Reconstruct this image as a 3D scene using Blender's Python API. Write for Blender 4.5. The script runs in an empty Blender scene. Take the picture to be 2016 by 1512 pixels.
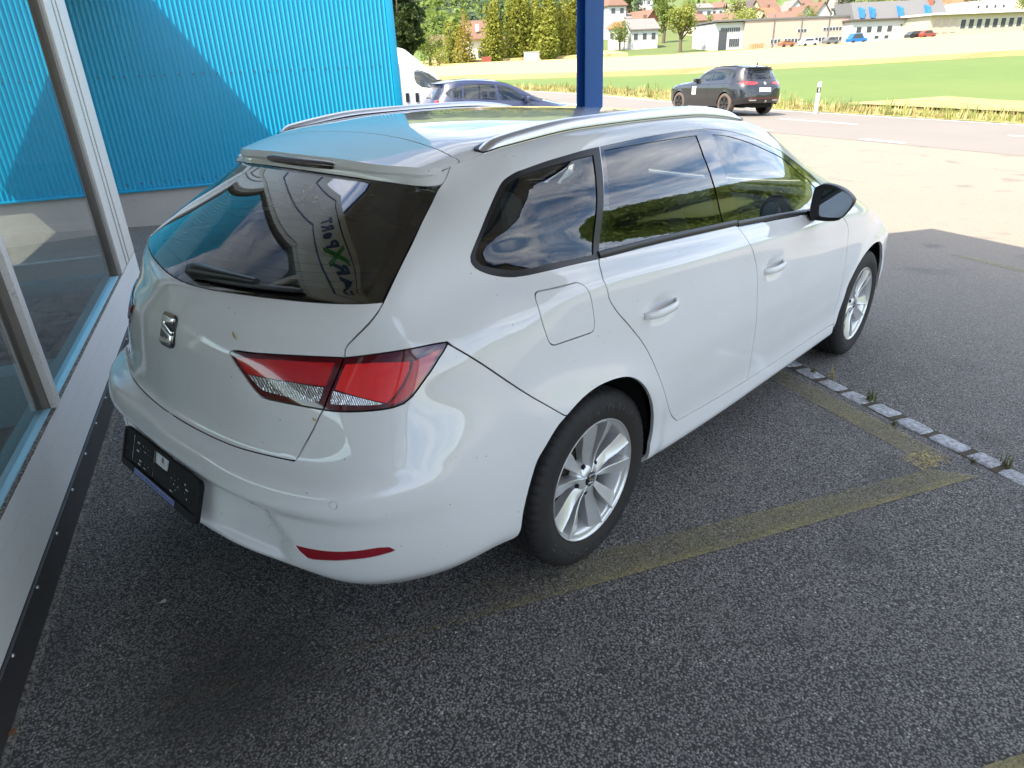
import bpy, bmesh, math, random
import numpy as np
from mathutils import Vector, Matrix
from mathutils.geometry import delaunay_2d_cdt
from mathutils.bvhtree import BVHTree
random.seed(7); RNG = np.random.default_rng(7)
R = math.radians
scene = bpy.context.scene
COL = scene.collection

# ------------------------------------------------------------------ camera
# metres; x forward along the parked estate car, y to its left, z up, origin on the ground under its rear axle
IW, IH = 2016, 1512
CAM = np.array([-1.63333188, -1.96720325, 1.54332666])
YAW, PITCH, ROLL, FPX = 0.73875014, -0.41939472, -0.00651376, 1343.2287
def cam_axes():
    cy, sy, cp, sp = math.cos(YAW), math.sin(YAW), math.cos(PITCH), math.sin(PITCH)
    f = np.array([cy*cp, sy*cp, sp]); r = np.array([sy, -cy, 0.]); u = np.cross(r, f)
    c, s = math.cos(ROLL), math.sin(ROLL)
    return c*r + s*u, -s*r + c*u, f
CR, CU, CF = cam_axes()
cd = bpy.data.cameras.new('camera'); cam = bpy.data.objects.new('camera', cd); COL.objects.link(cam)
cd.sensor_fit = 'HORIZONTAL'; cd.sensor_width = 36.0; cd.lens = FPX/IW*36.0
cd.clip_start = 0.05; cd.clip_end = 6000
cam.matrix_world = Matrix(((CR[0], CU[0], -CF[0], CAM[0]), (CR[1], CU[1], -CF[1], CAM[1]), (CR[2], CU[2], -CF[2], CAM[2]), (0, 0, 0, 1)))
scene.camera = cam
def ray(px, py): return (px-IW/2)/FPX*CR - (py-IH/2)/FPX*CU + CF
def proj(P):
    d = np.asarray(P, float) - CAM; z = d @ CF
    return IW/2 + FPX*(d @ CR)/z, IH/2 - FPX*(d @ CU)/z

# the lot slopes a little, so true vertical (walls, posts) leans by two degrees in the car's frame
UP = np.array([-0.0386, 0.0113, 0.9992]); UP /= np.linalg.norm(UP)
_a = R(-26.6); E1 = np.array([math.cos(_a), math.sin(_a), 0.]); E1 -= UP*(E1 @ UP); E1 /= np.linalg.norm(E1); E2 = np.cross(UP, E1)
def EP(a, b, c): return a*E1 + b*E2 + c*UP          # building grid: a out of the showroom front, b along it, c up
def EG(P): return np.array([np.dot(P, E1), np.dot(P, E2), np.dot(P, UP)])

# ------------------------------------------------------------------ sky, sun, exposure
LD = EP(0.679, 0.28, -1.0); LD /= np.linalg.norm(LD)      # direction the sunlight travels
sun_d = bpy.data.lights.new('sun', 'SUN'); sun = bpy.data.objects.new('sun', sun_d); COL.objects.link(sun)
sun_d.energy = 3.8; sun_d.angle = R(0.53); sun_d.color = (1.0, 0.90, 0.76)
sun.rotation_euler = Vector(LD).to_track_quat('-Z', 'Y').to_euler()
world = bpy.data.worlds.new('World'); scene.world = world; world.use_nodes = True
def build_world():
    nt = world.node_tree; nt.nodes.clear(); N = nt.nodes.new; L = nt.links.new
    out = N('ShaderNodeOutputWorld'); bg = N('ShaderNodeBackground'); sky = N('ShaderNodeTexSky')
    sky.sky_type = 'NISHITA'; sky.sun_disc = False
    el = math.asin(-LD[2]); az = math.atan2(-LD[0], -LD[1])
    sky.sun_elevation = el; sky.sun_rotation = az; sky.altitude = 450; sky.air_density = 1.0; sky.dust_density = 1.2; sky.ozone_density = 1.0
    # thin high cloud, all over the sky
    tc = N('ShaderNodeTexCoord'); sep = N('ShaderNodeSeparateXYZ'); L(tc.outputs['Generated'], sep.inputs[0])
    ad = N('ShaderNodeMath'); ad.operation = 'ADD'; ad.inputs[1].default_value = 0.18; L(sep.outputs['Z'], ad.inputs[0])
    mx = N('ShaderNodeMath'); mx.operation = 'MAXIMUM'; mx.inputs[1].default_value = 0.08; L(ad.outputs[0], mx.inputs[0])
    dx = N('ShaderNodeMath'); dx.operation = 'DIVIDE'; L(sep.outputs['X'], dx.inputs[0]); L(mx.outputs[0], dx.inputs[1])
    dy = N('ShaderNodeMath'); dy.operation = 'DIVIDE'; L(sep.outputs['Y'], dy.inputs[0]); L(mx.outputs[0], dy.inputs[1])
    cb = N('ShaderNodeCombineXYZ'); L(dx.outputs[0], cb.inputs[0]); L(dy.outputs[0], cb.inputs[1])
    mp = N('ShaderNodeMapping'); mp.inputs['Rotation'].default_value = (0, 0, 0.6); mp.inputs['Scale'].default_value = (1.0, 2.3, 1.0); L(cb.outputs[0], mp.inputs[0])
    ns = N('ShaderNodeTexNoise'); ns.inputs['Scale'].default_value = 1.7; ns.inputs['Detail'].default_value = 9; ns.inputs['Roughness'].default_value = 0.62; ns.inputs['Distortion'].default_value = 0.5
    L(mp.outputs[0], ns.inputs['Vector'])
    rp = N('ShaderNodeValToRGB'); rp.color_ramp.elements[0].position = 0.42; rp.color_ramp.elements[1].position = 0.74; rp.color_ramp.elements[1].color = (0.75, 0.75, 0.75, 1)
    L(ns.outputs['Fac'], rp.inputs[0])
    mix = N('ShaderNodeMixRGB'); mix.inputs[2].default_value = (9.6, 9.3, 9.0, 1); L(rp.outputs[0], mix.inputs[0]); L(sky.outputs[0], mix.inputs[1])
    L(mix.outputs[0], bg.inputs[0]); bg.inputs[1].default_value = 0.15
    L(bg.outputs[0], out.inputs[0])
build_world()
scene.view_settings.view_transform = 'Standard'; scene.view_settings.look = 'None'
scene.view_settings.exposure = 1.85; scene.view_settings.gamma = 1.0; scene.view_settings.use_curve_mapping = False
scene.render.engine = 'CYCLES'
scene.cycles.use_denoising = True
scene.cycles.use_adaptive_sampling = False
scene.cycles.max_bounces = 10; scene.cycles.transparent_max_bounces = 24; scene.cycles.caustics_reflective = False; scene.cycles.caustics_refractive = False
scene.cycles.sample_clamp_indirect = 8.0
scene.render.film_transparent = False

# ------------------------------------------------------------------ materials
class NT:
    def __init__(s, name):
        s.m = bpy.data.materials.new(name); s.m.use_nodes = True; s.t = s.m.node_tree
        s.b = s.t.nodes['Principled BSDF']; s.o = s.t.nodes['Material Output']
    def n(s, typ, **kw):
        nd = s.t.nodes.new('ShaderNode'+typ)
        for k, v in kw.items():
            if hasattr(nd, k): setattr(nd, k, v)
            else: nd.inputs[k].default_value = v
        return nd
    def l(s, a, b): s.t.links.new(a, b)
    def co(s, kind='Object'):
        if not hasattr(s, '_tc'): s._tc = s.n('TexCoord')
        return s._tc.outputs[kind]
    def noise(s, scale, detail=4, rough=0.55, vec=None, dist=0.0):
        nd = s.n('TexNoise'); nd.inputs['Scale'].default_value = scale; nd.inputs['Detail'].default_value = detail
        nd.inputs['Roughness'].default_value = rough; nd.inputs['Distortion'].default_value = dist
        s.l(vec if vec is not None else s.co(), nd.inputs['Vector']); return nd.outputs['Fac']
    def ramp(s, fac, stops, interp='LINEAR'):
        nd = s.n('ValToRGB'); cr = nd.color_ramp; cr.interpolation = interp
        while len(cr.elements) < len(stops): cr.elements.new(0.5)
        for e, (p, c) in zip(cr.elements, stops):
            e.position = p; e.color = (c, c, c, 1) if isinstance(c, (int, float)) else (*c, 1)
        s.l(fac, nd.inputs[0]); return nd.outputs[0]
    def mix(s, fac, a, b, mode='MIX'):
        nd = s.n('MixRGB'); nd.blend_type = mode
        for i, v in ((0, fac), (1, a), (2, b)):
            if isinstance(v, (int, float)): nd.inputs[i].default_value = v if i == 0 else (v, v, v, 1)
            elif isinstance(v, tuple): nd.inputs[i].default_value = (*v, 1)
            else: s.l(v, nd.inputs[i])
        return nd.outputs[0]
    def math(s, op, a, b=None):
        nd = s.n('Math'); nd.operation = op
        for i, v in ((0, a), (1, b)):
            if v is None: continue
            if isinstance(v, (int, float)): nd.inputs[i].default_value = v
            else: s.l(v, nd.inputs[i])
        return nd.outputs[0]
    def bump(s, h, strength=0.3, dist=0.01):
        nd = s.n('Bump'); nd.inputs['Strength'].default_value = strength; nd.inputs['Distance'].default_value = dist
        s.l(h, nd.inputs['Height']); s.l(nd.outputs[0], s.b.inputs['Normal'])
    def set(s, **kw):
        for k, v in kw.items():
            k = {'color': 'Base Color', 'rough': 'Roughness', 'metal': 'Metallic', 'coat': 'Coat Weight', 'coat_rough': 'Coat Roughness', 'spec': 'Specular IOR Level', 'sheen': 'Sheen Weight', 'alpha': 'Alpha'}.get(k, k)
            if hasattr(v, 'is_linked') or isinstance(v, bpy.types.NodeSocket): s.l(v, s.b.inputs[k])
            elif isinstance(v, tuple): s.b.inputs[k].default_value = (*v, 1)
            else: s.b.inputs[k].default_value = v
        return s
M = {}
def plain(name, color, rough=0.5, metal=0.0, var=0.12, scale=6.0, **kw):
    """solid paint or plastic with a little uneven tone"""
    t = NT(name); f = t.noise(scale, 5)
    c = t.mix(f, tuple(x*(1-var) for x in color), tuple(min(1, x*(1+var)) for x in color))
    t.set(color=c, rough=rough, metal=metal, **kw); M[name] = t.m; return t
def thin_glass(name, tint, refl=1.5, rough=0.0, dirt=0.0):
    """single pane: what is behind shows through tinted, reflections grow towards grazing angles"""
    t = NT(name); tr = t.n('BsdfTransparent'); tr.inputs[0].default_value = (*tint, 1)
    gl = t.n('BsdfGlossy'); gl.inputs['Roughness'].default_value = rough; gl.inputs[0].default_value = (1, 1, 1, 1)
    lw = t.n('Fresnel'); lw.inputs['IOR'].default_value = 1.52
    k = t.math('MULTIPLY', lw.outputs[0], refl); k = t.math('MINIMUM', k, 1.0)
    ms = t.n('MixShader'); t.l(k, ms.inputs[0]); t.l(tr.outputs[0], ms.inputs[1]); t.l(gl.outputs[0], ms.inputs[2])
    last = ms
    if dirt > 0:
        df = t.n('BsdfDiffuse'); df.inputs[0].default_value = (0.55, 0.52, 0.46, 1)
        f = t.ramp(t.noise(420, 3, 0.7), [(0.60, 0.0), (0.78, 1.0)]); g = t.noise(9, 4); d = t.math('MULTIPLY', f, g); d = t.math('MULTIPLY', d, dirt)
        m2 = t.n('MixShader'); t.l(d, m2.inputs[0]); t.l(ms.outputs[0], m2.inputs[1]); t.l(df.outputs[0], m2.inputs[2]); last = m2
    t.l(last.outputs[0], t.o.inputs[0]); M[name] = t.m
def make_materials():
    t = NT('white_car_paint'); f = t.noise(3, 4); vs_ = t.n('TexVoronoi'); vs_.inputs['Scale'].default_value = 34; t.l(t.co(), vs_.inputs['Vector']); sc_ = t.n('SeparateColor'); t.l(vs_.outputs['Color'], sc_.inputs[0]); spk = t.math('MULTIPLY', t.ramp(vs_.outputs['Distance'], [(0.045, 1.0), (0.075, 0.0)]), t.ramp(sc_.outputs[0], [(0.72, 0.0), (0.74, 1.0)])); film = t.ramp(t.noise(1.8, 5, 0.65), [(0.42, 0.0), (0.75, 0.16)])
    base = t.mix(f, (0.78, 0.78, 0.775), (0.82, 0.82, 0.815)); base = t.mix(film, base, (0.62, 0.59, 0.53)); base = t.mix(t.math('MULTIPLY', spk, 0.8), base, (0.12, 0.10, 0.08))
    t.set(color=base, rough=0.5, coat=1.0, coat_rough=0.0, spec=0.0); t.b.inputs['Coat IOR'].default_value = 1.6; M['white_car_paint'] = t.m
    plain('black_trim', (0.012, 0.012, 0.013), 0.42, var=0.2, scale=30)
    plain('gloss_black', (0.008, 0.008, 0.009), 0.06, coat=1.0)
    plain('under_black', (0.006, 0.006, 0.006), 0.9)
    plain('cabin_dark', (0.02, 0.021, 0.024), 0.75)
    plain('cabin_grey', (0.06, 0.06, 0.063), 0.8)
    plain('headliner', (0.30, 0.29, 0.27), 0.9)
    plain('seat_cloth', (0.035, 0.036, 0.042), 0.95, var=0.3, scale=120)
    thin_glass('car_glass', (0.80, 0.90, 0.85), dirt=0.08)
    thin_glass('rear_car_glass', (0.66, 0.76, 0.72), 2.0, dirt=0.5)
    thin_glass('shop_glass', (0.86, 0.92, 0.90), 1.6, dirt=0.12)
    thin_glass('far_car_glass', (0.28, 0.31, 0.30))
    plain('chrome', (0.78, 0.79, 0.80), 0.06, 1.0, var=0.03)
    plain('brushed_rail', (0.76, 0.77, 0.79), 0.34, 0.9, var=0.05, scale=40)
    t = NT('alloy_silver'); f = t.noise(7, 3); rust = t.ramp(t.noise(11, 5, 0.65), [(0.60, 0.0), (0.80, 1.0)])
    t.set(color=t.mix(t.math('MULTIPLY', rust, 0.55), t.mix(f, (0.62, 0.62, 0.62), (0.72, 0.72, 0.71)), (0.30, 0.17, 0.09)), rough=0.30, metal=0.5, coat=0.4, coat_rough=0.1); M['alloy_silver'] = t.m
    t = NT('tyre_rubber'); f = t.noise(14, 5)
    t.set(color=t.mix(f, (0.011, 0.011, 0.012), (0.026, 0.023, 0.021)), rough=0.72); t.bump(t.noise(160, 3), 0.15, 0.003); M['tyre_rubber'] = t.m
    t = NT('tyre_brown'); f = t.noise(20, 5); t.set(color=t.mix(f, (0.030, 0.023, 0.018), (0.016, 0.013, 0.012)), rough=0.8); M['tyre_brown'] = t.m
    plain('tyre_letter', (0.038, 0.038, 0.040), 0.6)
    plain('brake_disc', (0.10, 0.07, 0.05), 0.5, 0.6, var=0.4)
    for nm, col, ro in (('lamp_red', (0.55, 0.008, 0.012), 0.12), ('lamp_bright_red', (0.85, 0.02, 0.02), 0.12), ('lamp_dark_red', (0.085, 0.004, 0.009), 0.08), ('reflector_red', (0.30, 0.008, 0.02), 0.10)):
        t = plain(nm, col, ro, var=0.18, scale=22, coat=1.0, coat_rough=0.02)
    t = NT('lamp_clear'); w = t.n('TexWave'); w.inputs['Scale'].default_value = 95; w.inputs['Distortion'].default_value = 3; w.inputs['Detail'].default_value = 2; t.l(t.co(), w.inputs['Vector'])
    t.set(color=t.mix(w.outputs['Fac'], (0.28, 0.27, 0.26), (0.85, 0.85, 0.86)), rough=0.1, metal=0.85, coat=1.0); t.bump(w.outputs['Fac'], 0.8, 0.004); M['lamp_clear'] = t.m
    plain('brake_lamp', (0.035, 0.006, 0.010), 0.1, coat=1.0)
    plain('plate_black', (0.008, 0.008, 0.009), 0.6, spec=0.25)
    plain('sticker_blue', (0.23, 0.29, 0.58), 0.4, var=0.06)
    plain('ink_navy', (0.012, 0.018, 0.07), 0.5)
    plain('mirror_glass', (0.30, 0.36, 0.42), 0.02, 1.0, var=0.02)
    plain('bud_tan', (0.55, 0.42, 0.20), 0.7)
make_materials()

# ------------------------------------------------------------------ object helpers
def link(o, parent=None):
    COL.objects.link(o)
    if parent is not None: o.parent = parent
    return o
def tag(o, label=None, cat=None, group=None, kind=None):
    for k, v in (('label', label), ('category', cat), ('group', group), ('kind', kind)):
        if v: o[k] = v
    return o
def empty(name, label, cat, loc=(0, 0, 0), rot=None, group=None):
    o = bpy.data.objects.new(name, None); o.empty_display_size = 0.2; COL.objects.link(o)
    o.location = loc
    if rot is not None: o.rotation_euler = rot
    return tag(o, label, cat, group)
def mesh(name, verts, faces, mat, parent=None, smooth=False, normals=None):
    me = bpy.data.meshes.new(name); me.from_pydata([tuple(map(float, v)) for v in verts], [], [tuple(map(int, f)) for f in faces]); me.update()
    if smooth: me.polygons.foreach_set('use_smooth', [True]*len(me.polygons))
    if normals is not None: me.normals_split_custom_set(normals)
    for m in (mat if isinstance(mat, (list, tuple)) else [mat]): me.materials.append(M[m] if isinstance(m, str) else m)
    return link(bpy.data.objects.new(name, me), parent)
class MB:
    """collects simple shapes into one mesh"""
    def __init__(s): s.v = []; s.f = []; s.mi = []
    def add(s, vs, fs, mi=0):
        k = len(s.v); s.v += [tuple(map(float, v)) for v in vs]; s.f += [tuple(i+k for i in f) for f in fs]; s.mi += [mi]*len(fs); return s
    def box(s, lo, hi, mi=0, fr=None, bev=0.0):
        (x0, y0, z0), (x1, y1, z1) = lo, hi
        vs = [(x0, y0, z0), (x1, y0, z0), (x1, y1, z0), (x0, y1, z0), (x0, y0, z1), (x1, y0, z1), (x1, y1, z1), (x0, y1, z1)]
        if fr: vs = [fr(*v) for v in vs]
        return s.add(vs, [(0, 3, 2, 1), (4, 5, 6, 7), (0, 1, 5, 4), (1, 2, 6, 5), (2, 3, 7, 6), (3, 0, 4, 7)], mi)
    def tube(s, pts, rad, n=8, mi=0, cap=True):
        pts = [np.asarray(p, float) for p in pts]; k0 = len(s.v); rads = rad if isinstance(rad, (list, tuple)) else [rad]*len(pts); vs = []; fs = []
        for i, p in enumerate(pts):
            t = pts[min(i+1, len(pts)-1)] - pts[max(i-1, 0)]; t = t/(np.linalg.norm(t)+1e-9)
            a = np.cross(t, (0, 0, 1.0)) if abs(t[2]) < 0.9 else np.cross(t, (1.0, 0, 0)); a /= np.linalg.norm(a); b = np.cross(t, a)
            for j in range(n):
                th = 2*math.pi*j/n; vs.append(p + rads[i]*(math.cos(th)*a + math.sin(th)*b))
        for i in range(len(pts)-1):
            for j in range(n):
                fs.append((i*n+j, i*n+(j+1) % n, (i+1)*n+(j+1) % n, (i+1)*n+j))
        if cap: fs.append(tuple(range(n))[::-1]); fs.append(tuple((len(pts)-1)*n+j for j in range(n)))
        return s.add(vs, fs, mi)
    def prism(s, poly, d, mi=0, fr=None):
        """poly: list of 3D points, d: extrusion vector"""
        n = len(poly); a = [np.asarray(p, float) for p in poly]; b = [p+np.asarray(d, float) for p in a]
        vs = a+b
        if fr: vs = [fr(*v) for v in vs]
        fs = [tuple(range(n))[::-1], tuple(range(n, 2*n))] + [(i, (i+1) % n, n+(i+1) % n, n+i) for i in range(n)]
        return s.add(vs, fs, mi)
    def build(s, name, mat, parent=None, smooth=False, bevel=0.0, seg=2, angle=0.6):
        o = mesh(name, s.v, s.f, mat, parent, smooth)
        if isinstance(mat, (list, tuple)): o.data.polygons.foreach_set('material_index', s.mi)
        if bevel > 0:
            bm = bmesh.new(); bm.from_mesh(o.data); bmesh.ops.remove_doubles(bm, verts=bm.verts, dist=1e-5); bmesh.ops.recalc_face_normals(bm, faces=bm.faces)
            es = [e for e in bm.edges if len(e.link_faces) == 2 and e.calc_face_angle(0) > angle]
            bmesh.ops.bevel(bm, geom=es, offset=bevel, segments=seg, profile=0.6, affect='EDGES', clamp_overlap=True); bm.to_mesh(o.data); bm.free()
            o.data.polygons.foreach_set('use_smooth', [True]*len(o.data.polygons))
            autosmooth(o, 0.55)
        elif smooth: autosmooth(o, 0.7)
        return o
def autosmooth(o, ang):
    me = o.data; bm = bmesh.new(); bm.from_mesh(me)
    for e in bm.edges: e.smooth = not (len(e.link_faces) == 2 and e.calc_face_angle(0) > ang)
    bm.to_mesh(me); bm.free()
def lathe(prof, n=64, axis='y', mi=None):
    """prof: list of (radius, along); returns verts, faces around the y axis"""
    vs = []; fs = []; m = len(prof)
    for j in range(n):
        th = 2*math.pi*j/n
        for r, a in prof: vs.append((r*math.cos(th), a, r*math.sin(th)))
    for j in range(n):
        k = (j+1) % n
        for i in range(m-1): fs.append((j*m+i, j*m+i+1, k*m+i+1, k*m+i))
    return vs, fs
_tid = [0]
def text_mesh(s, size, extrude=0.0, bold=False, xs=1.0, align='CENTER', offset=0.0):
    """lettering as (verts, faces) in the xy plane"""
    _tid[0] += 1
    cu = bpy.data.curves.new('t%d' % _tid[0], 'FONT'); cu.body = s; cu.size = size; cu.extrude = extrude; cu.align_x = align; cu.align_y = 'CENTER'; cu.resolution_u = 3; cu.offset = offset
    o = bpy.data.objects.new('t%d' % _tid[0], cu); COL.objects.link(o); dg = bpy.context.evaluated_depsgraph_get(); me = bpy.data.meshes.new_from_object(o.evaluated_get(dg))
    vs = [(v.co.x*xs, v.co.y, v.co.z) for v in me.vertices]; fs = [tuple(p.vertices) for p in me.polygons]
    bpy.data.objects.remove(o); bpy.data.curves.remove(cu); bpy.data.meshes.remove(me); return vs, fs
def copy_tree(o, parent=None, loc=None, rot=None, label=None):
    c = o.copy(); COL.objects.link(c); c.parent = parent
    if loc is not None: c.location = loc
    if rot is not None: c.rotation_euler = rot
    if label: c['label'] = label
    for ch in [x for x in bpy.data.objects if x.parent == o and x != c]: copy_tree(ch, c)
    return c
# ------------------------------------------------------------------ the white estate car: its outer surface as one loft
X0, Y0, FL = -0.15, 0.30, 0.95
SMIN, SMAX = -3.62, FL+Y0
def to_s(x, y):
    if x >= X0: return X0-x, y-Y0
    if y > Y0:
        a = math.atan2(X0-x, y-Y0); return a/(math.pi/2)*FL, math.hypot(X0-x, y-Y0)
    return FL+Y0-y, X0-x
def pchip(xk, yk, x):
    """monotone cubic through rows of yk (last axis along xk)"""
    xk = np.asarray(xk, float); yk = np.atleast_2d(np.asarray(yk, float)); h = np.diff(xk); dl = np.diff(yk, axis=1)/h
    m = np.zeros_like(yk); w1 = 2*h[1:]+h[:-1]; w2 = h[1:]+2*h[:-1]
    a, b = dl[:, :-1], dl[:, 1:]; ok = a*b > 0
    with np.errstate(divide='ignore', invalid='ignore'): mm = (w1+w2)/(w1/a+w2/b)
    m[:, 1:-1] = np.where(ok, mm, 0); m[:, 0] = dl[:, 0]; m[:, -1] = dl[:, -1]
    x = np.asarray(x, float); i = np.clip(np.searchsorted(xk, x)-1, 0, len(xk)-2); t = (x-xk[i])/h[i]
    h00 = 2*t**3-3*t**2+1; h10 = t**3-2*t**2+t; h01 = -2*t**3+3*t**2; h11 = t**3-t**2
    return h00*yk[:, i]+h10*h[i]*m[:, i]+h01*yk[:, i+1]+h11*h[i]*m[:, i+1]
# level curves, each from the front of the car along its side, round the rear corner to the middle of the rear: (x, half width, z)
LEV = [
 (0.00, [(3.45,.50,.20),(3.2,.72,.19),(2.95,.80,.19),(2.3,.80,.165),(1.2,.80,.165),(.45,.80,.185),(.2,.805,.22),(-.42,.825,.275),(-.62,.77,.262),(-.80,.655,.262),(-.93,.50,.330),(-1.02,.28,.365),(-1.048,0,.382)]),
 (0.09, [(3.46,.50,.28),(3.22,.74,.27),(2.95,.845,.26),(2.3,.862,.235),(1.2,.862,.24),(.45,.862,.262),(.2,.866,.30),(-.42,.868,.350),(-.66,.815,.335),(-.845,.695,.335),(-.958,.52,.382),(-1.028,.28,.405),(-1.052,0,.420)]),
 (0.20, [(3.47,.52,.40),(3.25,.75,.38),(2.95,.86,.37),(2.3,.866,.345),(1.2,.866,.345),(.45,.868,.36),(.2,.874,.40),(-.42,.885,.46),(-.68,.835,.455),(-.875,.70,.45),(-.965,.52,.455),(-1.018,.28,.47),(-1.035,0,.475)]),
 (0.32, [(3.48,.52,.50),(3.27,.76,.50),(2.95,.87,.49),(2.3,.880,.46),(1.2,.880,.46),(.45,.883,.47),(.2,.888,.50),(-.42,.893,.54),(-.69,.840,.535),(-.885,.70,.530),(-.965,.52,.533),(-1.004,.28,.538),(-1.014,0,.540)]),
 (0.345,[(3.48,.52,.53),(3.27,.76,.53),(2.95,.87,.52),(2.3,.882,.49),(1.2,.883,.49),(.45,.886,.50),(.2,.891,.53),(-.42,.894,.565),(-.692,.8425,.562),(-.892,.705,.555),(-.980,.52,.556),(-1.022,.28,.560),(-1.031,0,.562)]),
 (0.42, [(3.48,.52,.60),(3.27,.76,.60),(2.95,.87,.59),(2.3,.888,.56),(1.2,.891,.57),(.45,.893,.58),(.2,.896,.60),(-.42,.893,.615),(-.688,.840,.612),(-.884,.705,.608),(-.968,.52,.612),(-1.008,.28,.618),(-1.018,0,.620)]),
 (0.50, [(3.46,.50,.66),(3.26,.75,.66),(2.95,.87,.66),(2.3,.892,.64),(1.2,.897,.65),(.45,.898,.66),(.2,.898,.67),(-.42,.888,.678),(-.66,.835,.668),(-.82,.71,.658),(-.893,.53,.656),(-.950,.28,.658),(-.972,0,.662)]),
 (0.62, [(3.47,.42,.70),(3.40,.50,.71),(3.22,.69,.72),(2.95,.832,.74),(2.3,.890,.74),(1.2,.896,.76),(.45,.894,.79),(.2,.891,.80),(-.2,.884,.80),(-.42,.868,.80),(-.60,.815,.80),(-.745,.71,.80),(-.822,.605,.80),(-.897,.421,.80),(-.935,.22,.80),(-.951,0,.80)]),
 (0.72, [(3.47,.40,.715),(3.33,.50,.735),(3.18,.65,.76),(2.95,.79,.79),(2.3,.882,.825),(1.2,.888,.875),(.45,.886,.91),(.2,.883,.92),(-.2,.872,.925),(-.42,.848,.915),(-.586,.797,.91),(-.715,.69,.905),(-.800,.56,.90),(-.862,.43,.90),(-.903,.312,.897),(-.924,.15,.895),(-.931,0,.893)]),
 (0.775,[(3.47,.38,.72),(3.25,.50,.76),(3.12,.62,.785),(2.95,.745,.82),(2.3,.876,.880),(1.2,.884,.935),(.45,.882,.970),(.0,.872,.992),(-.3,.845,.985),(-.54,.795,.967),(-.68,.700,.955),(-.765,.575,.948),(-.828,.43,.950),(-.868,.30,.955),(-.892,.15,.960),(-.899,0,.963)]),
 (0.85, [(3.47,.36,.725),(3.0,.57,.83),(2.7,.735,.905),(2.3,.788,.955),(1.95,.832,.965),(1.77,.838,.972),(.91,.832,1.012),(.03,.808,1.052),(-.31,.752,1.068),(-.48,.714,1.062),(-.60,.695,1.052),(-.672,.664,1.045),(-.745,.545,1.030),(-.805,.40,1.020),(-.852,.22,1.012),(-.876,0,1.008)]),
 (1.04, [(3.47,.35,.73),(3.0,.545,.84),(2.7,.715,.92),(2.35,.765,.985),(1.95,.768,1.06),(1.77,.768,1.085),(1.45,.765,1.17),(.88,.768,1.20),(.10,.748,1.21),(-.20,.720,1.196),(-.36,.676,1.182),(-.48,.624,1.165),(-.522,.600,1.159),(-.575,.48,1.156),(-.622,.34,1.154),(-.653,.17,1.151),(-.664,0,1.150)]),
 (1.22, [(3.47,.34,.735),(3.0,.525,.845),(2.7,.70,.93),(2.35,.745,1.000),(1.95,.718,1.115),(1.77,.710,1.18),(1.45,.692,1.29),(1.20,.684,1.335),(.84,.676,1.362),(.20,.660,1.350),(-.10,.652,1.315),(-.22,.636,1.294),(-.33,.578,1.277),(-.372,.538,1.272),(-.405,.42,1.278),(-.425,.28,1.283),(-.436,.14,1.286),(-.440,0,1.287)]),
 (1.27, [(3.47,.33,.737),(3.0,.515,.848),(2.7,.69,.935),(2.35,.735,1.006),(1.95,.704,1.130),(1.77,.694,1.20),(1.45,.670,1.318),(1.20,.658,1.366),(.84,.650,1.392),(.20,.632,1.378),(-.10,.612,1.345),(-.22,.588,1.320),(-.33,.552,1.295),(-.380,.532,1.283),(-.414,.42,1.289),(-.437,.28,1.294),(-.449,.14,1.297),(-.453,0,1.298)]),
 (1.33, [(3.47,.32,.74),(3.0,.50,.852),(2.7,.67,.94),(2.35,.715,1.014),(1.95,.684,1.146),(1.77,.672,1.218),(1.45,.640,1.346),(1.20,.622,1.394),(.84,.612,1.416),(.20,.586,1.402),(-.10,.560,1.370),(-.22,.542,1.346),(-.31,.524,1.327),(-.362,.505,1.316),(-.404,.42,1.322),(-.427,.28,1.330),(-.439,.14,1.334),(-.443,0,1.335)]),
]
VK = [l[0] for l in LEV]; VMAX = VK[-1]
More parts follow.
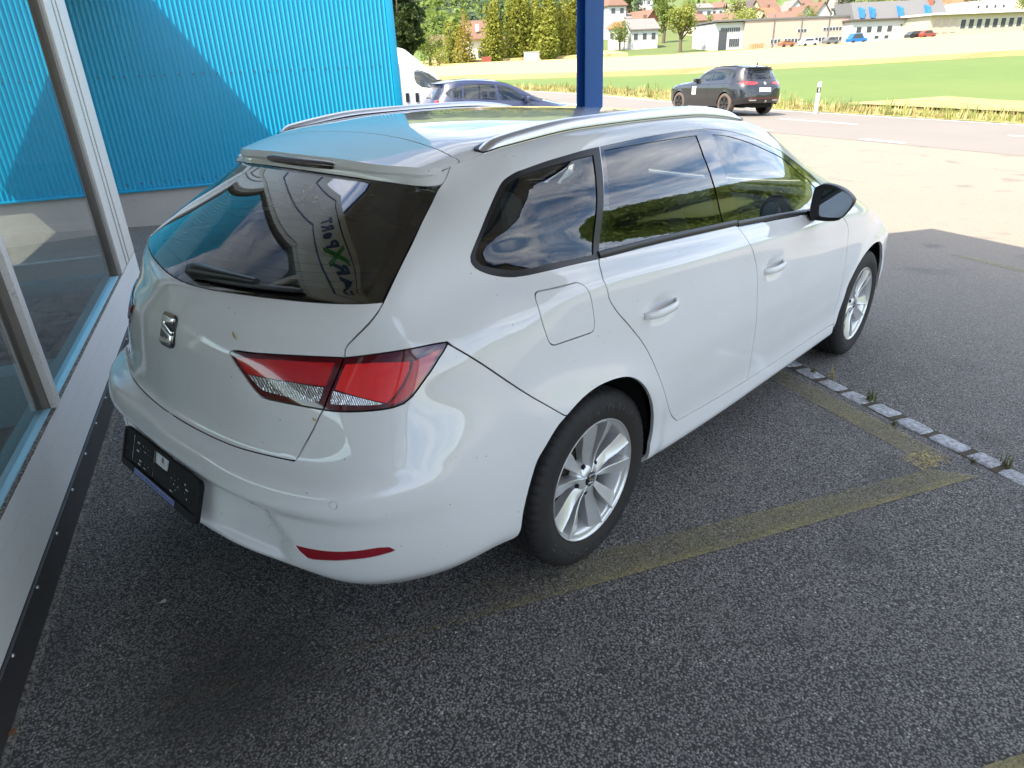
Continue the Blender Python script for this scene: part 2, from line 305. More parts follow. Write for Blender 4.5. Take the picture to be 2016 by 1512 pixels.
def build_loft(LEV=LEV, X0=X0, SMIN=SMIN, wheels=((0.0, .3155, .013), (2.636, .3155, .013)), hero=True, st=0.01):
    VK = [l[0] for l in LEV]; VMAX = VK[-1]
    def to_s(x, y):
        if x >= X0: return X0-x, y-Y0
        if y > Y0:
            a = math.atan2(X0-x, y-Y0); return a/(math.pi/2)*FL, math.hypot(X0-x, y-Y0)
        return FL+Y0-y, X0-x
    sg = np.arange(SMIN, SMAX+0.005, st); sg[-1] = SMAX; vg = np.arange(0, VMAX+1e-6, 0.004)
    D = []; Z = []
    for v, pts in LEV:
        q = sorted([(*to_s(x, y), z) for x, y, z in pts]); q = np.array(q)
        D.append(pchip(q[:, 0], q[:, 1], sg)[0]); Z.append(pchip(q[:, 0], q[:, 2], sg)[0])
    D = np.array(D); Z = np.array(Z)
    def blur(A, sig, axis):
        r = int(3*sig+1); k = np.exp(-0.5*(np.arange(-r, r+1)/sig)**2); k /= k.sum()
        ends = (2*A.take([0], axis) - A.take(range(r, 0, -1), axis), 2*A.take([-1], axis) - A.take(range(-2, -r-2, -1), axis))
        if axis == 0 : pass
        B = np.concatenate([ends[0], A, ends[1]], axis)
        return np.apply_along_axis(lambda c: np.convolve(c, k, 'valid'), axis, B)
    def blur_s(A):          # mirror at the rear middle, straight on at the front
        r = 15; k = np.exp(-0.5*(np.arange(-r, r+1)/4.0)**2); k /= k.sum()
        B = np.concatenate([2*A[:, :1]-A[:, r:0:-1], A, A[:, -2:-r-2:-1]], 1)
        return np.apply_along_axis(lambda c: np.convolve(c, k, 'valid'), 1, B)
    D = blur_s(D); Z = blur_s(Z)
    def sms(x): x = np.clip(x, 0, 1); return x*x*(3-2*x)
    wq = sms((sg-0.50)/0.14); qq = (SMAX-sg)**2; mq = sg >= 0.56          # one clean sweep across the rear glass
    for i, v in enumerate(VK):
        if v >= 0.85 and hero:
            for A in (D, Z): A[i] = A[i]*(1-wq)+np.polyval(np.polyfit(qq[mq], A[i][mq], 4), np.minimum(qq, qq[mq].max()))*wq
    Dg = pchip(VK, D.T, vg); Zg = pchip(VK, Z.T, vg)          # (Ns, Nv)
    v0, v1 = (0.862, 1.256) if hero else (0.0, VMAX*.5); j0, j1 = int(v0/.004), int(v1/.004); tt = np.clip((vg-vg[j0])/(vg[j1]-vg[j0]), 0, 1)[None]; d0, d1, z0, z1 = Dg[:, j0:j0+1], Dg[:, j1:j1+1], Zg[:, j0:j0+1], Zg[:, j1:j1+1]
    nd, nz = (z1-z0), -(d1-d0); nl = np.hypot(nd, nz); bul = 0.003*4*tt*(1-tt); Dl = d0+(d1-d0)*tt+nd/nl*bul; Zl = z0+(z1-z0)*tt+nz/nl*bul
    if not hero: wq = wq*0
    mk = ((vg >= v0) & (vg <= v1))[None]*wq[:, None]; Dg = Dg*(1-mk)+Dl*mk; Zg = Zg*(1-mk)+Zl*mk
    Dg = blur(Dg, 2.2, 1); Zg = blur(Zg, 2.2, 1)
    P = np.zeros((len(sg), len(vg), 3))
    for i, s in enumerate(sg):
        if s <= 0: P[i, :, 0] = X0-s; P[i, :, 1] = Y0+Dg[i]
        elif s < FL:
            a = s/FL*math.pi/2; P[i, :, 0] = X0-Dg[i]*math.sin(a); P[i, :, 1] = Y0+Dg[i]*math.cos(a)
        else: P[i, :, 0] = X0-Dg[i]; P[i, :, 1] = Y0-(s-FL)
    P[:, :, 2] = Zg
    # gentle flare round both wheel arches
    for wx, wz, amp in wheels:
        r = np.hypot(P[:, :, 0]-wx, P[:, :, 2]-wz); side = np.clip((P[:, :, 1]-0.75)/0.1, 0, 1)
        P[:, :, 1] += amp*np.exp(-((r-0.35)/0.055)**2)*side*np.clip((P[:, :, 2]-0.2)/0.1, 0, 1)
    P[:, :, 1] *= -1
    ds = np.gradient(P, axis=0); dv = np.gradient(P, axis=1); Nn = np.cross(dv, ds); Nn /= np.linalg.norm(Nn, axis=2, keepdims=True)
    if Nn[len(sg)//3, len(vg)//2] @ np.array([0, -1, 0]) < 0: Nn = -Nn
    return sg, vg, P, Nn
SG, VG, LP, LN = build_loft()
def ev(s, v):
    """points and normals on the right-hand side"""
    s = np.asarray(s, float); v = np.asarray(v, float)
    fs = np.clip(np.interp(s, SG, np.arange(len(SG))), 0, len(SG)-1.001); fv = np.clip(v/0.004, 0, len(VG)-1.001)
    i = fs.astype(int); j = fv.astype(int); a = (fs-i)[..., None]; b = (fv-j)[..., None]
    def bl(A): return (1-a)*(1-b)*A[i, j]+a*(1-b)*A[i+1, j]+(1-a)*b*A[i, j+1]+a*b*A[i+1, j+1]
    n = bl(LN); return bl(LP), n/np.linalg.norm(n, axis=-1, keepdims=True)
def make_bvh():
    ii = np.arange(0, len(SG), 2); jj = np.arange(0, len(VG), 2); vs = LP[np.ix_(ii, jj)].reshape(-1, 3); m = len(jj); fs = []
    for a in range(len(ii)-1):
        for b in range(m-1): k = a*m+b; fs += [(k, k+m, k+m+1), (k, k+m+1, k+1)]
    return BVHTree.FromPolygons([tuple(v) for v in vs], fs), vs, fs, SG[ii], VG[jj], m
BVH, BV, BF, BS, BVV, BM_ = make_bvh()
def pix(px, py):
    """a point of the photograph on the car's surface -> (s, v)"""
    d = Vector(ray(px, py)).normalized(); loc, nor, fi, dist = BVH.ray_cast(Vector(CAM), d)
    if loc is None:      # just outside the outline: nearest surface point to the ray
        best = None
        for t in np.linspace(1.2, 7, 240):
            q = BVH.find_nearest(Vector(CAM)+d*t)
            if best is None or q[3] < best[3]: best = q
        loc, nor, fi = best[0], best[1], best[2]
    f = BF[fi]; A, B, C_ = (BV[k] for k in f); v0 = B-A; v1 = C_-A; v2 = np.array(loc)-A
    d00, d01, d11, d20, d21 = v0@v0, v0@v1, v1@v1, v2@v0, v2@v1; den = d00*d11-d01*d01
    b = (d11*d20-d01*d21)/den; c = (d00*d21-d01*d20)/den; w = (1-b-c, b, c)
    return (sum(wi*BS[k//BM_] for wi, k in zip(w, f)), sum(wi*BVV[k % BM_] for wi, k in zip(w, f)))
def trace(pts, ox=0, oy=0, k=1.0): return [pix(x/k+ox, y/k+oy) for x, y in pts]
def near_s(x, v, lo=-3.6, hi=0.9):
    """s at which level v passes x"""
    ss = np.linspace(lo, hi, 1800); P, _ = ev(ss, np.full_like(ss, v)); return ss[np.argmin(abs(P[:, 0]-x))]
def sv_xz(x, z):
    """point of the flank at given x, z"""
    s = X0-x; vv = np.linspace(0, VMAX, 700); P, _ = ev(np.full_like(vv, s), vv); return (s, vv[np.argmin(abs(P[:, 2]-z))])
# ---- 2D polygon helpers in (s, v)
def resample(poly, step, closed=True):
    out = []; n = len(poly); rng = range(n if closed else n-1)
    for i in rng:
        a = np.array(poly[i]); b = np.array(poly[(i+1) % n]); L_ = np.linalg.norm(b-a); k = max(1, int(math.ceil(L_/step)))
        for q in range(k): out.append(tuple(a+(b-a)*q/k))
    if not closed: out.append(tuple(poly[-1]))
    return out
def spline(pts, per=0.012):
    """smooth open curve through points (centripetal catmull-rom)"""
    p = [np.array(q, float) for q in pts]
    if len(p) < 3: return [tuple(q) for q in resample(pts, per, False)]
    p = [2*p[0]-p[1]]+p+[2*p[-1]-p[-2]]; out = []
    for i in range(1, len(p)-2):
        p0, p1, p2, p3 = p[i-1], p[i], p[i+1], p[i+2]; t1 = np.linalg.norm(p1-p0)**.5+1e-6; t2 = t1+np.linalg.norm(p2-p1)**.5+1e-6; t3 = t2+np.linalg.norm(p3-p2)**.5+1e-6
        n = max(1, int(np.linalg.norm(p2-p1)/per))
        for k in range(n):
            t = t1+(t2-t1)*k/n
            a1 = (t1-t)/t1*p0+t/t1*p1; a2 = (t2-t)/(t2-t1)*p1+(t-t1)/(t2-t1)*p2; a3 = (t3-t)/(t3-t2)*p2+(t-t2)/(t3-t2)*p3
            b1 = (t2-t)/t2*a1+t/t2*a2; b2 = (t3-t)/(t3-t1)*a2+(t-t1)/(t3-t1)*a3
            out.append(tuple((t2-t)/(t2-t1)*b1+(t-t1)/(t2-t1)*b2))
    out.append(tuple(p[-2])); return out
def area2(poly): a = np.array(poly); return float(np.sum(a[:, 0]*np.roll(a[:, 1], -1)-np.roll(a[:, 0], -1)*a[:, 1]))
def inset(poly, g, fixed):
    a = np.array(poly); n = len(a); sg = 1 if area2(poly) > 0 else -1; out = []
    for i in range(n):
        if fixed(a[i]): out.append(tuple(a[i])); continue
        e1 = a[i]-a[i-1]; e2 = a[(i+1) % n]-a[i]; e1 /= np.linalg.norm(e1)+1e-9; e2 /= np.linalg.norm(e2)+1e-9
        n1 = np.array([-e1[1], e1[0]])*sg; n2 = np.array([-e2[1], e2[0]])*sg; m = n1+n2; L_ = np.linalg.norm(m)
        m = n1 if L_ < 0.2 else m/L_; c = max(0.45, float(m @ n1)); out.append(tuple(a[i]+m*g/c))
    return out
def dedupe(poly, eps=2e-4):
    out = []
    for q in poly:
        if not out or math.hypot(q[0]-out[-1][0], q[1]-out[-1][1]) > eps: out.append(q)
    if len(out) > 1 and math.hypot(out[0][0]-out[-1][0], out[0][1]-out[-1][1]) <= eps: out.pop()
    return out
def inside(pts, poly):
    pts = np.atleast_2d(pts); a = np.array(poly); b = np.roll(a, -1, 0); r = np.zeros(len(pts), bool)
    for (x0, y0), (x1, y1) in zip(a, b):
        if y0 == y1: continue
        c = ((y0 > pts[:, 1]) != (y1 > pts[:, 1])) & (pts[:, 0] < (x1-x0)*(pts[:, 1]-y0)/(y1-y0)+x0); r ^= c
    return r
def bdist(pts, loops):
    out = np.full(len(pts), 9.0)
    for lp in loops:
        a = np.array(lp); b = np.roll(a, -1, 0)
        for p0, p1 in zip(a, b):
            d = p1-p0; t = np.clip(((pts-p0) @ d)/(d @ d+1e-12), 0, 1); out = np.minimum(out, np.linalg.norm(pts-(p0+t[:, None]*d), axis=1))
    return out
def panel(name, outer, holes=(), mat='white_car_paint', parent=None, gap=0.002, step=0.022, flange=0.014, off=0.0, side='R', fn=None, edge=0.012, hole_gap=None, domed=0.0):
    """sheet cut from the car's surface: outline and holes in (s, v); edges turn inwards. side: R, L, or C (both halves joined at the middle)"""
    fn = fn or ev; cen = (lambda q: q[0] > SMAX-1e-4) if side == 'C' else (lambda q: False)
    hole_gap = gap if hole_gap is None else hole_gap
    loops = [inset(dedupe(resample(dedupe(outer), edge)), gap, cen)] + [inset(dedupe(resample(dedupe(h), edge)), -hole_gap, cen) for h in holes]
    a = np.array(loops[0]); lo, hi = a.min(0), a.max(0)
    gx, gy = np.meshgrid(np.arange(lo[0]+step*.5, hi[0], step), np.arange(lo[1]+step*.5, hi[1], step)); g = np.stack([gx.ravel(), gy.ravel()], 1)
    if len(g):
        g = g[inside(g, loops[0])]
        for h in loops[1:]: g = g[~inside(g, h)]
        if len(g): g = g[bdist(g, loops) > step*0.42]
    pts = [Vector(q) for lp in loops for q in lp]; edges = []; k = 0
    for lp in loops:
        n = len(lp); edges += [(k+i, k+(i+1) % n) for i in range(n)]; k += n
    nb = k; pts += [Vector((float(q[0]), float(q[1]))) for q in g]
    r = delaunay_2d_cdt(pts, edges, [], 0, 1e-6); vo = np.array([(q.x, q.y) for q in r[0]]); tri = np.array([f for f in r[2] if len(f) == 3])
    c = vo[tri].mean(1); ok = inside(c, loops[0])
    for h in loops[1:]: ok &= ~inside(c, h)
    tri = tri[ok]
    P, Nn = fn(vo[:, 0], vo[:, 1])
    if domed > 0:
        dd = bdist(vo, loops); P = P+Nn*(domed*(1-np.exp(-dd/0.02)))[:, None]
    P = P+Nn*off
    # orient
    t = tri[len(tri)//2]
    q = tri; fnrm = np.cross(P[q[:, 1]]-P[q[:, 0]], P[q[:, 2]]-P[q[:, 0]]); e1_ = vo[q[:, 1]]-vo[q[:, 0]]; e2_ = vo[q[:, 2]]-vo[q[:, 0]]; ar = e1_[:, 0]*e2_[:, 1]-e1_[:, 1]*e2_[:, 0]; tri[ar < 0] = tri[ar < 0][:, ::-1]
    fnrm = np.cross(P[tri[:, 1]]-P[tri[:, 0]], P[tri[:, 2]]-P[tri[:, 0]])
    if np.sum(fnrm*Nn[tri[:, 0]]) < 0: tri = tri[:, ::-1]
    verts = [tuple(p) for p in P]; faces = [tuple(map(int, f)) for f in tri]; ln = [tuple(Nn[i]) for f in faces for i in f]
    if flange > 0:
        cnt = {}
        for f in faces:
            for i in range(3): cnt[(f[i], f[(i+1) % 3])] = 1
        bed = [(i, j) for (i, j) in cnt if (j, i) not in cnt and not (cen(vo[i]) and cen(vo[j]))]
        low = {}
        for e in bed:
            for i in e:
                if i not in low: low[i] = len(verts); verts.append(tuple(P[i]-Nn[i]*flange))
        for i, j in bed:
            f = (j, i, low[i], low[j]); faces.append(f); A = np.array(verts[i]); B = np.array(verts[j]); Cn = np.cross(np.array(verts[low[i]])-A, B-A); L_ = np.linalg.norm(Cn)+1e-12; Cn = Cn/L_
            ln += [tuple(Cn)]*4
    def mir(vs, fs, ns):
        v2 = [(x, -y, z) for x, y, z in vs]; f2 = [tuple(reversed(f)) for f in fs]; n2 = []; k = 0
        for f in fs:
            q = [ns[k+i] for i in range(len(f))]; k += len(f); n2 += [(a, -b, c) for a, b, c in reversed(q)]
        return v2, f2, n2
    if side == 'L': verts, faces, ln = mir(verts, faces, ln)
    if side == 'C':
        v2, f2, n2 = mir(verts, faces, ln); k = len(verts); faces = faces+[tuple(i+k for i in f) for f in f2]; verts = verts+v2; ln = ln+n2
    return mesh(name, verts, faces, mat, parent, True, ln)
def both(name, *a, **kw): return [panel(name, *a, side=sd, **kw) for sd in ('R', 'L')]
def ribbon(name, sv, width, mat, parent, off=0.001, height=0.0, side='R', offs=0.0):
    """narrow moulding lying along a curve on the surface"""
    sv = np.array(spline(sv, 0.015)); P, Nn = ev(sv[:, 0], sv[:, 1]); T = np.gradient(P, axis=0); T /= np.linalg.norm(T, axis=1, keepdims=True); B = np.cross(Nn, T)
    prof = [(-.5, 0), (-.42, .8), (0, 1), (.42, .8), (.5, 0)]; n = len(P); vs = []; fs = []
    for a, h in prof: vs += [tuple(q) for q in (P+B*(a*width+offs)+Nn*(off+h*height))]
    for k in range(len(prof)-1): fs += [(k*n+i, k*n+i+1, (k+1)*n+i+1, (k+1)*n+i) for i in range(n-1)]
    if side == 'L': vs = [(x, -y, z) for x, y, z in vs]; fs = [f[::-1] for f in fs]
    return mesh(name, vs, fs, mat, parent, True)

# ------------------------------------------------------------------ outlines read from the photograph
Z3 = (860, 200, 2.24); ZL = (430, 600, 4.2); Z6 = (440, 180, 3.877); Z2 = (200, 650, 2.88); ZF = (1560, 340, 3.977); ZA = (980, 720, 3.6); Z1 = (200, 180, 2.88)
belt_rear = trace([(720,692),(900,645),(1100,598),(1325,548)], *Z3)
belt_front = trace([(1330,553),(1500,520),(1600,502),(1683,486)], *Z3)
c_seam = trace([(716,690),(722,740),(735,790),(752,832),(758,862),(790,920),(850,990),(905,1060),(945,1130),(975,1200),(1000,1270),(1020,1340),(1036,1386),(1060,1408)], *Z3)
b_seam = trace([(1327,550),(1345,575),(1375,620),(1398,675),(1408,715),(1413,760),(1412,900),(1405,1000),(1392,1090),(1378,1170),(1372,1200)], *Z3)
f_seam = [pix(x/3.977+1560, y/3.977+340) for x, y in [(330,318),(385,345),(425,395),(437,440),(432,560),(420,680),(395,830),(360,980),(325,1100)]]
quarter_out = trace([(713,203),(600,232),(480,268),(390,300),(330,326),(292,355),(265,402),(230,482),(195,570),(166,640),(151,685),(153,706),(172,732),(212,752),(262,765),(322,770),(382,764),(480,744),(600,716),(713,691)], *Z3)
quarter_in = trace([(690,236),(560,268),(440,303),(360,331),(322,350),(298,384),(256,466),(212,570),(175,655),(170,685),(186,714),(240,734),(330,745),(390,740),(500,714),(690,675)], *Z3)
rdw_out = trace([(722,200),(900,161),(1050,136),(1168,122),(1200,226),(1240,330),(1283,438),(1326,549),(1100,598),(900,643),(720,692)], *Z3)
rdw_in = trace([(740,214),(900,184),(1050,161),(1146,148),(1180,240),(1220,350),(1268,540),(1100,576),(900,622),(742,660)], *Z3)
fdw_out = trace([(1172,121),(1230,122),(1300,132),(1380,155),(1480,200),(1580,264),(1650,318),(1692,362),(1688,430),(1683,486),(1500,521),(1330,555),(1285,440),(1243,330),(1204,226)], *Z3)
fdw_in = trace([(1217,143),(1290,151),(1370,175),(1470,219),(1570,284),(1640,343),(1677,385),(1675,470),(1500,506),(1348,537),(1305,420),(1255,280)], *Z3)
fuel = trace([(440,866),(462,850),(540,828),(600,813),(626,814),(652,830),(678,862),(681,890),(692,940),(697,988),(686,1012),(650,1030),(560,1060),(516,1073),(494,1060),(474,1020),(461,962),(459,925),(442,886)], *Z3)
bump_seam = trace([(48,58),(200,150),(400,283),(500,340),(575,382)], 860, 650, 2.24)
lo_top = trace([(1042,438),(1300,408),(1600,362),(1800,322),(1893,308)], *ZL)
lo_bot = trace([(1893,308),(1880,352),(1830,432),(1760,542),(1680,652),(1600,760),(1535,815),(1450,848),(1300,872),(1100,884),(960,880),(868,868)], *ZL)
li_top = trace([(1042,438),(900,432),(600,418),(300,400),(125,379),(97,388)], *ZL)
li_bot = trace([(97,388),(96,408),(130,470),(200,570),(280,680),(340,745),(372,768),(500,800),(700,838),(868,868)], *ZL)
l_split = trace([(1042,438),(980,590),(920,730),(868,868)], *ZL)
tg_up = trace([(1722,562),(1724,592),(1700,660),(1660,722),(1600,830),(1500,1030),(1400,1240),(1300,1460)], *Z6)[:-1] + trace([(1355,0),(1320,60),(1250,150),(1150,250),(1072,330),(1048,372),(1042,438)], *ZL)
tg_low = trace([(868,868),(830,930),(790,1020),(740,1110),(690,1200),(640,1290)], *ZL)
tg_bot = trace([(1092,742),(900,700),(700,637),(600,592),(500,540),(400,472)], *Z2)
gl_bot = trace([(1600,1195),(1400,1204),(1200,1195),(1000,1175),(800,1150),(600,1118)], *Z1)
# finish the rear curves square on the middle plane
tg_bot = [q for q in tg_bot if q[0] < SMAX-0.03]; tg_bot.append((SMAX, tg_bot[-1][1]+0.002))
gl_bot = [q for q in gl_bot if q[0] < SMAX-0.05]; gl_bot.append((SMAX, 0.852))
V_M1, V_L = 1.27, 1.22
def arch(cx, r, a0, a1, n=40, zc=0.3155):
    return [sv_xz(cx+r*math.cos(R(a)), max(0.17, zc+r*math.sin(R(a)))) for a in np.linspace(a0, a1, n)]
# ------------------------------------------------------------------ fine relief of the sheet metal
def relief():
    S_, V_ = np.meshgrid(SG, VG, indexing='ij')
    def sm(x): x = np.clip(x, 0, 1); return x*x*(3-2*x)
    # recessed middle of the rear bumper under the band, with its slanting edge
    edge = np.interp(V_, [0.0, 0.14, 0.19, 0.317, 0.345], [0.80, 0.765, 0.752, 0.792, 0.86])
    depth = (0.017-0.011*sm((S_-0.90)/0.08))*sm((S_-edge)/0.035)*sm((0.336-V_)/0.012)*sm((V_-0.085)/0.03)*sm((1.30-S_)/0.05+1)
    # hollows behind the door handles
    for (s0, v0) in ((-0.435, 0.668), (-1.335, 0.672)):
        depth = depth+0.016*np.exp(-(((S_-s0)/0.062)**2)**1.5-(((V_-v0)/0.030)**2)**1.5)
    LP[:] = LP-LN*depth[..., None]
    ds = np.gradient(LP, axis=0); dv = np.gradient(LP, axis=1); n = np.cross(dv, ds); n /= np.linalg.norm(n, axis=2, keepdims=True)
    n *= np.sign(np.sum(n*LN, axis=2, keepdims=True)); LN[:] = n
relief()
car = empty('estate_car', 'white estate car with silver roof rails parked under the canopy, rear towards the showroom', 'car')
# top of the car: roof, tailgate spoiler, windscreen, bonnet
ZC = [(-.60,1.275),(-.443,1.336),(-.35,1.362),(-.264,1.382),(-.1,1.408),(.2,1.430),(.6,1.441),(.9,1.436),(1.2,1.412),(1.45,1.345),(1.77,1.215),(2.1,1.055),(2.35,.995),(2.7,.94),(3.0,.875),(3.25,.805),(3.45,.74)]
def top_edge():
    e = LP[:, -1, :]; m = SG <= 0.40; return e[m][::-1]
TE = top_edge()
_te = LP[SG > 0.40, -1, :]
def zc_(x): return pchip([a for a, b in ZC], [b for a, b in ZC], np.clip(x, -.6, 3.45))[0]
def x_te(y): return np.interp(np.abs(y), (-_te[::-1, 1]), _te[::-1, 0])
TEx = LP[:, -1, 0][SG <= 0.36][::-1]; TEy = -LP[:, -1, 1][SG <= 0.36][::-1]; TEz = LP[:, -1, 2][SG <= 0.36][::-1]   # increasing x
XTIP = TEx[0]
def top_pt(a, b):
    """a: metres forward of the spoiler tip along the flank edge (0 = trailing edge), b: -1..1 across, scaled by 0.6"""
    a = np.asarray(a, float); t = np.asarray(b, float)/0.6
    xs = XTIP+a; ye = np.interp(xs, TEx, TEy); ze = np.interp(xs, TEx, TEz); y = t*ye
    k = np.exp(-a/0.09); x = xs+k*(x_te(y)-XTIP)
    h = 0.62*t**2+0.38*np.abs(t)**14
    z = zc_(x)-(zc_(xs)-ze)*h
    return np.stack([x, y, z], -1)
def ev_top(a, b):
    P = top_pt(a, b); e = 1e-3; da = top_pt(np.asarray(a)+e, b)-top_pt(np.asarray(a)-e, b); db = top_pt(a, np.asarray(b)+e)-top_pt(a, np.asarray(b)-e)
    n = np.cross(da, db); n /= np.linalg.norm(n, axis=-1, keepdims=True); n *= np.sign(n[..., 2:3]); return P, n
A_SEAM = 0.045
def rect(a0, a1, b=0.6, front=None, rear=None):
    n = 24; ys = np.linspace(-b, b, n)
    f = [(a1+(front(y) if front else 0), y) for y in ys]; r_ = [(a0+(rear(y) if rear else 0), y) for y in ys[::-1]]
    return f+r_
seam_bow = lambda y: -0.035*(1-(y/0.6)**2)*-1.0
a_ws = 1.22-XTIP; a_cowl = 2.14-XTIP; a_nose = 3.30-XTIP
roof = panel('roof', rect(A_SEAM, a_ws, 0.598, front=lambda y: 0.07*(1-(y/0.6)**2), rear=lambda y: 0.075*(1-(y/0.6)**2)**0.7), parent=car, fn=ev_top, step=0.03, gap=0.0015)
panel('windscreen', rect(a_ws, a_cowl, 0.585, front=lambda y: 0.10*(1-(y/0.6)**2), rear=lambda y: 0.07*(1-(y/0.6)**2)), mat='car_glass', parent=car, fn=ev_top, step=0.05, flange=0)
panel('bonnet', rect(a_cowl+.03, a_nose, 0.598, rear=lambda y: 0.10*(1-(y/0.6)**2)), parent=car, fn=ev_top, step=0.04)
panel('roof_lining', rect(A_SEAM+.03, a_ws, 0.57), mat='headliner', parent=car, fn=ev_top, step=0.06, off=-0.035, flange=0)
# tailgate with spoiler, glass, lamps
tailgate_edge = spline(tg_up)
i_gl = int(np.argmin([math.hypot(q[0]-gl_bot[0][0], q[1]-gl_bot[0][1]) for q in tailgate_edge]))
gl_bot[0] = tailgate_edge[i_gl]; gl_bot[-1] = (SMAX, 0.868)
glass_low = spline(gl_bot)
tg_poly = tailgate_edge[i_gl:] + spline(li_top)[1:] + spline(li_bot)[1:] + spline(tg_low)[1:] + spline(tg_bot)[1:] + [(SMAX, v) for v in np.linspace(tg_bot[-1][1], 0.868, 30)[1:]] + glass_low[::-1][1:]
tailgate = panel('tailgate', tg_poly, parent=car, side='C', step=0.018)
sp_poly = rect(0.0, A_SEAM, 0.598, front=lambda y: 0.075*(1-(y/0.6)**2)**0.7)
spoiler = panel('roof_spoiler', sp_poly, parent=car, fn=ev_top, step=0.02, flange=0.006, gap=0.0015)
def spoiler_lip():
    n = 60; ys = np.linspace(-0.597, 0.597, n); top, _ = ev_top(np.full(n, 0.002), ys); y = top[:, 1]; t = np.abs(ys)/0.6
    h = 0.040-0.010*t**3; rows = [top, top+np.stack([-.004+0*y, 0*y, -.006+0*y], 1), top+np.stack([-.010-.003*(1-t), 0*y, -h*.5], 1), top+np.stack([-.010*(1-t)-.001, 0*y, -h], 1), top+np.stack([.010+0*y, 0*y, -h-.006], 1), top+np.stack([.06+0*y, 0*y, -h+.002], 1)]
    vs = [tuple(p) for r_ in rows for p in r_]; fs = [(k*n+i, (k+1)*n+i, (k+1)*n+i+1, k*n+i+1) for k in range(len(rows)-1) for i in range(n-1)]
    o = mesh('rear_face', vs, [f[::-1] for f in fs], 'white_car_paint', spoiler, True); autosmooth(o, 0.5)
    # end caps at the flanks
    return rows
_lip = spoiler_lip()
up_edge = [q for q in tailgate_edge if q[1] > 1.262]
panel('cheek', [(q[0], q[1]) for q in up_edge]+[(s_, 1.262) for s_ in np.linspace(up_edge[-1][0]+.02, SMAX, 40)]+[(SMAX, 1.30)]+[(s_, 1.305+.02*(1-min(1, (s_-.36)/.2)) if s_ < .56 else 1.305) for s_ in np.linspace(SMAX, up_edge[0][0]+.01, 40)[1:]], parent=spoiler, side='C', gap=0.0015, off=-0.002, flange=0.01)
def brake_lamp():
    r2, r3 = _lip[2], _lip[3]; r1 = _lip[1]; n = len(r2); idx = [i for i in range(n) if abs(r2[i][1]) < 0.195]; vs = []; fs = []
    k = len(idx)
    for j, i in enumerate(idx):
        tt = abs(r2[i][1])/0.195; cut = 0.0 if tt < 0.82 else (tt-0.82)/0.18
        a = r1[i]*(0.75)+r2[i]*0.25; b = r2[i]*0.40+r3[i]*0.60; m = r2[i]; a = a+(m-a)*cut**2*0.9; b = b+(m-b)*cut**2*0.9
        vs += [tuple(a+np.array([.006, 0, .001])), tuple(a+np.array([-.0035, 0, .001])), tuple(m+np.array([-.0045, 0, 0])), tuple(b+np.array([-.0035, 0, 0])), tuple(b+np.array([.006, 0, 0]))]
    for j in range(k-1):
        q = j*5; fs += [(q+e, q+e+1, q+e+6, q+e+5) for e in range(4)]
    mesh('brake_lamp', vs, fs, 'brake_lamp', spoiler, True)
brake_lamp()
# rear glass from its lower edge up under the spoiler
v_top = 1.258
ge = [q for q in tailgate_edge[:i_gl+1] if q[1] < v_top]
g_in = [(q[0]+0.004, q[1]) for q in ge]
glass_poly = [(s_, v_top) for s_ in np.linspace(SMAX, g_in[0][0], 50)] + g_in[:-1] + glass_low + [(SMAX, v) for v in np.linspace(0.868, v_top, 22)[1:-1]]
rear_glass = panel('rear_window', glass_poly, mat='rear_car_glass', parent=car, side='C', flange=0.003, off=-0.001, gap=0.001)
def frit():
    ins = inset(dedupe(resample(dedupe(glass_poly), 0.012)), 0.045, lambda q: q[0] > SMAX-1e-4)
    lo = [(SMAX, v) for v in (0.868,)]
    # black printed border: outer outline minus inner, laid just under the glass
    band = inset(dedupe(resample(dedupe(glass_poly), 0.012)), 0.002, lambda q: q[0] > SMAX-1e-4)
    inner = [q for q in ins]
    n = len(band); vs = []; fs = []
    A = np.array(band); B = np.array(inner); B[:, 0] = np.where(A[:, 0] > SMAX-1e-3, SMAX, B[:, 0])
    PA, NA = ev(A[:, 0], A[:, 1]); PB, NB = ev(np.minimum(B[:, 0], SMAX), B[:, 1]); PA = PA-NA*.0035; PB = PB-NB*.0035
    for sd in (1, -1):
        k = len(vs); vs += [(p[0], p[1]*sd, p[2]) for p in PA]+[(p[0], p[1]*sd, p[2]) for p in PB]
        for i in range(n):
            j = (i+1) % n
            if A[i][0] > SMAX-1e-3 and A[j][0] > SMAX-1e-3: continue
            fs.append((k+i, k+j, k+n+j, k+n+i))
    mesh('black_border', vs, fs, 'gloss_black', rear_glass)
    # heater wires
    mb = MB()
    for v in np.linspace(0.905, 1.20, 13):
        ss = np.linspace(0.60+0.0, SMAX, 26); sl = np.interp(v, [q[1] for q in ge[::-1]], [q[0] for q in ge[::-1]])+0.06; ss = np.linspace(sl, SMAX, 26)
        P, N_ = ev(ss, np.full(26, v)); P = P-N_*.003
        for sd in (1, -1):
            a = [(p[0], p[1]*sd, p[2]) for p in P]; b = [(p[0], p[1]*sd, p[2]+.0011) for p in P]; mb.add(a+b, [(i, i+1, 26+i+1, 26+i) for i in range(25)])
    mb.build('heater_wires', 'cabin_dark', rear_glass)
frit()
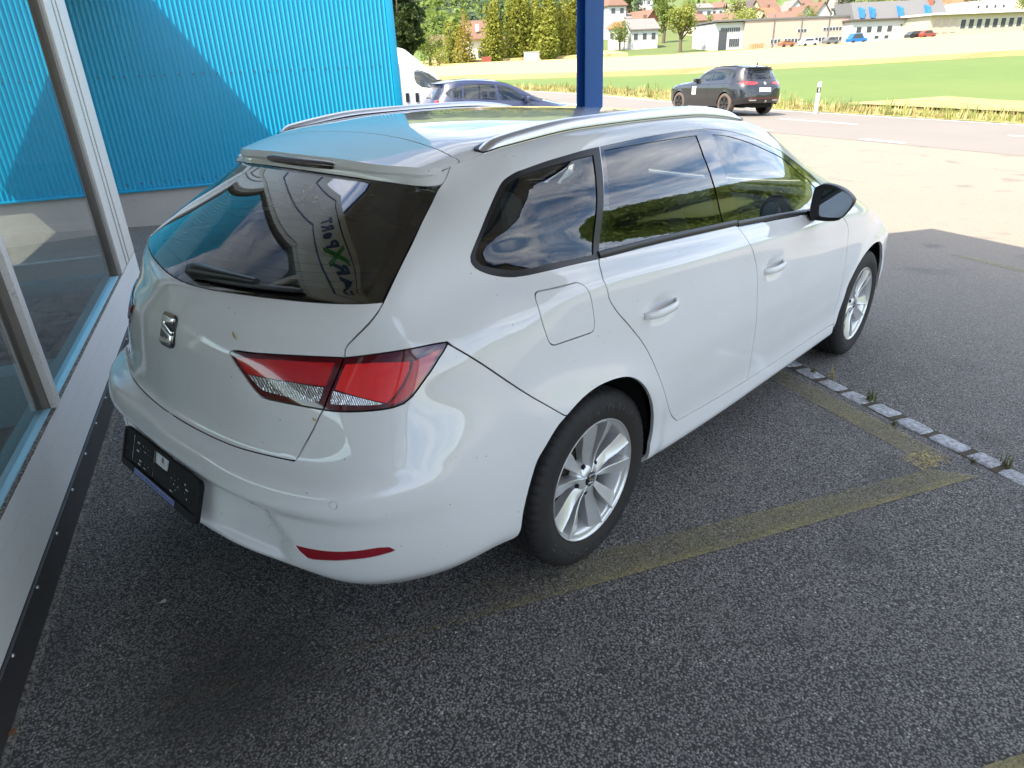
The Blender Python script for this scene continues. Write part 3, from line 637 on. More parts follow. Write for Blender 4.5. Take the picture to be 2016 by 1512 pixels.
# lamps
def zone(pts, z=ZL): return spline(trace(pts+[pts[0]], *z))[:-1] if False else resample(trace(pts, *z), 0.008)
for sd in ('R', 'L'):
    outer = panel('tail_lamp', spline(lo_top)+spline(lo_bot)[1:]+[q for q in spline(l_split[::-1])[1:-1]], mat='lamp_dark_red', parent=car, side=sd, step=0.008, domed=0.0018, gap=0.002)
    zs = [('lens', 'lamp_bright_red', [(1060,492),(1300,478),(1585,468),(1575,540),(1530,640),(1460,745),(1395,812),(1200,768),(972,700),(1010,600)]),
          ('lens', 'lamp_clear', [(952,712),(1080,745),(1210,778),(1375,817),(1290,828),(930,822)]),
          ('lens', 'lamp_red', [(1612,468),(1740,410),(1835,360),(1790,450),(1720,560),(1640,680),(1560,770),(1480,812),(1405,826),(1470,760),(1545,650),(1595,540)])]
    for nm, mt, pl in zs: panel(nm, zone(pl), mat=mt, parent=outer, side=sd, off=0.0050, flange=0.003, gap=0.0, step=0.009)
    inner = panel('tail_lamp', spline(li_top)+spline(li_bot)[1:]+[q for q in spline(l_split[::-1])[1:-1]], mat='lamp_dark_red', parent=tailgate, side=sd, step=0.008, domed=0.0018, gap=0.002)
    for nm, mt, pl in [('lens', 'lamp_red', [(150,427),(400,452),(700,470),(963,480),(930,580),(892,672),(600,632),(250,568),(195,490)]), ('lens', 'lamp_clear', [(252,575),(600,640),(880,685),(860,750),(836,803),(640,773),(380,708),(320,650)])]:
        panel(nm, zone(pl), mat=mt, parent=inner, side=sd, off=0.0050, flange=0.003, gap=0.0, step=0.009)
# rear bumper
arch_r = spline(trace([(180,1060),(210,920),(260,740),(330,590),(420,440),(490,355),(580,255),(680,170),(760,125),(850,92),(920,82),(980,95),(1040,145),(1080,220),(1100,310),(1103,380),(1095,480),(1078,560)], *ZA))
bs_ = spline(bump_seam); ia = int(np.argmin([math.hypot(q[0]-bs_[-1][0], q[1]-bs_[-1][1]) for q in arch_r])); bs_[-1] = arch_r[ia]
bot = spline([(.250,.085),(.262,.040),(.35,.035),(.435,.025),(.524,.008),(.603,.010),(.654,.030),(.70,.045),(.78,.060),(.876,.060),(1.02,.045),(1.15,.025),(SMAX,.012)])
def circ(s0, v0, r, n=28):
    P, N_ = ev(s0, v0); e = 1e-3; ks = np.linalg.norm((ev(s0+e, v0)[0]-ev(s0-e, v0)[0]))/(2*e); kv = np.linalg.norm((ev(s0, v0+e)[0]-ev(s0, v0-e)[0]))/(2*e)
    return [(s0+r/ks*math.cos(2*math.pi*i/n), v0+r/kv*math.sin(2*math.pi*i/n)) for i in range(n)]
sens = [pix(656, 995), pix(393, 922)]; cov = pix(534, 1058)
refl = spline(trace([(580,1073),(615,1081),(660,1086),(705,1084),(745,1078),(766,1077),(779,1083),(740,1096),(690,1103),(640,1104),(604,1099),(590,1087),(580,1073)], 0, 0, 1))[:-1]
holes = [circ(*sens[0], .0105), circ(*sens[1], .0105), circ(*cov, .026), refl]
bp = bs_ + arch_r[:ia][::-1] + bot + [(SMAX, v) for v in np.linspace(bot[-1][1], tg_bot[-1][1], 24)[1:]] + spline(tg_bot)[::-1][1:] + spline(tg_low)[::-1][1:] + spline(lo_bot)[::-1][1:-1]
bumper = panel('rear_bumper', bp, holes=holes, parent=car, side='C', step=0.011, hole_gap=0.0)
for sd in ('R', 'L'):
    for q in sens: panel('parking_sensor', circ(*q, .0105), parent=bumper, side=sd, gap=0.0011, step=0.006, edge=0.004, flange=0.004)
    if sd == 'R': panel('towing_eye_cover', circ(*cov, .026), parent=bumper, side=sd, gap=0.0008, step=0.01, edge=0.005, flange=0.004)
    panel('rear_reflector', refl, mat='reflector_red', parent=bumper, side=sd, gap=0.0008, step=0.01, off=-0.0015, flange=0.004)
panel('diffuser', [(q[0], q[1]) for q in bot if q[0] > 0.55]+[(SMAX, 0.0), (1.0, 0.0), (0.8, 0.0), (0.56, 0.0)], mat='black_trim', parent=bumper, side='C', off=-0.012, gap=-0.004, flange=0.03)
# flank: quarter panel with pillars, roof frame and sill; doors; wing; filler flap
arch_f = spline(trace([(325,1215),(380,1050),(430,900),(490,770),(560,650),(620,575),(660,545),(690,545),(703,600),(700,690),(680,800),(655,930),(640,1000)], *ZF))
bs_l = spline(b_seam); cs_l = spline(c_seam); fs_l = spline(f_seam)
dbot_r = [cs_l[-1]]+[(s_, v) for s_, v in zip(np.linspace(cs_l[-1][0], bs_l[-1][0], 12)[1:-1], np.linspace(cs_l[-1][1], 0.165, 12)[1:-1])]+[(bs_l[-1][0]-0.01, 0.163)]
f_low = (arch_f[0][0]+0.015, 0.150)
dbot_f = [dbot_r[-1]]+[(s_, v) for s_, v in zip(np.linspace(dbot_r[-1][0], f_low[0], 14)[1:-1], np.linspace(0.163, 0.150, 14)[1:-1])]+[f_low]
i0 = len(arch_r)-1
rdo = dedupe(resample(rdw_out, .012)); fdo = dedupe(resample(fdw_out, .012))
top_r = resample([c_seam[0], quarter_out[-1]], .01, False)
win_top = [rdw_out[0]]+rdw_out[1:4]+fdw_out[0:8]
a_base = (-2.02, 0.885)
side_poly = ([(s_, VMAX) for s_ in np.linspace(-2.25, 0.345, 130)] + tailgate_edge[1:] + spline(lo_top)[1:] + bs_[1:] + arch_r[ia+1:] + [(arch_r[-1][0]-.005, .07), (arch_r[-1][0], 0.03), (arch_r[-1][0]-.02, 0.0)]
   + [(s_, 0.0) for s_ in np.linspace(arch_r[-1][0]-.04, arch_f[0][0]+.03, 90)] + [(arch_f[0][0]+.002, .09), f_low] + dbot_f[::-1][1:] + dbot_r[::-1][1:] + cs_l[::-1][1:] + [rdw_out[0]] + rdw_out[1:4] + fdw_out[0:8] + [(-2.115, 1.02), (-2.13, 0.95), (-2.25, 0.90)])
def rounded(cs, rad, n=6):
    out = []; m = len(cs); cs = [np.array(c, float) for c in cs]
    for i in range(m):
        a, b, c = cs[i-1], cs[i], cs[(i+1) % m]; u = (a-b)/np.linalg.norm(a-b); w = (c-b)/np.linalg.norm(c-b); p0, p1 = b+u*rad, b+w*rad
        for k in range(n+1): t = k/n; out.append(tuple((1-t)**2*p0+2*t*(1-t)*b+t*t*p1))
    return out
fuel_l = rounded([(.158, .806), (-.040, .806), (-.062, .742), (-.074, .678), (.132, .684), (.156, .745)], .026)
q_out = spline(quarter_out)
for sd in ('R', 'L'):
    hs = [q_out]+([fuel_l] if sd == 'R' else [])
    sp_ = panel('side_panel', side_poly, holes=hs, parent=car, side=sd, step=0.018)
    if sd == 'R': panel('filler_flap', fuel_l, parent=sp_, side=sd, step=0.014, gap=0.0012, flange=0.006)
    rd = panel('rear_door', cs_l+dbot_r[1:]+bs_l[::-1]+resample(belt_rear[::-1], .02, False)[1:-1], parent=car, side=sd, step=0.014)
    fd_poly = bs_l+dbot_f+fs_l[::-1][1:]+[(-2.03, .835), (-1.92, .840)]+resample(belt_front[::-1], .02, False)[1:-1]
    fd = panel('front_door', fd_poly, parent=car, side=sd, step=0.014)
    fend = [(s_, VMAX) for s_ in np.linspace(-3.5, -2.26, 50)]+[(-2.14, 0.94), (-2.10, 0.88), (-2.06, .842)]+fs_l+[f_low]+arch_f+[(arch_f[-1][0]-.03, .06), (-3.3, 0.02), (-3.52, 0.0), (-3.56, .4), (-3.56, .8)]
    panel('front_wing', fend, parent=car, side=sd, step=0.03)
    # window surrounds and panes
    fq = panel('quarter_window', spline(quarter_in), mat='car_glass', parent=car, side=sd, off=-0.003, flange=0.003, gap=0, step=0.03)
    panel('window_surround', q_out, holes=[spline(quarter_in)], mat='black_trim', parent=fq, side=sd, off=0.0005, gap=-0.003, hole_gap=0, step=0.02, flange=0.006)
    wr = panel('door_window', resample(rdw_in, .012), mat='car_glass', parent=rd, side=sd, off=-0.004, flange=0.003, gap=0, step=0.03)
    panel('window_surround', rdo, holes=[resample(rdw_in, .012)], mat='gloss_black', parent=rd, side=sd, off=-0.0012, gap=-0.004, hole_gap=0, step=0.02, flange=0.006)
    wf = panel('door_window', resample(fdw_in, .012), mat='car_glass', parent=fd, side=sd, off=-0.004, flange=0.003, gap=0, step=0.03)
    panel('window_surround', fdo, holes=[resample(fdw_in, .012)], mat='gloss_black', parent=fd, side=sd, off=-0.0016, gap=-0.004, hole_gap=0, step=0.02, flange=0.006)
    ribbon('waist_moulding', [(q[0]+.0, q[1]+.012) for q in belt_rear], 0.022, 'black_trim', rd, 0.002, 0.004, sd)
    ribbon('waist_moulding', [(q[0], q[1]+.012) for q in belt_front], 0.022, 'black_trim', fd, 0.002, 0.004, sd)
    # inner pillar trim so the white sheet does not show inside
    def grow(p_, g): return inset(dedupe(resample(p_, .02)), -g, lambda q: False)
    panel('pillar_trim', [(s_, 1.25) for s_ in np.linspace(-2.0, 0.33, 60)]+[(0.45, 1.1), (0.52, 0.95), (0.52, 0.86), (0.2, 0.82), (-.5, .80), (-1.2, .80), (-2.0, .80), (-2.04, 1.0)], holes=[grow(quarter_in, .012), grow(rdw_in, .006), grow(fdw_in, .006)], mat='cabin_grey', parent=car, side=sd, off=-0.03, flange=0.0, step=0.05, gap=0)
    # door handles
    for d_, (s0, v0) in ((rd, (-0.425, 0.672)), (fd, (-1.325, 0.676))):
        n = 16; us = np.linspace(-1, 1, n); vs = []; fs = []; m = 10
        P, N_ = ev(s0-us*0.098, np.full(n, v0)+us*0.006)
        Tn = np.gradient(P, axis=0); Tn /= np.linalg.norm(Tn, axis=1, keepdims=True); B = np.cross(N_, Tn)
        base = P+N_*0.0
        for i, u in enumerate(us):
            lift = 0.030*(1-abs(u)**4)+0.004; hw = 0.0145*(1-0.25*abs(u)**3); th_ = 0.0095
            ce = np.array([P[i][0], -0.892-lift+0.008, P[i][2]])
            for j in range(m):
                a = 2*math.pi*j/m; vs.append(ce+B[i]*hw*math.cos(a)*np.sign(1)+N_[i]*th_*math.sin(a))
        for i in range(n-1):
            for j in range(m): fs.append((i*m+j, i*m+(j+1) % m, (i+1)*m+(j+1) % m, (i+1)*m+j))
        fs += [tuple(range(m))[::-1], tuple((n-1)*m+j for j in range(m))]
        vs = [tuple(v) for v in vs]
        if sd == 'L': vs = [(x, -y, z) for x, y, z in vs]; fs = [f[::-1] for f in fs]
        mesh('door_handle', vs, fs, 'white_car_paint', d_, True)
# dark structure behind the gaps, floor, wheel housings, nose
def shell():
    ii = np.arange(0, len(SG), 4); jj = np.arange(0, int(0.83/0.004), 5); vs = []; fs = []; m = len(jj)
    P = LP[np.ix_(ii, jj)]-LN[np.ix_(ii, jj)]*0.016
    for sd in (1, -1):
        k = len(vs); vs += [(p[0], p[1]*sd, p[2]) for row in P for p in row]
        for a in range(len(ii)-1):
            for b in range(m-1):
                q = P[a, b]
                if math.hypot(q[0]+.05, q[2]-.34) < 0.40 or math.hypot(q[0]-2.6, q[2]-.33) < 0.40: continue
                fs.append((k+a*m+b, k+(a+1)*m+b, k+(a+1)*m+b+1, k+a*m+b+1))
    mesh('body_shell', vs, fs, 'under_black', car)
    # pillar-height shell behind the tailgate gap
    ii = np.where((SG > 0.30) & (SG < 0.72))[0][::3]; jj = np.arange(int(.80/.004), len(VG)-14, 5); P = LP[np.ix_(ii, jj)]-LN[np.ix_(ii, jj)]*0.02; m = len(jj); vs = []; fs = []
    for sd in (1, -1):
        vs = []; fs = []; k = 0; vs += [(p[0], p[1]*sd, p[2]) for row in P for p in row]
        for a in range(len(ii)-1):
            for b in range(m-1):
                s_, v_ = SG[ii[a]], VG[jj[b]]
                se = np.interp(v_, [q[1] for q in tailgate_edge[::-1]], [q[0] for q in tailgate_edge[::-1]])
                if abs(s_-se) < 0.035: fs.append((k+a*m+b, k+(a+1)*m+b, k+(a+1)*m+b+1, k+a*m+b+1))
        mesh('gate_channel', vs, fs, 'under_black', car)
    mb = MB(); mb.box((-.80, -.48, .34), (3.1, .48, .37)); mb.box((.42, -.78, .2), (2.2, .78, .24)); mb.box((-.80, -.36, .30), (-.4, .36, .34)); mb.build('underbody', 'under_black', car)
    for wx, cx in ((0, -.05), (2.636, 2.60)):
        for sd in (1, -1):
            vs, fs = [], []; n = 26
            for i in range(n):
                a = math.pi*(0.03+0.94*i/(n-1)); r_ = 0.385
                for y in (0.50, 0.845): vs.append((cx+r_*math.cos(a), sd*y, 0.335+r_*math.sin(a)))
            for i in range(n-1): fs.append((2*i, 2*i+1, 2*i+3, 2*i+2))
            k = len(vs); vs.append((cx, sd*.5, .335)); fs += [(2*i, 2*i+2, k) for i in range(n-1)]
            mesh('wheel_housing', vs, fs, 'under_black', car)
    e = LP[5]; k = len(e); vs = [tuple(p) for p in e]+[(p[0], -p[1], p[2]) for p in e]; fs = [tuple(range(0, k, 6))+tuple(range(k, 2*k, 6))[::-1]]
    mesh('nose', vs, fs, 'white_car_paint', car)
shell()
# ------------------------------------------------------------------ wheels
def on_y(px, py, y):
    d = ray(px, py); t = (y-CAM[1])/d[1]; return CAM+t*d
S_UP = [(0,.62),(0,.90),(.10,1),(1,1),(1,.80),(.26,.80),(.26,.715),(1,.52),(1,.41)]
S_LO = [(1-x, 1-y) for x, y in S_UP]
def make_wheel(name, parent):
    w = bpy.data.objects.new(name, None); w.empty_display_size = .1; link(w, parent)
    prof = [(.214,.080),(.222,.092),(.240,.100),(.262,.1028),(.284,.100),(.300,.092),(.309,.084),(.3135,.074)]
    tread = []
    for y in (.066, .058): tread.append((.3155, y))
    for g in (.050, .018, -.018, -.050): tread += [(.3155, g+.0055), (.3085, g+.0045), (.3085, g-.0045), (.3155, g-.0055)]
    for y in (-.058, -.066): tread.append((.3155, y))
    full = prof+tread+[(r_, -y) for r_, y in prof[::-1]]
    n = 180; vs, fs = lathe(full, n); m = len(full)
    sh = [i for i, (r_, y) in enumerate(full) if abs(y) > .0565 and r_ > .299]
    for j in range(n):                                  # shoulder sipes
        if j % 3 == 0:
            for i in sh:
                x, y, z = vs[j*m+i]; r0 = math.hypot(x, z); k = (r0-0.0045)/r0; vs[j*m+i] = (x*k, y, z*k)
    mi = [0]*len(fs)
    for q in range(len(fs)):
        i = q % (m-1)
        if i <= 1 or i >= m-3: mi[q] = 1
    o = mesh('tyre', vs, fs, ['tyre_rubber', 'tyre_brown'], w, True); o.data.polygons.foreach_set('material_index', mi); autosmooth(o, 0.5)
    # raised maker's name on the sidewall, twice
    for base in (78, 258):
        mb = MB(); txt = 'MICHELIN'; adv = 7.2
        for k, ch in enumerate(txt):
            tv, tf = text_mesh(ch, 0.031, 0.0008, offset=0.0006); a = R(base+(len(txt)-1)/2*adv-k*adv)
            er = np.array([math.cos(a), 0, math.sin(a)]); et = np.array([math.sin(a), 0, -math.cos(a)])
            out = [tuple(er*(.262+y)+et*x*1.25+np.array([0, -.1034-z+max(0, abs(y)-.006)*.35, 0])) for x, y, z in tv]
            mb.add(out, tf)
        for k in (-1, 1):                              # bars either side
            a = R(base+k*35); er = np.array([math.cos(a), 0, math.sin(a)]); et = np.array([math.sin(a), 0, -math.cos(a)])
            mb.add([tuple(er*(.262+dy)+et*dx+np.array([0, -.1035+abs(dy)*.12, 0])) for dx, dy in ((-.011,-.011),(.011,-.011),(.011,.013),(-.011,.013))], [(0,1,2,3)])
        mb.build('sidewall_lettering', 'tyre_letter', o)
    # rim: barrel, lip, spokes, hub
    pr = [(.2085,-.080),(.2145,-.0905),(.2165,-.0935),(.2185,-.0915),(.2175,-.086)]
    vs, fs = lathe([(.190,.085),(.186,.05),(.180,.0),(.186,-.04),(.198,-.070),(.2055,-.082)]+pr, 96)
    rim = mesh('rim', vs, [f[::-1] for f in fs], 'alloy_silver', w, True)
    sp0 = MB()
    def spoke(a0, hand):
        st = [(.024,.0115,.0105),(.046,.012,.0115),(.075,.0145,.0145),(.11,.0180,.0190),(.15,.0220,.0245),(.185,.0250,.0290),(.2075,.0265,.0315)]
        vs = []; fs = []
        for i, (r_, wa, wb) in enumerate(st):
            yt = -.0735-.013*(r_/.2075)**1.3+.010*math.exp(-((r_-.09)/.05)**2)
            for (wx, yy) in ((-wa*.9, -.030), (-wa, yt+.0125), (-wa*.55, yt+.0085), (wb*.55, yt+.0015), (wb*.86, yt-.0045), (wb, yt-.003), (wb*.98, -.030)):
                wx *= hand; x = r_; t = wx; a = a0
                vs.append((x*math.cos(a)-t*math.sin(a), yy, x*math.sin(a)+t*math.cos(a)))
        k = 7
        for i in range(len(st)-1):
            for j in range(k-1):
                f = (i*k+j, i*k+j+1, (i+1)*k+j+1, (i+1)*k+j); fs.append(f if hand > 0 else f[::-1])
        return vs, fs
    for p in range(5):
        for hand in (1, -1):
            a0 = R(72*p+17)+hand*R(-17.0); vs, fs = spoke(a0, hand)
            o2 = mesh('spoke', vs, fs, 'alloy_silver', rim, True); autosmooth(o2, 0.45)
    vs, fs = lathe([(.0,-.0745),(.029,-.0745),(.034,-.0755),(.040,-.073),(.052,-.066),(.064,-.052),(.070,-.03)], 48); mesh('hub', vs, fs[:], 'alloy_silver', rim, True)
    for p in range(5):
        a = R(72*p+17+36); c = np.array([.056*math.cos(a), -.0655, .056*math.sin(a)])
        vs, fs = lathe([(.0,-.0005),(.007,-.0005),(.0085,.001),(.0095,.008)], 14); mesh('bolt_hole', [tuple(c+np.array(v)) for v in vs], fs, 'under_black', rim, True)
    vs, fs = lathe([(0,-.0775),(.0255,-.0772),(.0275,-.0755),(.028,-.072)], 40); cap = mesh('centre_cap', vs, fs, 'gloss_black', rim, True)
    for q in (S_UP, S_LO):
        mb = MB(); mb.prism([((x-.5)*.030, -.0776, (y-.5)*.036) for x, y in q], (0, -.0022, 0)); mb.build('letter_emblem', 'chrome', cap, bevel=.0005, seg=1)
    vs, fs = lathe([(0,-.022),(.13,-.022),(.135,-.018),(.135,-.004),(0,-.004)], 48); mesh('brake_disc', vs, fs, 'brake_disc', w, True)
    vs, fs = lathe([(.19,.07),(.05,.07),(0,.07)], 40); mesh('wheel_back', vs, fs, 'under_black', w)
    return w
w0 = make_wheel('wheel', car); w0.location = (0, -.760, .3135); w0.rotation_euler = (0, R(9), 0)
for x, y, rz, sp in ((2.636, -.7745, 0, 40), (0, .760, 180, 100), (2.636, .7745, 180, 10)):
    c = copy_tree(w0, car); c.location = (x, y, .3135); c.rotation_euler = (0, R(sp), R(rz))
    c.rotation_mode = 'XYZ'

# ------------------------------------------------------------------ roof rails, mirrors, wiper, badge, plate holder
def roof_rail(sd):
    n = 60; u = np.linspace(0, 1, n); s_ = 0.128+(-1.475-0.128)*u; v_ = np.full(n, VMAX-0.006)
    P, N_ = ev(s_, v_); Tn = np.gradient(P, axis=0); Tn /= np.linalg.norm(Tn, axis=1, keepdims=True); inw = np.array([0, 1.0, 0]); up = np.array([0, 0, 1.0])
    e = np.minimum(u, 1-u); lift = 0.036*(1-np.exp(-(e/0.055)**1.2)); wid = 0.021*(1-np.exp(-(e/0.018)))+0.002
    prof = [(-1.0,-.3),(-1.05,.15),(-.85,.62),(-.35,.95),(.25,1.0),(.75,.75),(1.0,.25),(1.0,-.3)]; m = len(prof); vs = []; fs = []
    for i in range(n):
        c = P[i]+inw*0.024
        for a, b in prof: vs.append(c+inw*a*wid[i]+up*(b*lift[i] if b > 0 else b*0.02))
    for i in range(n-1):
        for j in range(m-1): fs.append((i*m+j, (i+1)*m+j, (i+1)*m+j+1, i*m+j+1))
    fs += [tuple(range(m)), tuple((n-1)*m+j for j in range(m))[::-1]]
    vs = [tuple(v) for v in vs]
    if sd == 'L': vs = [(x, -y, z) for x, y, z in vs]; fs = [f[::-1] for f in fs]
    o = mesh('roof_rail', vs, fs, 'brushed_rail', car, True); autosmooth(o, 0.9)
    vs = []; fs = []                                  # dark foot under the rail
    for i in range(n):
        c = P[i]+inw*0.024
        for a, b in ((-1.25, .0035), (-1.1, .006), (1.1, .006), (1.25, .0)): vs.append(tuple(c+inw*a*(wid[i])+up*b*(1 if a < 0 else 3)))
    for i in range(n-1):
        for j in range(3): fs.append((i*4+j, (i+1)*4+j, (i+1)*4+j+1, i*4+j+1))
    if sd == 'L': vs = [(x, -y, z) for x, y, z in vs]; fs = [f[::-1] for f in fs]
    mesh('rail_foot', vs, fs, 'black_trim', o, True)
for sd in ('R', 'L'): roof_rail(sd)
def door_mirror(sd):
    # housing: rounded shell, open rear holding the glass
    k = 1 if sd == 'R' else -1; xm = 1.575
    OUT = [(-.868,1.098),(-.90,1.116),(-.935,1.116),(-.98,1.102),(-1.015,1.080),(-1.034,1.058),(-1.030,1.035),(-1.008,.995),(-.985,.970),(-.95,.962),(-.90,.960),(-.872,.964),(-.864,1.0),(-.864,1.05)]
    cy, cz = -.945, 1.038
    ring_ = np.array(spline(OUT+[OUT[0]], .0085)[:-1]); ring_ = ring_[np.linspace(0, len(ring_)-1e-6, 40).astype(int)]
    def rim_(a): return ring_[int(round(a*40)) % 40]
    n = 40; vs = []; fs = []; layers = [(0.0, 1.0), (0.004, 1.02), (.03, 1.04), (.06, .98), (.085, .84), (.102, .58), (.11, .25)]
    for dx, sc in layers:
        for i in range(n):
            y, z = rim_(i/n); vs.append((xm+dx+.02*(-y-.95), cy+(y-cy)*sc, cz+(z-cz)*sc))
    for l in range(len(layers)-1):
        for i in range(n): fs.append((l*n+i, l*n+(i+1) % n, (l+1)*n+(i+1) % n, (l+1)*n+i))
    fs.append(tuple((len(layers)-1)*n+i for i in range(n)))
    ins = []
    for i in range(n):
        y, z = rim_(i/n); ins.append((xm+.012+.02*(-y-.95), cy-.018+(y-cy)*(.80 if y > cy else .84), cz+(z-cz)*.80))
    q = len(vs); vs += ins
    for i in range(n): fs.append((q+i, q+(i+1) % n, (i+1) % n, i))
    def flip(vs, fs): return ([(x, y*k, z) for x, y, z in vs], fs if k < 0 else [f[::-1] for f in fs])
    o = mesh('door_mirror', *flip(vs, fs), 'black_trim', car, True); autosmooth(o, 0.8)
    gl = [(x+.001, y, z) for x, y, z in ins]; mesh('mirror_glass', *flip(gl, [tuple(range(n))]), 'mirror_glass', o)
    vs = [(1.62,-.842,.935),(1.76,-.842,.945),(1.76,-.835,.985),(1.61,-.835,.99),(1.59,-.905,.962),(1.66,-.905,.965),(1.66,-.90,1.0),(1.59,-.90,1.0)]
    mb = MB(); vs2 = [(x, y*k, z) for x, y, z in vs]; mb.add(vs2, [(0,1,2,3),(4,7,6,5),(0,4,5,1),(1,5,6,2),(2,6,7,3),(3,7,4,0)]); mb.build('mirror_foot', 'black_trim', o, bevel=.008)
    # black sail between mirror and window
for sd in ('R', 'L'): door_mirror(sd)
def rear_wiper():
    arm = [pix(x, y) for x, y in [(352,527),(372,533),(400,541),(440,549),(480,556),(512,562)]]; arm = np.array(spline(arm, .02)); P, N_ = ev(arm[:, 0], arm[:, 1]); n = len(P)
    u = np.linspace(0, 1, n); Tn = np.gradient(P, axis=0); Tn /= np.linalg.norm(Tn, axis=1, keepdims=True); B = np.cross(N_, Tn)
    hw = np.interp(u, [0, .08, .25, .7, 1], [.012, .024, .022, .013, .010]); ht = np.interp(u, [0, .1, .3, .8, 1], [.022, .036, .030, .022, .018])
    vs = []; fs = []; prof = [(-1,0),(-.95,.55),(-.5,.95),(0,1),(.5,.95),(.95,.55),(1,0)]; m = len(prof)
    for i in range(n):
        for a, b in prof: vs.append(tuple(P[i]+B[i]*a*hw[i]+N_[i]*(b*ht[i]+(.001 if u[i] < .15 else .006))))
    for i in range(n-1):
        for j in range(m-1): fs.append((i*m+j, (i+1)*m+j, (i+1)*m+j+1, i*m+j+1))
    fs += [tuple(range(m)), tuple((n-1)*m+j for j in range(m))[::-1]]
    o = mesh('rear_wiper', vs, fs, 'black_trim', tailgate, True); autosmooth(o, 0.9)
    bl = [pix(x, y) for x, y in [(412,552),(460,561),(520,569),(560,573),(597,576)]]; bl = np.array(spline(bl, .02)); P, N_ = ev(bl[:, 0], bl[:, 1]); mb = MB()
    mb.tube([p+q*.009 for p, q in zip(P, N_)], [.0075]*(len(P)-1)+[.005], 8); mb.build('wiper_blade', 'black_trim', o, smooth=True)
    mb = MB(); mb.tube([p+q*.003 for p, q in zip(P, N_)], .003, 6); mb.build('wiper_rubber', 'under_black', o)
rear_wiper()
def badge():
    # tailgate emblem at the middle
    c, nrm = ev(SMAX-0.0005, 0.722); c = np.array([c[0], 0, c[2]]); nrm = np.array([nrm[0], 0, nrm[2]]); nrm /= np.linalg.norm(nrm); ex = np.array([0, -1.0, 0]); ez = np.cross(nrm, ex); ez *= np.sign(ez[2])
    def fr(a, b, h): return c+ex*a+ez*b+nrm*h
    W_, H_ = .088, .098; r_ = .02; out = []
    for (sx, sy) in ((1, 1), (-1, 1), (-1, -1), (1, -1)):
        for k in range(5):
            a = math.atan2(sy, sx)-math.pi/4+math.pi/2*k/4; out.append((sx*(W_/2-r_)+r_*math.cos(a), sy*(H_/2-r_)+r_*math.sin(a)))
    mb = MB(); mb.prism([fr(a, b, -.004) for a, b in out], nrm*.008); b_ = mb.build('emblem', 'gloss_black', tailgate, bevel=.001, seg=1)
    for q in (S_UP, S_LO):
        mb = MB(); mb.prism([fr((x-.5)*.070, (y-.5)*.080, .003) for x, y in q], nrm*.006); mb.build('letter_emblem', 'chrome', b_, bevel=.0022, seg=2)
badge()
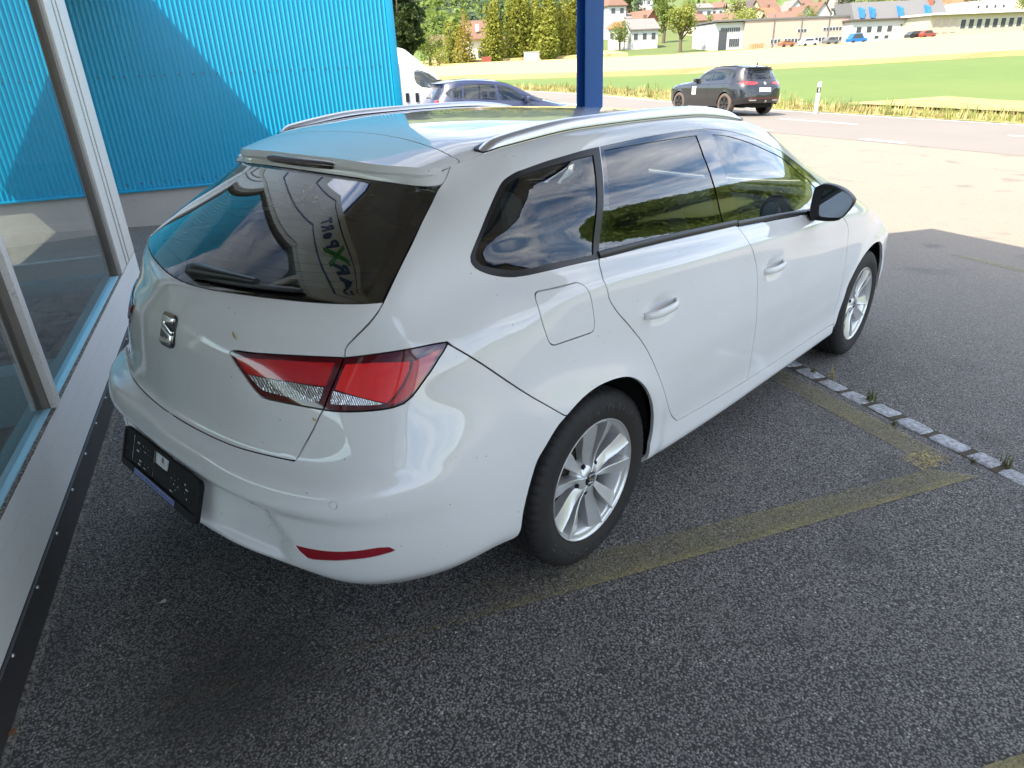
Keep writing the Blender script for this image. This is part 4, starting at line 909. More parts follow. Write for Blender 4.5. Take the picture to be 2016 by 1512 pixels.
def plate_holder():
    c0 = np.array([-1.0365, 0, .477]); up = np.array([.036, 0, .110]); up /= np.linalg.norm(up); ex = np.array([0, -1.0, 0]); nr = np.cross(up, ex); nr = nr*np.sign(-nr[0])
    def fr(a, b, h=0.0): return c0+ex*a+up*b+nr*h
    def fnp(h):
        def f(a, b):
            a = np.asarray(a, float); b = np.asarray(b, float); P = c0+a[..., None]*ex+b[..., None]*up+nr*h; return P, np.broadcast_to(nr, P.shape).copy()
        return f
    def rr(a0, b0, a1, b1, r_=.0, n=4):
        if r_ == 0: return [(a0, b0), (a1, b0), (a1, b1), (a0, b1)]
        o = []
        for (cx, cy, t0) in ((a1-r_, b0+r_, -90), (a1-r_, b1-r_, 0), (a0+r_, b1-r_, 90), (a0+r_, b0+r_, 180)):
            for k in range(n+1): t = R(t0+90*k/n); o.append((cx+r_*math.cos(t), cy+r_*math.sin(t)))
        return o
    W_, H_ = .264, .064
    base = panel('plate_holder', rr(-W_, -H_, W_, H_, .018), holes=[rr(-W_+.012, -H_+.024, W_-.012, H_-.008, .004)], mat='plate_black', parent=bumper, fn=fnp(.012), gap=0, flange=.012, step=.05, edge=.03)
    rnd = random.Random(3)
    for sgn in (-1, 1):
        a0, a1 = (-.195, -.052) if sgn < 0 else (.052, .195)
        hs = []
        cand = []
        for b in (-.030, -.018, -.004, .008, .020, .034):
            a = a0+.018
            while a < a1-.012:
                ln = rnd.choice((.005, .005, .012, .024)); hh = rnd.choice((.0024, .003, .0038))
                if rnd.random() < .62: hs.append(rr(a, b-hh, min(a+ln, a1-.008), b+hh, .0012, 2) if ln > .006 else [(a+.0042*math.cos(t), b+.0042*math.sin(t)) for t in np.linspace(0, 2*math.pi, 9)[:-1]])
                a += ln+rnd.uniform(.010, .020)
        panel('carrier', rr(a0, -H_+.025, a1, H_-.010, .002), holes=hs, mat='plate_black', parent=base, fn=fnp(.0065), gap=0, flange=.0022, step=.03, edge=.004)
        panel('slot_backing', rr(a0+.004, -H_+.028, a1-.004, H_-.013, .002), mat='white_car_paint', parent=base, fn=fnp(.0040), gap=0, flange=.002, step=.05, edge=.04)  # white backing added close behind the slots so they show bright
        # rails of the holder and end fields
        e0, e1 = (-.251, -.200) if sgn < 0 else (.200, .251)
        panel('end_field', rr(e0, -H_+.025, e1, H_-.010, .002), holes=[rr((e0+e1)/2-.004, .004, (e0+e1)/2+.001, .026), rr((e0+e1)/2-.010, -.026, (e0+e1)/2-.004, -.008)], mat='plate_black', parent=base, fn=fnp(.0085), gap=0, flange=.003, step=.04, edge=.02)
    panel('middle_field', rr(-.048, -H_+.025, .048, .012, .002), mat='plate_black', parent=base, fn=fnp(.0045), gap=0, flange=.003, step=.03, edge=.02)
    panel('white_bracket', rr(-.040, .014, .040, H_-.009, .004), holes=[[(.004+.011*math.cos(t), .036+.009*math.sin(t)) for t in np.linspace(0, 2*math.pi, 13)[:-1]]], mat='white_car_paint', parent=base, fn=fnp(.0035), gap=0, flange=.002, step=.03, edge=.02)
    st = panel('sticker', rr(-.158, -H_+.003, .128, -H_+.0205, .002), mat='sticker_blue', parent=base, fn=fnp(.0128), gap=0, flange=0, step=.05, edge=.05)
    tv, tf = text_mesh('Frei GmbH, 4704 Niederbipp, www.frei.gmbh', .0155); w_ = max(v[0] for v in tv)-min(v[0] for v in tv); k = .270/w_
    mesh('lettering', [tuple(fr(-.015+x*k, -H_+.0112+y, .0133)) for x, y, z in tv], tf, 'ink_navy', st)
plate_holder()
def bits():
    # blossom scrap on the tailgate and a few dead leaves
    for (x, y, L_, a) in ((463, 661, .034, 0), (620, 825, .012, 1)):
        s0, v0 = pix(x, y); P, N_ = ev(s0, v0); t = np.cross(N_, np.array([.3, .2, 1.])); t /= np.linalg.norm(t); t2 = np.cross(N_, t); d = t*.75-t2*.75; d /= np.linalg.norm(d); e = np.cross(N_, d)
        vs = [P-d*L_*.5, P-d*L_*.2+e*.0035+N_*.002, P+d*L_*.2+e*.004+N_*.002, P+d*L_*.5, P+d*L_*.2-e*.003+N_*.003, P-d*L_*.2-e*.003+N_*.003]
        mesh('fallen_petal', [tuple(v+N_*.0015) for v in vs], [tuple(range(6))], 'bud_tan', tailgate if x < 500 else bumper)
bits()
# ------------------------------------------------------------------ cabin
def seat_part(name, pts, th, mat, parent, w, y0, bev=.03):
    mb = MB(); prof = pts; mb.prism([(x, y0-w/2, z) for x, z in prof], (0, w, 0)); return mb.build(name, mat, parent, bevel=bev, seg=3)
def cabin():
    for y0 in (-.37, .37):
        st = bpy.data.objects.new('front_seat', None); link(st, car)
        seat_part('seat_cushion', [(1.02,.42),(1.55,.46),(1.56,.56),(1.05,.52)], .1, 'seat_cloth', st, .50, y0)
        seat_part('seat_back', [(1.12,.48),(.98,.50),(.74,1.10),(.82,1.13),(.95,1.0)], .1, 'seat_cloth', st, .48, y0)
        seat_part('headrest', [(.80,1.15),(.70,1.15),(.66,1.33),(.72,1.35),(.77,1.32)], .1, 'seat_cloth', st, .27, y0)
    rs = bpy.data.objects.new('rear_seat', None); link(rs, car)
    seat_part('seat_cushion', [(.15,.42),(.70,.46),(.70,.56),(.2,.54)], .1, 'seat_cloth', rs, 1.25, 0)
    seat_part('seat_back', [(.28,.5),(.14,.5),(-.05,1.05),(.03,1.07)], .1, 'seat_cloth', rs, 1.28, 0)
    for y0 in (-.40, 0, .40): seat_part('headrest', [(.03,1.06),(-.06,1.06),(-.09,1.21),(-.03,1.23),(.02,1.2)], .1, 'seat_cloth', rs, .25, y0)
    mb = MB(); mb.prism([(1.90,-.72,.70),(1.72,-.72,.78),(1.70,-.72,.90),(1.80,-.72,.95),(2.22,-.72,.95),(2.22,-.72,.70)], (0, 1.44, 0)); mb.build('dashboard', 'cabin_dark', car, bevel=.03)
    mb = MB(); n = 28; c = np.array([1.58, .37, .90])
    for k in range(n):
        a0, a1 = 2*math.pi*k/n, 2*math.pi*(k+1)/n
        f = lambda a: c+np.array([.08*math.sin(a), .185*math.cos(a), .17*math.sin(a)])
        mb.tube([f(a0), f(a1)], .014, 6, cap=False)
    mb.box((1.56,.33,.90),(1.70,.41,.96)); mb.build('steering_wheel', 'cabin_dark', car, smooth=True)
    mb = MB(); mb.prism([(-.80,-.55,.80),(-.15,-.62,.90),(-.15,.62,.90),(-.80,.55,.80)], (0, 0, .012)); mb.build('luggage_cover', 'cabin_dark', car)
    mb = MB(); mb.box((-.62,-.60,.40),(2.2,.60,.42)); mb.build('cabin_floor', 'cabin_dark', car)
    mb = MB(); mb.box((1.52,-.12,1.27),(1.55,.12,1.335)); mb.build('inside_mirror', 'cabin_dark', car, bevel=.01)
cabin()
# ------------------------------------------------------------------ terrain
FG = CF-UP*(CF @ UP); FG /= np.linalg.norm(FG); RG = np.cross(FG, UP)
def hp(px, py, D):
    d = ray(px, py); return D*(d @ UP)/(d @ FG)
COLS = {  # picture column: (distance ahead, picture row of the ground there)
 -700: [(45,205),(75,180),(135,150),(170,140),(300,90),(600,-40),(900,-150),(1500,-210)],
 600:  [(45,200),(75,176),(135,145),(170,136),(300,85),(600,-40),(900,-150),(1500,-210)],
 900:  [(45,188),(75,160),(135,129),(170,123),(300,85),(600,-30),(900,-140),(1500,-200)],
 1300: [(45,176),(75,149),(135,112),(165,98),(300,40),(500,-25),(900,-120),(1500,-170)],
 1650: [(45,163),(75,131),(135,90),(150,86),(300,30),(500,-25),(900,-120),(1500,-170)],
 2016: [(45,160),(75,110),(135,62),(150,58),(300,8),(500,-45),(900,-150),(1500,-190)],
 2900: [(45,130),(75,70),(135,25),(150,15),(300,-50),(500,-140),(900,-300),(1500,-330)],
}
def _tab():
    ang = []; prof = []
    for px, l in COLS.items():
        d = ray(px, 120); ang.append(math.atan2(d @ RG, d @ FG)); prof.append([(D, hp(px, y, D)) for D, y in l])
    return ang, prof
TANG, TPROF = _tab()
DD = np.array([45, 75, 135, 150, 165, 300, 500, 600, 900, 1500.])
THG = np.array([np.interp(DD, [d for d, h in p], [h for d, h in p]) for p in TPROF])
# outside the picture: valley open to the left and behind, wooded hill on the right
A_EXT = np.concatenate([[-3.2, -2.2, -1.5], TANG, [1.45, 1.95, 2.4, 3.2]])
def _far(hs): return np.array(hs, float)
H_EXT = np.concatenate([[_far([-2,-2,-2,-2,-2,2,8,12,25,40])]*2+[_far([-2,-2,-1,0,1,12,30,40,70,90])], THG,
   [_far([-2,-1,2,4,6,45,118,135,150,150]), _far([-2,-2,0,1,2,22,62,80,100,100]), _far([-2,-2,-2,-2,-2,4,14,20,35,50]), _far([-2,-2,-2,-2,-2,2,8,12,25,40])]])
def ground_z(x, y):
    """height of the land at x, y (car frame)"""
    dx, dy = x-CAM[0], y-CAM[1]
    D = dx*FG[0]+dy*FG[1]; L_ = dx*RG[0]+dy*RG[1]; r_ = math.hypot(D, L_); a = math.atan2(L_, D)
    m_ = min(1.0, max(0.0, (L_+2)/8)); z0 = 0.016*max(0.0, D-9)*m_-0.10*(1-m_)*min(1.0, max(0.0, (D-12)/8))
    if r_ < 30: return z0
    Dq = max(D, r_*0.35) if abs(a) < 1.45 else r_
    Dq = r_*math.cos(a) if abs(a) < 1.0 else r_*(0.54+0.46*min(1, (abs(a)-1.0)/0.6))
    Dq = max(Dq, 20.0)
    col = np.array([np.interp(Dq, DD, h) for h in H_EXT]); h = float(np.interp(a, A_EXT, col))
    z1 = CAM[2]+(h-dx*UP[0]-dy*UP[1])/UP[2]
    t = min(1, max(0, (Dq-30)/15)); t = t*t*(3-2*t); return z0*(1-t)+z1*t
def gxy(D, L_, dz=0.0):
    x, y = (CAM+FG*D+RG*L_)[:2]; return np.array([x, y, ground_z(x, y)+dz])
def at_D(px, py, D):
    """point seen at px, py at distance D ahead"""
    d = ray(px, py); return CAM+d*(D/(d @ FG))
def ground_at(px, D, dz=0.0):
    d = ray(px, 120); L_ = D*(d @ RG)/(d @ FG); return gxy(D, L_, dz)

# ------------------------------------------------------------------ ground materials
def ground_materials():
    t = NT('asphalt'); co = t.co()
    big = t.noise(0.9, 6, 0.6); mid = t.noise(7, 5, 0.6)
    base = t.mix(big, (0.190, 0.178, 0.165), (0.268, 0.252, 0.235)); base = t.mix(t.ramp(mid, [(0.35, 0.0), (0.7, 0.6)]), base, (0.29, 0.272, 0.252))
    vo = t.n('TexVoronoi'); vo.inputs['Scale'].default_value = 88; t.l(co, vo.inputs['Vector'])
    sep = t.n('SeparateColor'); t.l(vo.outputs['Color'], sep.inputs[0])
    stone = t.ramp(sep.outputs[0], [(0.50, 0.0), (0.52, 0.40), (0.80, 0.55), (0.83, 1.0)]); core = t.ramp(vo.outputs['Distance'], [(0.30, 1.0), (0.46, 0.0)])
    k = t.math('MULTIPLY', stone, core); tint = t.mix(sep.outputs[1], (0.27, 0.255, 0.235), (0.66, 0.63, 0.58))
    col = t.mix(k, base, tint)
    v2 = t.n('TexVoronoi'); v2.inputs['Scale'].default_value = 150; t.l(co, v2.inputs['Vector']); dark = t.ramp(v2.outputs['Distance'], [(0.30, 0.0), (0.62, 0.9)])
    col = t.mix(dark, col, (0.033, 0.031, 0.028))
    # lighter, warmer beyond the canopy: part bleaching, part sunlit brightness put into the colour
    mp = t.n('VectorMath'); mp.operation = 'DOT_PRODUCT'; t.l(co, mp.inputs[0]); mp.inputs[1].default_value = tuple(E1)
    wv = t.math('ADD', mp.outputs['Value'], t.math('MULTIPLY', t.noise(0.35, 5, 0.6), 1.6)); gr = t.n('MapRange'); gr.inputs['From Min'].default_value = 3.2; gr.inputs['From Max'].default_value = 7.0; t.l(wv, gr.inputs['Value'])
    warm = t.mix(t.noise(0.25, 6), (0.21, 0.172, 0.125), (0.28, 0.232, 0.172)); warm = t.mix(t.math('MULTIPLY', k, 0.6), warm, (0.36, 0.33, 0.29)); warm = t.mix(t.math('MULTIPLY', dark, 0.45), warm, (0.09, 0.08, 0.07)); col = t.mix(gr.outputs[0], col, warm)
    st = t.ramp(t.noise(1.7, 3, 0.5), [(0.60, 0.0), (0.74, 0.55)]); col = t.mix(st, col, (0.045, 0.045, 0.045))
    # old oil stain behind the parked car, paler dusty patches, fine cracks
    oil = t.n('VectorMath'); oil.operation = 'DISTANCE'; wob = t.n('TexNoise'); wob.inputs['Scale'].default_value = 5.0; wob.inputs['Detail'].default_value = 5; t.l(co, wob.inputs['Vector'])
    wv2 = t.n('VectorMath'); wv2.operation = 'MULTIPLY_ADD'; t.l(wob.outputs['Color'], wv2.inputs[0]); wv2.inputs[1].default_value = (0.28, 0.28, 0.0); t.l(co, wv2.inputs[2]); t.l(wv2.outputs[0], oil.inputs[0]); oil.inputs[1].default_value = (-1.02, -0.30, 0.0)
    om = t.ramp(oil.outputs['Value'], [(0.10, 1.0), (0.40, 0.0)]); col = t.mix(t.math('MULTIPLY', om, 0.72), col, (0.040, 0.039, 0.036))
    dust = t.ramp(t.noise(2.6, 6, 0.7, dist=0.6), [(0.56, 0.0), (0.70, 0.35)]); col = t.mix(dust, col, (0.20, 0.185, 0.16))
    cr = t.n('TexVoronoi'); cr.feature = 'DISTANCE_TO_EDGE'; cr.inputs['Scale'].default_value = 0.42; t.l(wv2.outputs[0], cr.inputs['Vector']); cm = t.ramp(cr.outputs['Distance'], [(0.0015, 0.75), (0.0045, 0.0)]); cm = t.math('MULTIPLY', cm, t.ramp(t.noise(0.8, 2), [(0.64, 0.0), (0.70, 0.5)])); col = t.mix(cm, col, (0.018, 0.017, 0.016))
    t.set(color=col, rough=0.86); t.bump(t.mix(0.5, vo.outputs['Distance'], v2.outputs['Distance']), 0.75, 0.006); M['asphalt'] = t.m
    t = NT('yard_asphalt'); big = t.noise(0.25, 6, 0.6); sp = t.noise(60, 4, 0.7)
    col = t.mix(big, (0.20, 0.172, 0.138), (0.27, 0.235, 0.19)); col = t.mix(t.ramp(sp, [(0.45, 0.0), (0.75, 0.5)]), col, (0.33, 0.29, 0.24)); t.set(color=col, rough=0.9); t.bump(sp, 0.4, 0.01); M['yard_asphalt'] = t.m
    t = NT('road_asphalt'); col = t.mix(t.noise(0.3, 5), (0.135, 0.118, 0.100), (0.185, 0.163, 0.138)); t.set(color=col, rough=0.85); M['road_asphalt'] = t.m
    def paint(name, col, lo, hi, fine=42, edge=True):
        t = NT(name); f = t.noise(fine, 6, 0.72); g = t.noise(3.2, 4, 0.6); vo = t.n('TexVoronoi'); vo.inputs['Scale'].default_value = 120; t.l(t.co(), vo.inputs['Vector'])
        k = t.math('ADD', t.math('MULTIPLY', f, 0.55), t.math('MULTIPLY', g, 0.45)); k = t.math('SUBTRACT', k, t.math('MULTIPLY', vo.outputs['Distance'], 0.22)); a = t.ramp(k, [(lo, 0.0), (hi, 1.0)])
        t.set(color=t.mix(f, tuple(c*0.75 for c in col), col), rough=0.8, alpha=a); M[name] = t.m
    t = NT('worn_yellow'); f = t.noise(42, 6, 0.72); g = t.noise(3.2, 4, 0.6); vo = t.n('TexVoronoi'); vo.inputs['Scale'].default_value = 120; t.l(t.co(), vo.inputs['Vector'])
    k = t.math('ADD', t.math('MULTIPLY', f, 0.55), t.math('MULTIPLY', g, 0.45)); k = t.math('SUBTRACT', k, t.math('MULTIPLY', vo.outputs['Distance'], 0.22))
    sx = t.n('SeparateXYZ'); t.l(t.co(), sx.inputs[0]); fade = t.n('MapRange'); fade.inputs['From Min'].default_value = -0.95; fade.inputs['From Max'].default_value = 0.1; fade.inputs['To Min'].default_value = -0.30; t.l(sx.outputs['X'], fade.inputs['Value']); fade.inputs['To Max'].default_value = 0.0
    ac = t.n('VectorMath'); ac.operation = 'DOT_PRODUCT'; t.l(t.co(), ac.inputs[0]); ac.inputs[1].default_value = (0.4447, 0.8957, 0.0); ed = t.n('MapRange'); ed.inputs['From Min'].default_value = -0.905; ed.inputs['From Max'].default_value = -0.855; ed.inputs['To Min'].default_value = 0.16; ed.inputs['To Max'].default_value = 0.0; t.l(ac.outputs['Value'], ed.inputs['Value'])
    k = t.math('ADD', t.math('ADD', k, fade.outputs[0]), ed.outputs[0]); a = t.ramp(k, [(0.22, 0.0), (0.66, 0.80)])
    t.set(color=t.mix(ed.outputs[0], t.mix(f, (0.26, 0.225, 0.10), (0.36, 0.315, 0.15)), (0.46, 0.36, 0.11)), rough=0.8, alpha=a); M['worn_yellow'] = t.m
    paint('fresh_yellow', (0.50, 0.39, 0.14), 0.34, 0.52)
    paint('road_white', (0.80, 0.78, 0.72), 0.12, 0.30, 14)
    t = NT('granite'); f = t.noise(60, 5, 0.7); g = t.noise(9, 3); col = t.mix(t.ramp(f, [(0.38, 0.0), (0.62, 1.0)]), (0.20, 0.20, 0.205), (0.52, 0.53, 0.55)); col = t.mix(t.ramp(g, [(0.5, 0.0), (0.8, 0.35)]), col, (0.34, 0.29, 0.20))
    t.set(color=col, rough=0.75); t.bump(f, 0.5, 0.006); M['granite'] = t.m
    t = NT('soil'); t.set(color=t.mix(t.noise(40, 5), (0.05, 0.04, 0.028), (0.10, 0.08, 0.05)), rough=0.95); M['soil'] = t.m
    plain('weed_green', (0.115, 0.125, 0.035), 0.7, var=0.4, scale=30)
    plain('dry_grass', (0.42, 0.33, 0.13), 0.8, var=0.3, scale=20)
    t = NT('meadow'); f = t.noise(0.5, 6, 0.7); g = t.noise(0.035, 4); col = t.mix(f, (0.062, 0.108, 0.012), (0.098, 0.145, 0.020)); col = t.mix(t.ramp(g, [(0.45, 0.0), (0.65, 0.5)]), col, (0.12, 0.15, 0.028)); t.set(color=col, rough=0.9); t.bump(f, 0.6, 0.2); M['meadow'] = t.m
    t = NT('grain'); f = t.noise(1.6, 6, 0.7); col = t.mix(f, (0.40, 0.335, 0.105), (0.49, 0.415, 0.145)); t.set(color=col, rough=0.95); t.bump(f, 0.5, 0.15); M['grain'] = t.m
    t = NT('grain_stems'); f = t.noise(6, 4, 0.7); col = t.mix(f, (0.24, 0.15, 0.065), (0.36, 0.25, 0.11)); t.set(color=col, rough=0.95); M['grain_stems'] = t.m
    t = NT('stubble'); f = t.noise(1.2, 6, 0.75); col = t.mix(t.ramp(f, [(0.4, 0.0), (0.65, 1.0)]), (0.17, 0.16, 0.05), (0.33, 0.27, 0.11)); t.set(color=col, rough=0.95); t.bump(f, 0.6, 0.1); M['stubble'] = t.m
    t = NT('hill_green'); f = t.noise(0.02, 6, 0.65); col = t.mix(f, (0.055, 0.085, 0.018), (0.125, 0.150, 0.030)); t.set(color=col, rough=0.95); M['hill_green'] = t.m
ground_materials()
def terrain():
    rs = np.concatenate([[0.0], np.geomspace(6, 2600, 64)]); n = 144; vs = []; fs = []
    for r_ in rs:
        for k in range(n):
            a = 2*math.pi*k/n; x = CAM[0]+r_*math.cos(a); y = CAM[1]+r_*math.sin(a); vs.append((x, y, ground_z(x, y)-0.06-(0.0 if r_ < 300 else 0.0)))
    for i in range(len(rs)-1):
        for k in range(n): fs.append((i*n+k, i*n+(k+1) % n, (i+1)*n+(k+1) % n, (i+1)*n+k))
    tag(mesh('ground', vs, fs, 'hill_green', smooth=True), kind='structure')
terrain()
def sheet(name, fn, us, vs_, mat, dz, kind='structure', thick=0.0, side_mat=None):
    """sheet over the land: fn(u, v) -> (D, L)"""
    V = []; F = []; nu, nv = len(us), len(vs_)
    for u in us:
        for v in vs_: V.append(tuple(gxy(*fn(u, v), dz)))
    for i in range(nu-1):
        for j in range(nv-1): F.append((i*nv+j, (i+1)*nv+j, (i+1)*nv+j+1, i*nv+j+1))
    o = mesh(name, V, F, mat, smooth=True)
    me = o.data
    if me.polygons[0].normal.z < 0: me.flip_normals()
    return tag(o, kind=kind)
# tarmac of the parking bays and the yard
def lot():
    V = []; F = []
    us = np.concatenate([np.linspace(-14, 4, 25), np.linspace(4.7, 30, 30)]); ws = np.concatenate([np.linspace(-45, -15, 12), np.linspace(-14, 8, 32), np.linspace(9, 50, 30)])
    for a in us:
        for b in ws:
            p = EP(a, b, 0.0); V.append((p[0], p[1], ground_z(p[0], p[1])))
    m = len(ws)
    for i in range(len(us)-1):
        for j in range(m-1):
            p = V[i*m+j]
            if p[0]*.945-p[1]*.326 < 17.5: F.append((i*m+j, (i+1)*m+j, (i+1)*m+j+1, i*m+j+1))
    tag(mesh('car_park', V, F, 'asphalt', smooth=True), kind='structure')
lot()
# ------------------------------------------------------------------ road, markings, setts
RN = np.array([.945, -.326]); RD = np.array([.326, .945])
def road_xy(n, t): q = RN*n+RD*t; return q[0], q[1]
def strip(name, n0, n1, t0, t1, mat, dz, nt=60, nn=2, kind='structure'):
    V = []; F = []
    for t in np.linspace(t0, t1, nt):
        for n in np.linspace(n0, n1, nn): x, y = road_xy(n, t); V.append((x, y, ground_z(x, y)+dz))
    for i in range(nt-1):
        for j in range(nn-1): F.append((i*nn+j, i*nn+j+1, (i+1)*nn+j+1, (i+1)*nn+j))
    o = mesh(name, V, F, mat, smooth=True)
    if o.data.polygons[0].normal.z < 0: o.data.flip_normals()
    return tag(o, kind=kind)
road = strip('road', 15.0, 23.35, -160, 420, 'road_asphalt', 0.004, 200, 6)
for i, t0 in enumerate(np.arange(-24, 90, 2.0)):
    if i % 2 == 0: tag(strip('guide_dash', 15.2, 15.45, t0, t0+1.15, 'road_white', 0.012, 3), kind='structure')
for t0 in np.arange(-32.2, 100, 7.4): strip('lane_dash', 19.2, 19.36, t0, t0+3.0, 'road_white', 0.012, 4)
strip('edge_line', 23.0, 23.15, -160, 420, 'road_white', 0.012, 160)
def poly_sheet(name, pts, mat, dz, sub=14, cat=None, label=None):
    """quad a-b-c-d laid on the near ground, cut finely"""
    a, b, c, d = [np.array(p, float) for p in pts]; V = []; F = []; n1 = max(2, int(np.linalg.norm(b-a)/.10)); n2 = 4
    for i in range(n1+1):
        for j in range(n2+1):
            u, v = i/n1, j/n2; q = (a*(1-u)+b*u)*(1-v)+(d*(1-u)+c*u)*v; V.append((q[0], q[1], ground_z(q[0], q[1])+dz))
    m = n2+1
    for i in range(n1):
        for j in range(n2): F.append((i*m+j, (i+1)*m+j, (i+1)*m+j+1, i*m+j+1))
    o = mesh(name, V, F, mat)
    if o.data.polygons[0].normal.z < 0: o.data.flip_normals()
    return tag(o, kind='structure')
def gp(px, py):
    d = ray(px, py); t = -CAM[2]/d[2]; return (CAM+t*d)[:2]
poly_sheet('bay_line', [(-1.30,-.365),(1.52,-1.765),(1.445,-1.595),(-1.22,-.205)], 'worn_yellow', 0.004)
poly_sheet('bay_line', [(1.445,-1.60),(1.30,-1.36),(2.55,1.10),(2.68,1.04)][:0] or [(1.475,-1.58),(2.30,.06),(2.44,-.005),(1.612,-1.645)], 'worn_yellow', 0.0045)
poly_sheet('bay_line_patch', [(1.40,-1.575),(1.56,-1.655),(1.615,-1.545),(1.455,-1.465)], 'fresh_yellow', 0.009)
poly_sheet('bay_line', [(-.30,-2.20),(.40,-2.55),(.33,-2.70),(-.37,-2.35)][:0] or [tuple(gp(1930,1512)), tuple(gp(2060,1470)), tuple(gp(2060,1560)), tuple(gp(1990,1560))], 'worn_yellow', 0.004)
poly_sheet('bay_line', [(5.1,-2.3),(5.9,-.72),(6.0,-.77),(5.2,-2.35)], 'worn_yellow', 0.004)
def setts():
    root = empty('sett_row', 'row of grey granite setts set flush in the tarmac along the parking bay', 'stone kerb', (1.9, -1.3, 0))
    a = np.array(gp(1553, 716)); b = np.array(gp(2060, 968)); L_ = np.linalg.norm(b-a); d = (b-a)/L_; e = np.array([-d[1], d[0]]); rnd = random.Random(5)
    # bedding strip
    mb = MB(); t = -1.6; k = 0
    while t < L_+3.0:
        ln = rnd.uniform(.12, .175); w = rnd.uniform(.100, .118); c = a+d*(t+ln/2)+e*rnd.uniform(-.006, .006)
        ring = []; n = 12
        for i in range(n):
            th = 2*math.pi*i/n; u = math.copysign(abs(math.cos(th))**.26, math.cos(th))*ln/2*rnd.uniform(.90, 1.0); v = math.copysign(abs(math.sin(th))**.26, math.sin(th))*w/2*rnd.uniform(.86, 1.0); ring.append((u, v))
        V = []; h = rnd.uniform(.003, .008)
        for sc, z in ((1.04, -.03), (1.0, h*.45), (.90, h), (.5, h+rnd.uniform(0, .004))):
            for u, v in ring: q = c+d*u*sc+e*v*sc; V.append((q[0]-1.9, q[1]+1.3, ground_z(q[0], q[1])+z+rnd.uniform(-.0015, .0015)))
        F = [(l*n+i, l*n+(i+1) % n, (l+1)*n+(i+1) % n, (l+1)*n+i) for l in range(3) for i in range(n)]+[tuple(3*n+i for i in range(n))]
        mesh('sett', V, F, 'granite', root, True); t += ln+rnd.uniform(.012, .03); k += 1
    V = []
    a2, b2 = a-d*1.7, a+d*(L_+3.0)
    o = poly_sheet('joint_soil', [a2-e*.05, b2-e*.05, b2+e*.05, a2+e*.05], 'soil', .0022); 
    return a, d, e
SA, SDR, SE = setts()
def weed(pos, h, n, seed, name, label, mat='weed_green'):
    rnd = random.Random(seed); mb = MB()
    for i in range(n):
        a = rnd.uniform(0, 6.28); lean = rnd.uniform(.1, .8); hh = h*rnd.uniform(.45, 1); w = rnd.uniform(.002, .0045); pts = []
        base = np.array([rnd.gauss(0, h*.18), rnd.gauss(0, h*.18), 0]); dirn = np.array([math.cos(a), math.sin(a), 0]); sd = np.array([-math.sin(a), math.cos(a), 0])
        for k in range(4):
            u = k/3; pts.append(base+dirn*lean*hh*u*u*.6+np.array([0, 0, hh*u*(1-.15*lean*u)]))
        V = []
        for k, p in enumerate(pts): ww = w*(1-k/3)+.0004; V += [p-sd*ww, p+sd*ww]
        mb.add(V, [(2*k, 2*k+1, 2*k+3, 2*k+2) for k in range(3)])
        if i % 3 == 0:
            for q in range(3):
                u = rnd.uniform(.5, 1); p = base+dirn*lean*hh*u*u*.6+np.array([0, 0, hh*u]); r_ = rnd.uniform(.003, .007); v = np.array([rnd.uniform(-1, 1), rnd.uniform(-1, 1), rnd.uniform(-.3, 1)]); mb.add([p, p+v*r_+sd*r_, p+v*r_*2, p+v*r_-sd*r_], [(0, 1, 2, 3)])
    o = mb.build(name, mat); o.location = pos; tag(o, label, 'weed'); return o
for k, (px, py, h, n, lb, mt) in enumerate([(1713,790,.085,30,'bushiest green weed tuft growing behind the granite setts','weed_green'),(1638,745,.08,7,'tall dry stalk rising from the setts beside the white car','dry_grass'),(1978,918,.07,16,'yellowing weed at the sett next to the bay corner','weed_green'),(1600,735,.03,12,'low weed tuft between the first setts by the sill','weed_green'),(1760,838,.028,10,'tiny moss weed in the joint on the bay side of the setts','weed_green'),(1915,912,.03,10,'small weed in the joint beside the yellow corner patch','weed_green')]):
    q = gp(px, py); weed((q[0], q[1], ground_z(*q)+.003), h, n, 40+k, 'weed', lb, mt)
def litter():
    for k, (px, py) in enumerate([(820,1340)]): pass
    q = gp(321, 1187); V = [(math.cos(t)*.012*(1+.2*math.sin(3*t)), math.sin(t)*.008, .004+.002*math.sin(2*t)) for t in np.linspace(0, 6.28, 10)[:-1]]
    o = mesh('dry_leaf', V, [tuple(range(9))], 'pale_leaf'); o.location = (q[0], q[1], .002); tag(o, 'small pale dead leaf lying on the tarmac behind the white car', 'leaf')
    q = gp(22, 1448); V = [(math.cos(t)*.016, math.sin(t)*.010, .006+.004*math.sin(2*t)) for t in np.linspace(0, 6.28, 10)[:-1]]
    o = mesh('dry_leaf', V, [tuple(range(9))], 'brown_leaf'); o.location = (q[0], q[1], .002); tag(o, 'brown dead leaf at the foot of the showroom kick plate', 'leaf')
plain('pale_leaf', (.55, .53, .47), .8); plain('brown_leaf', (.16, .07, .03), .8)
litter()

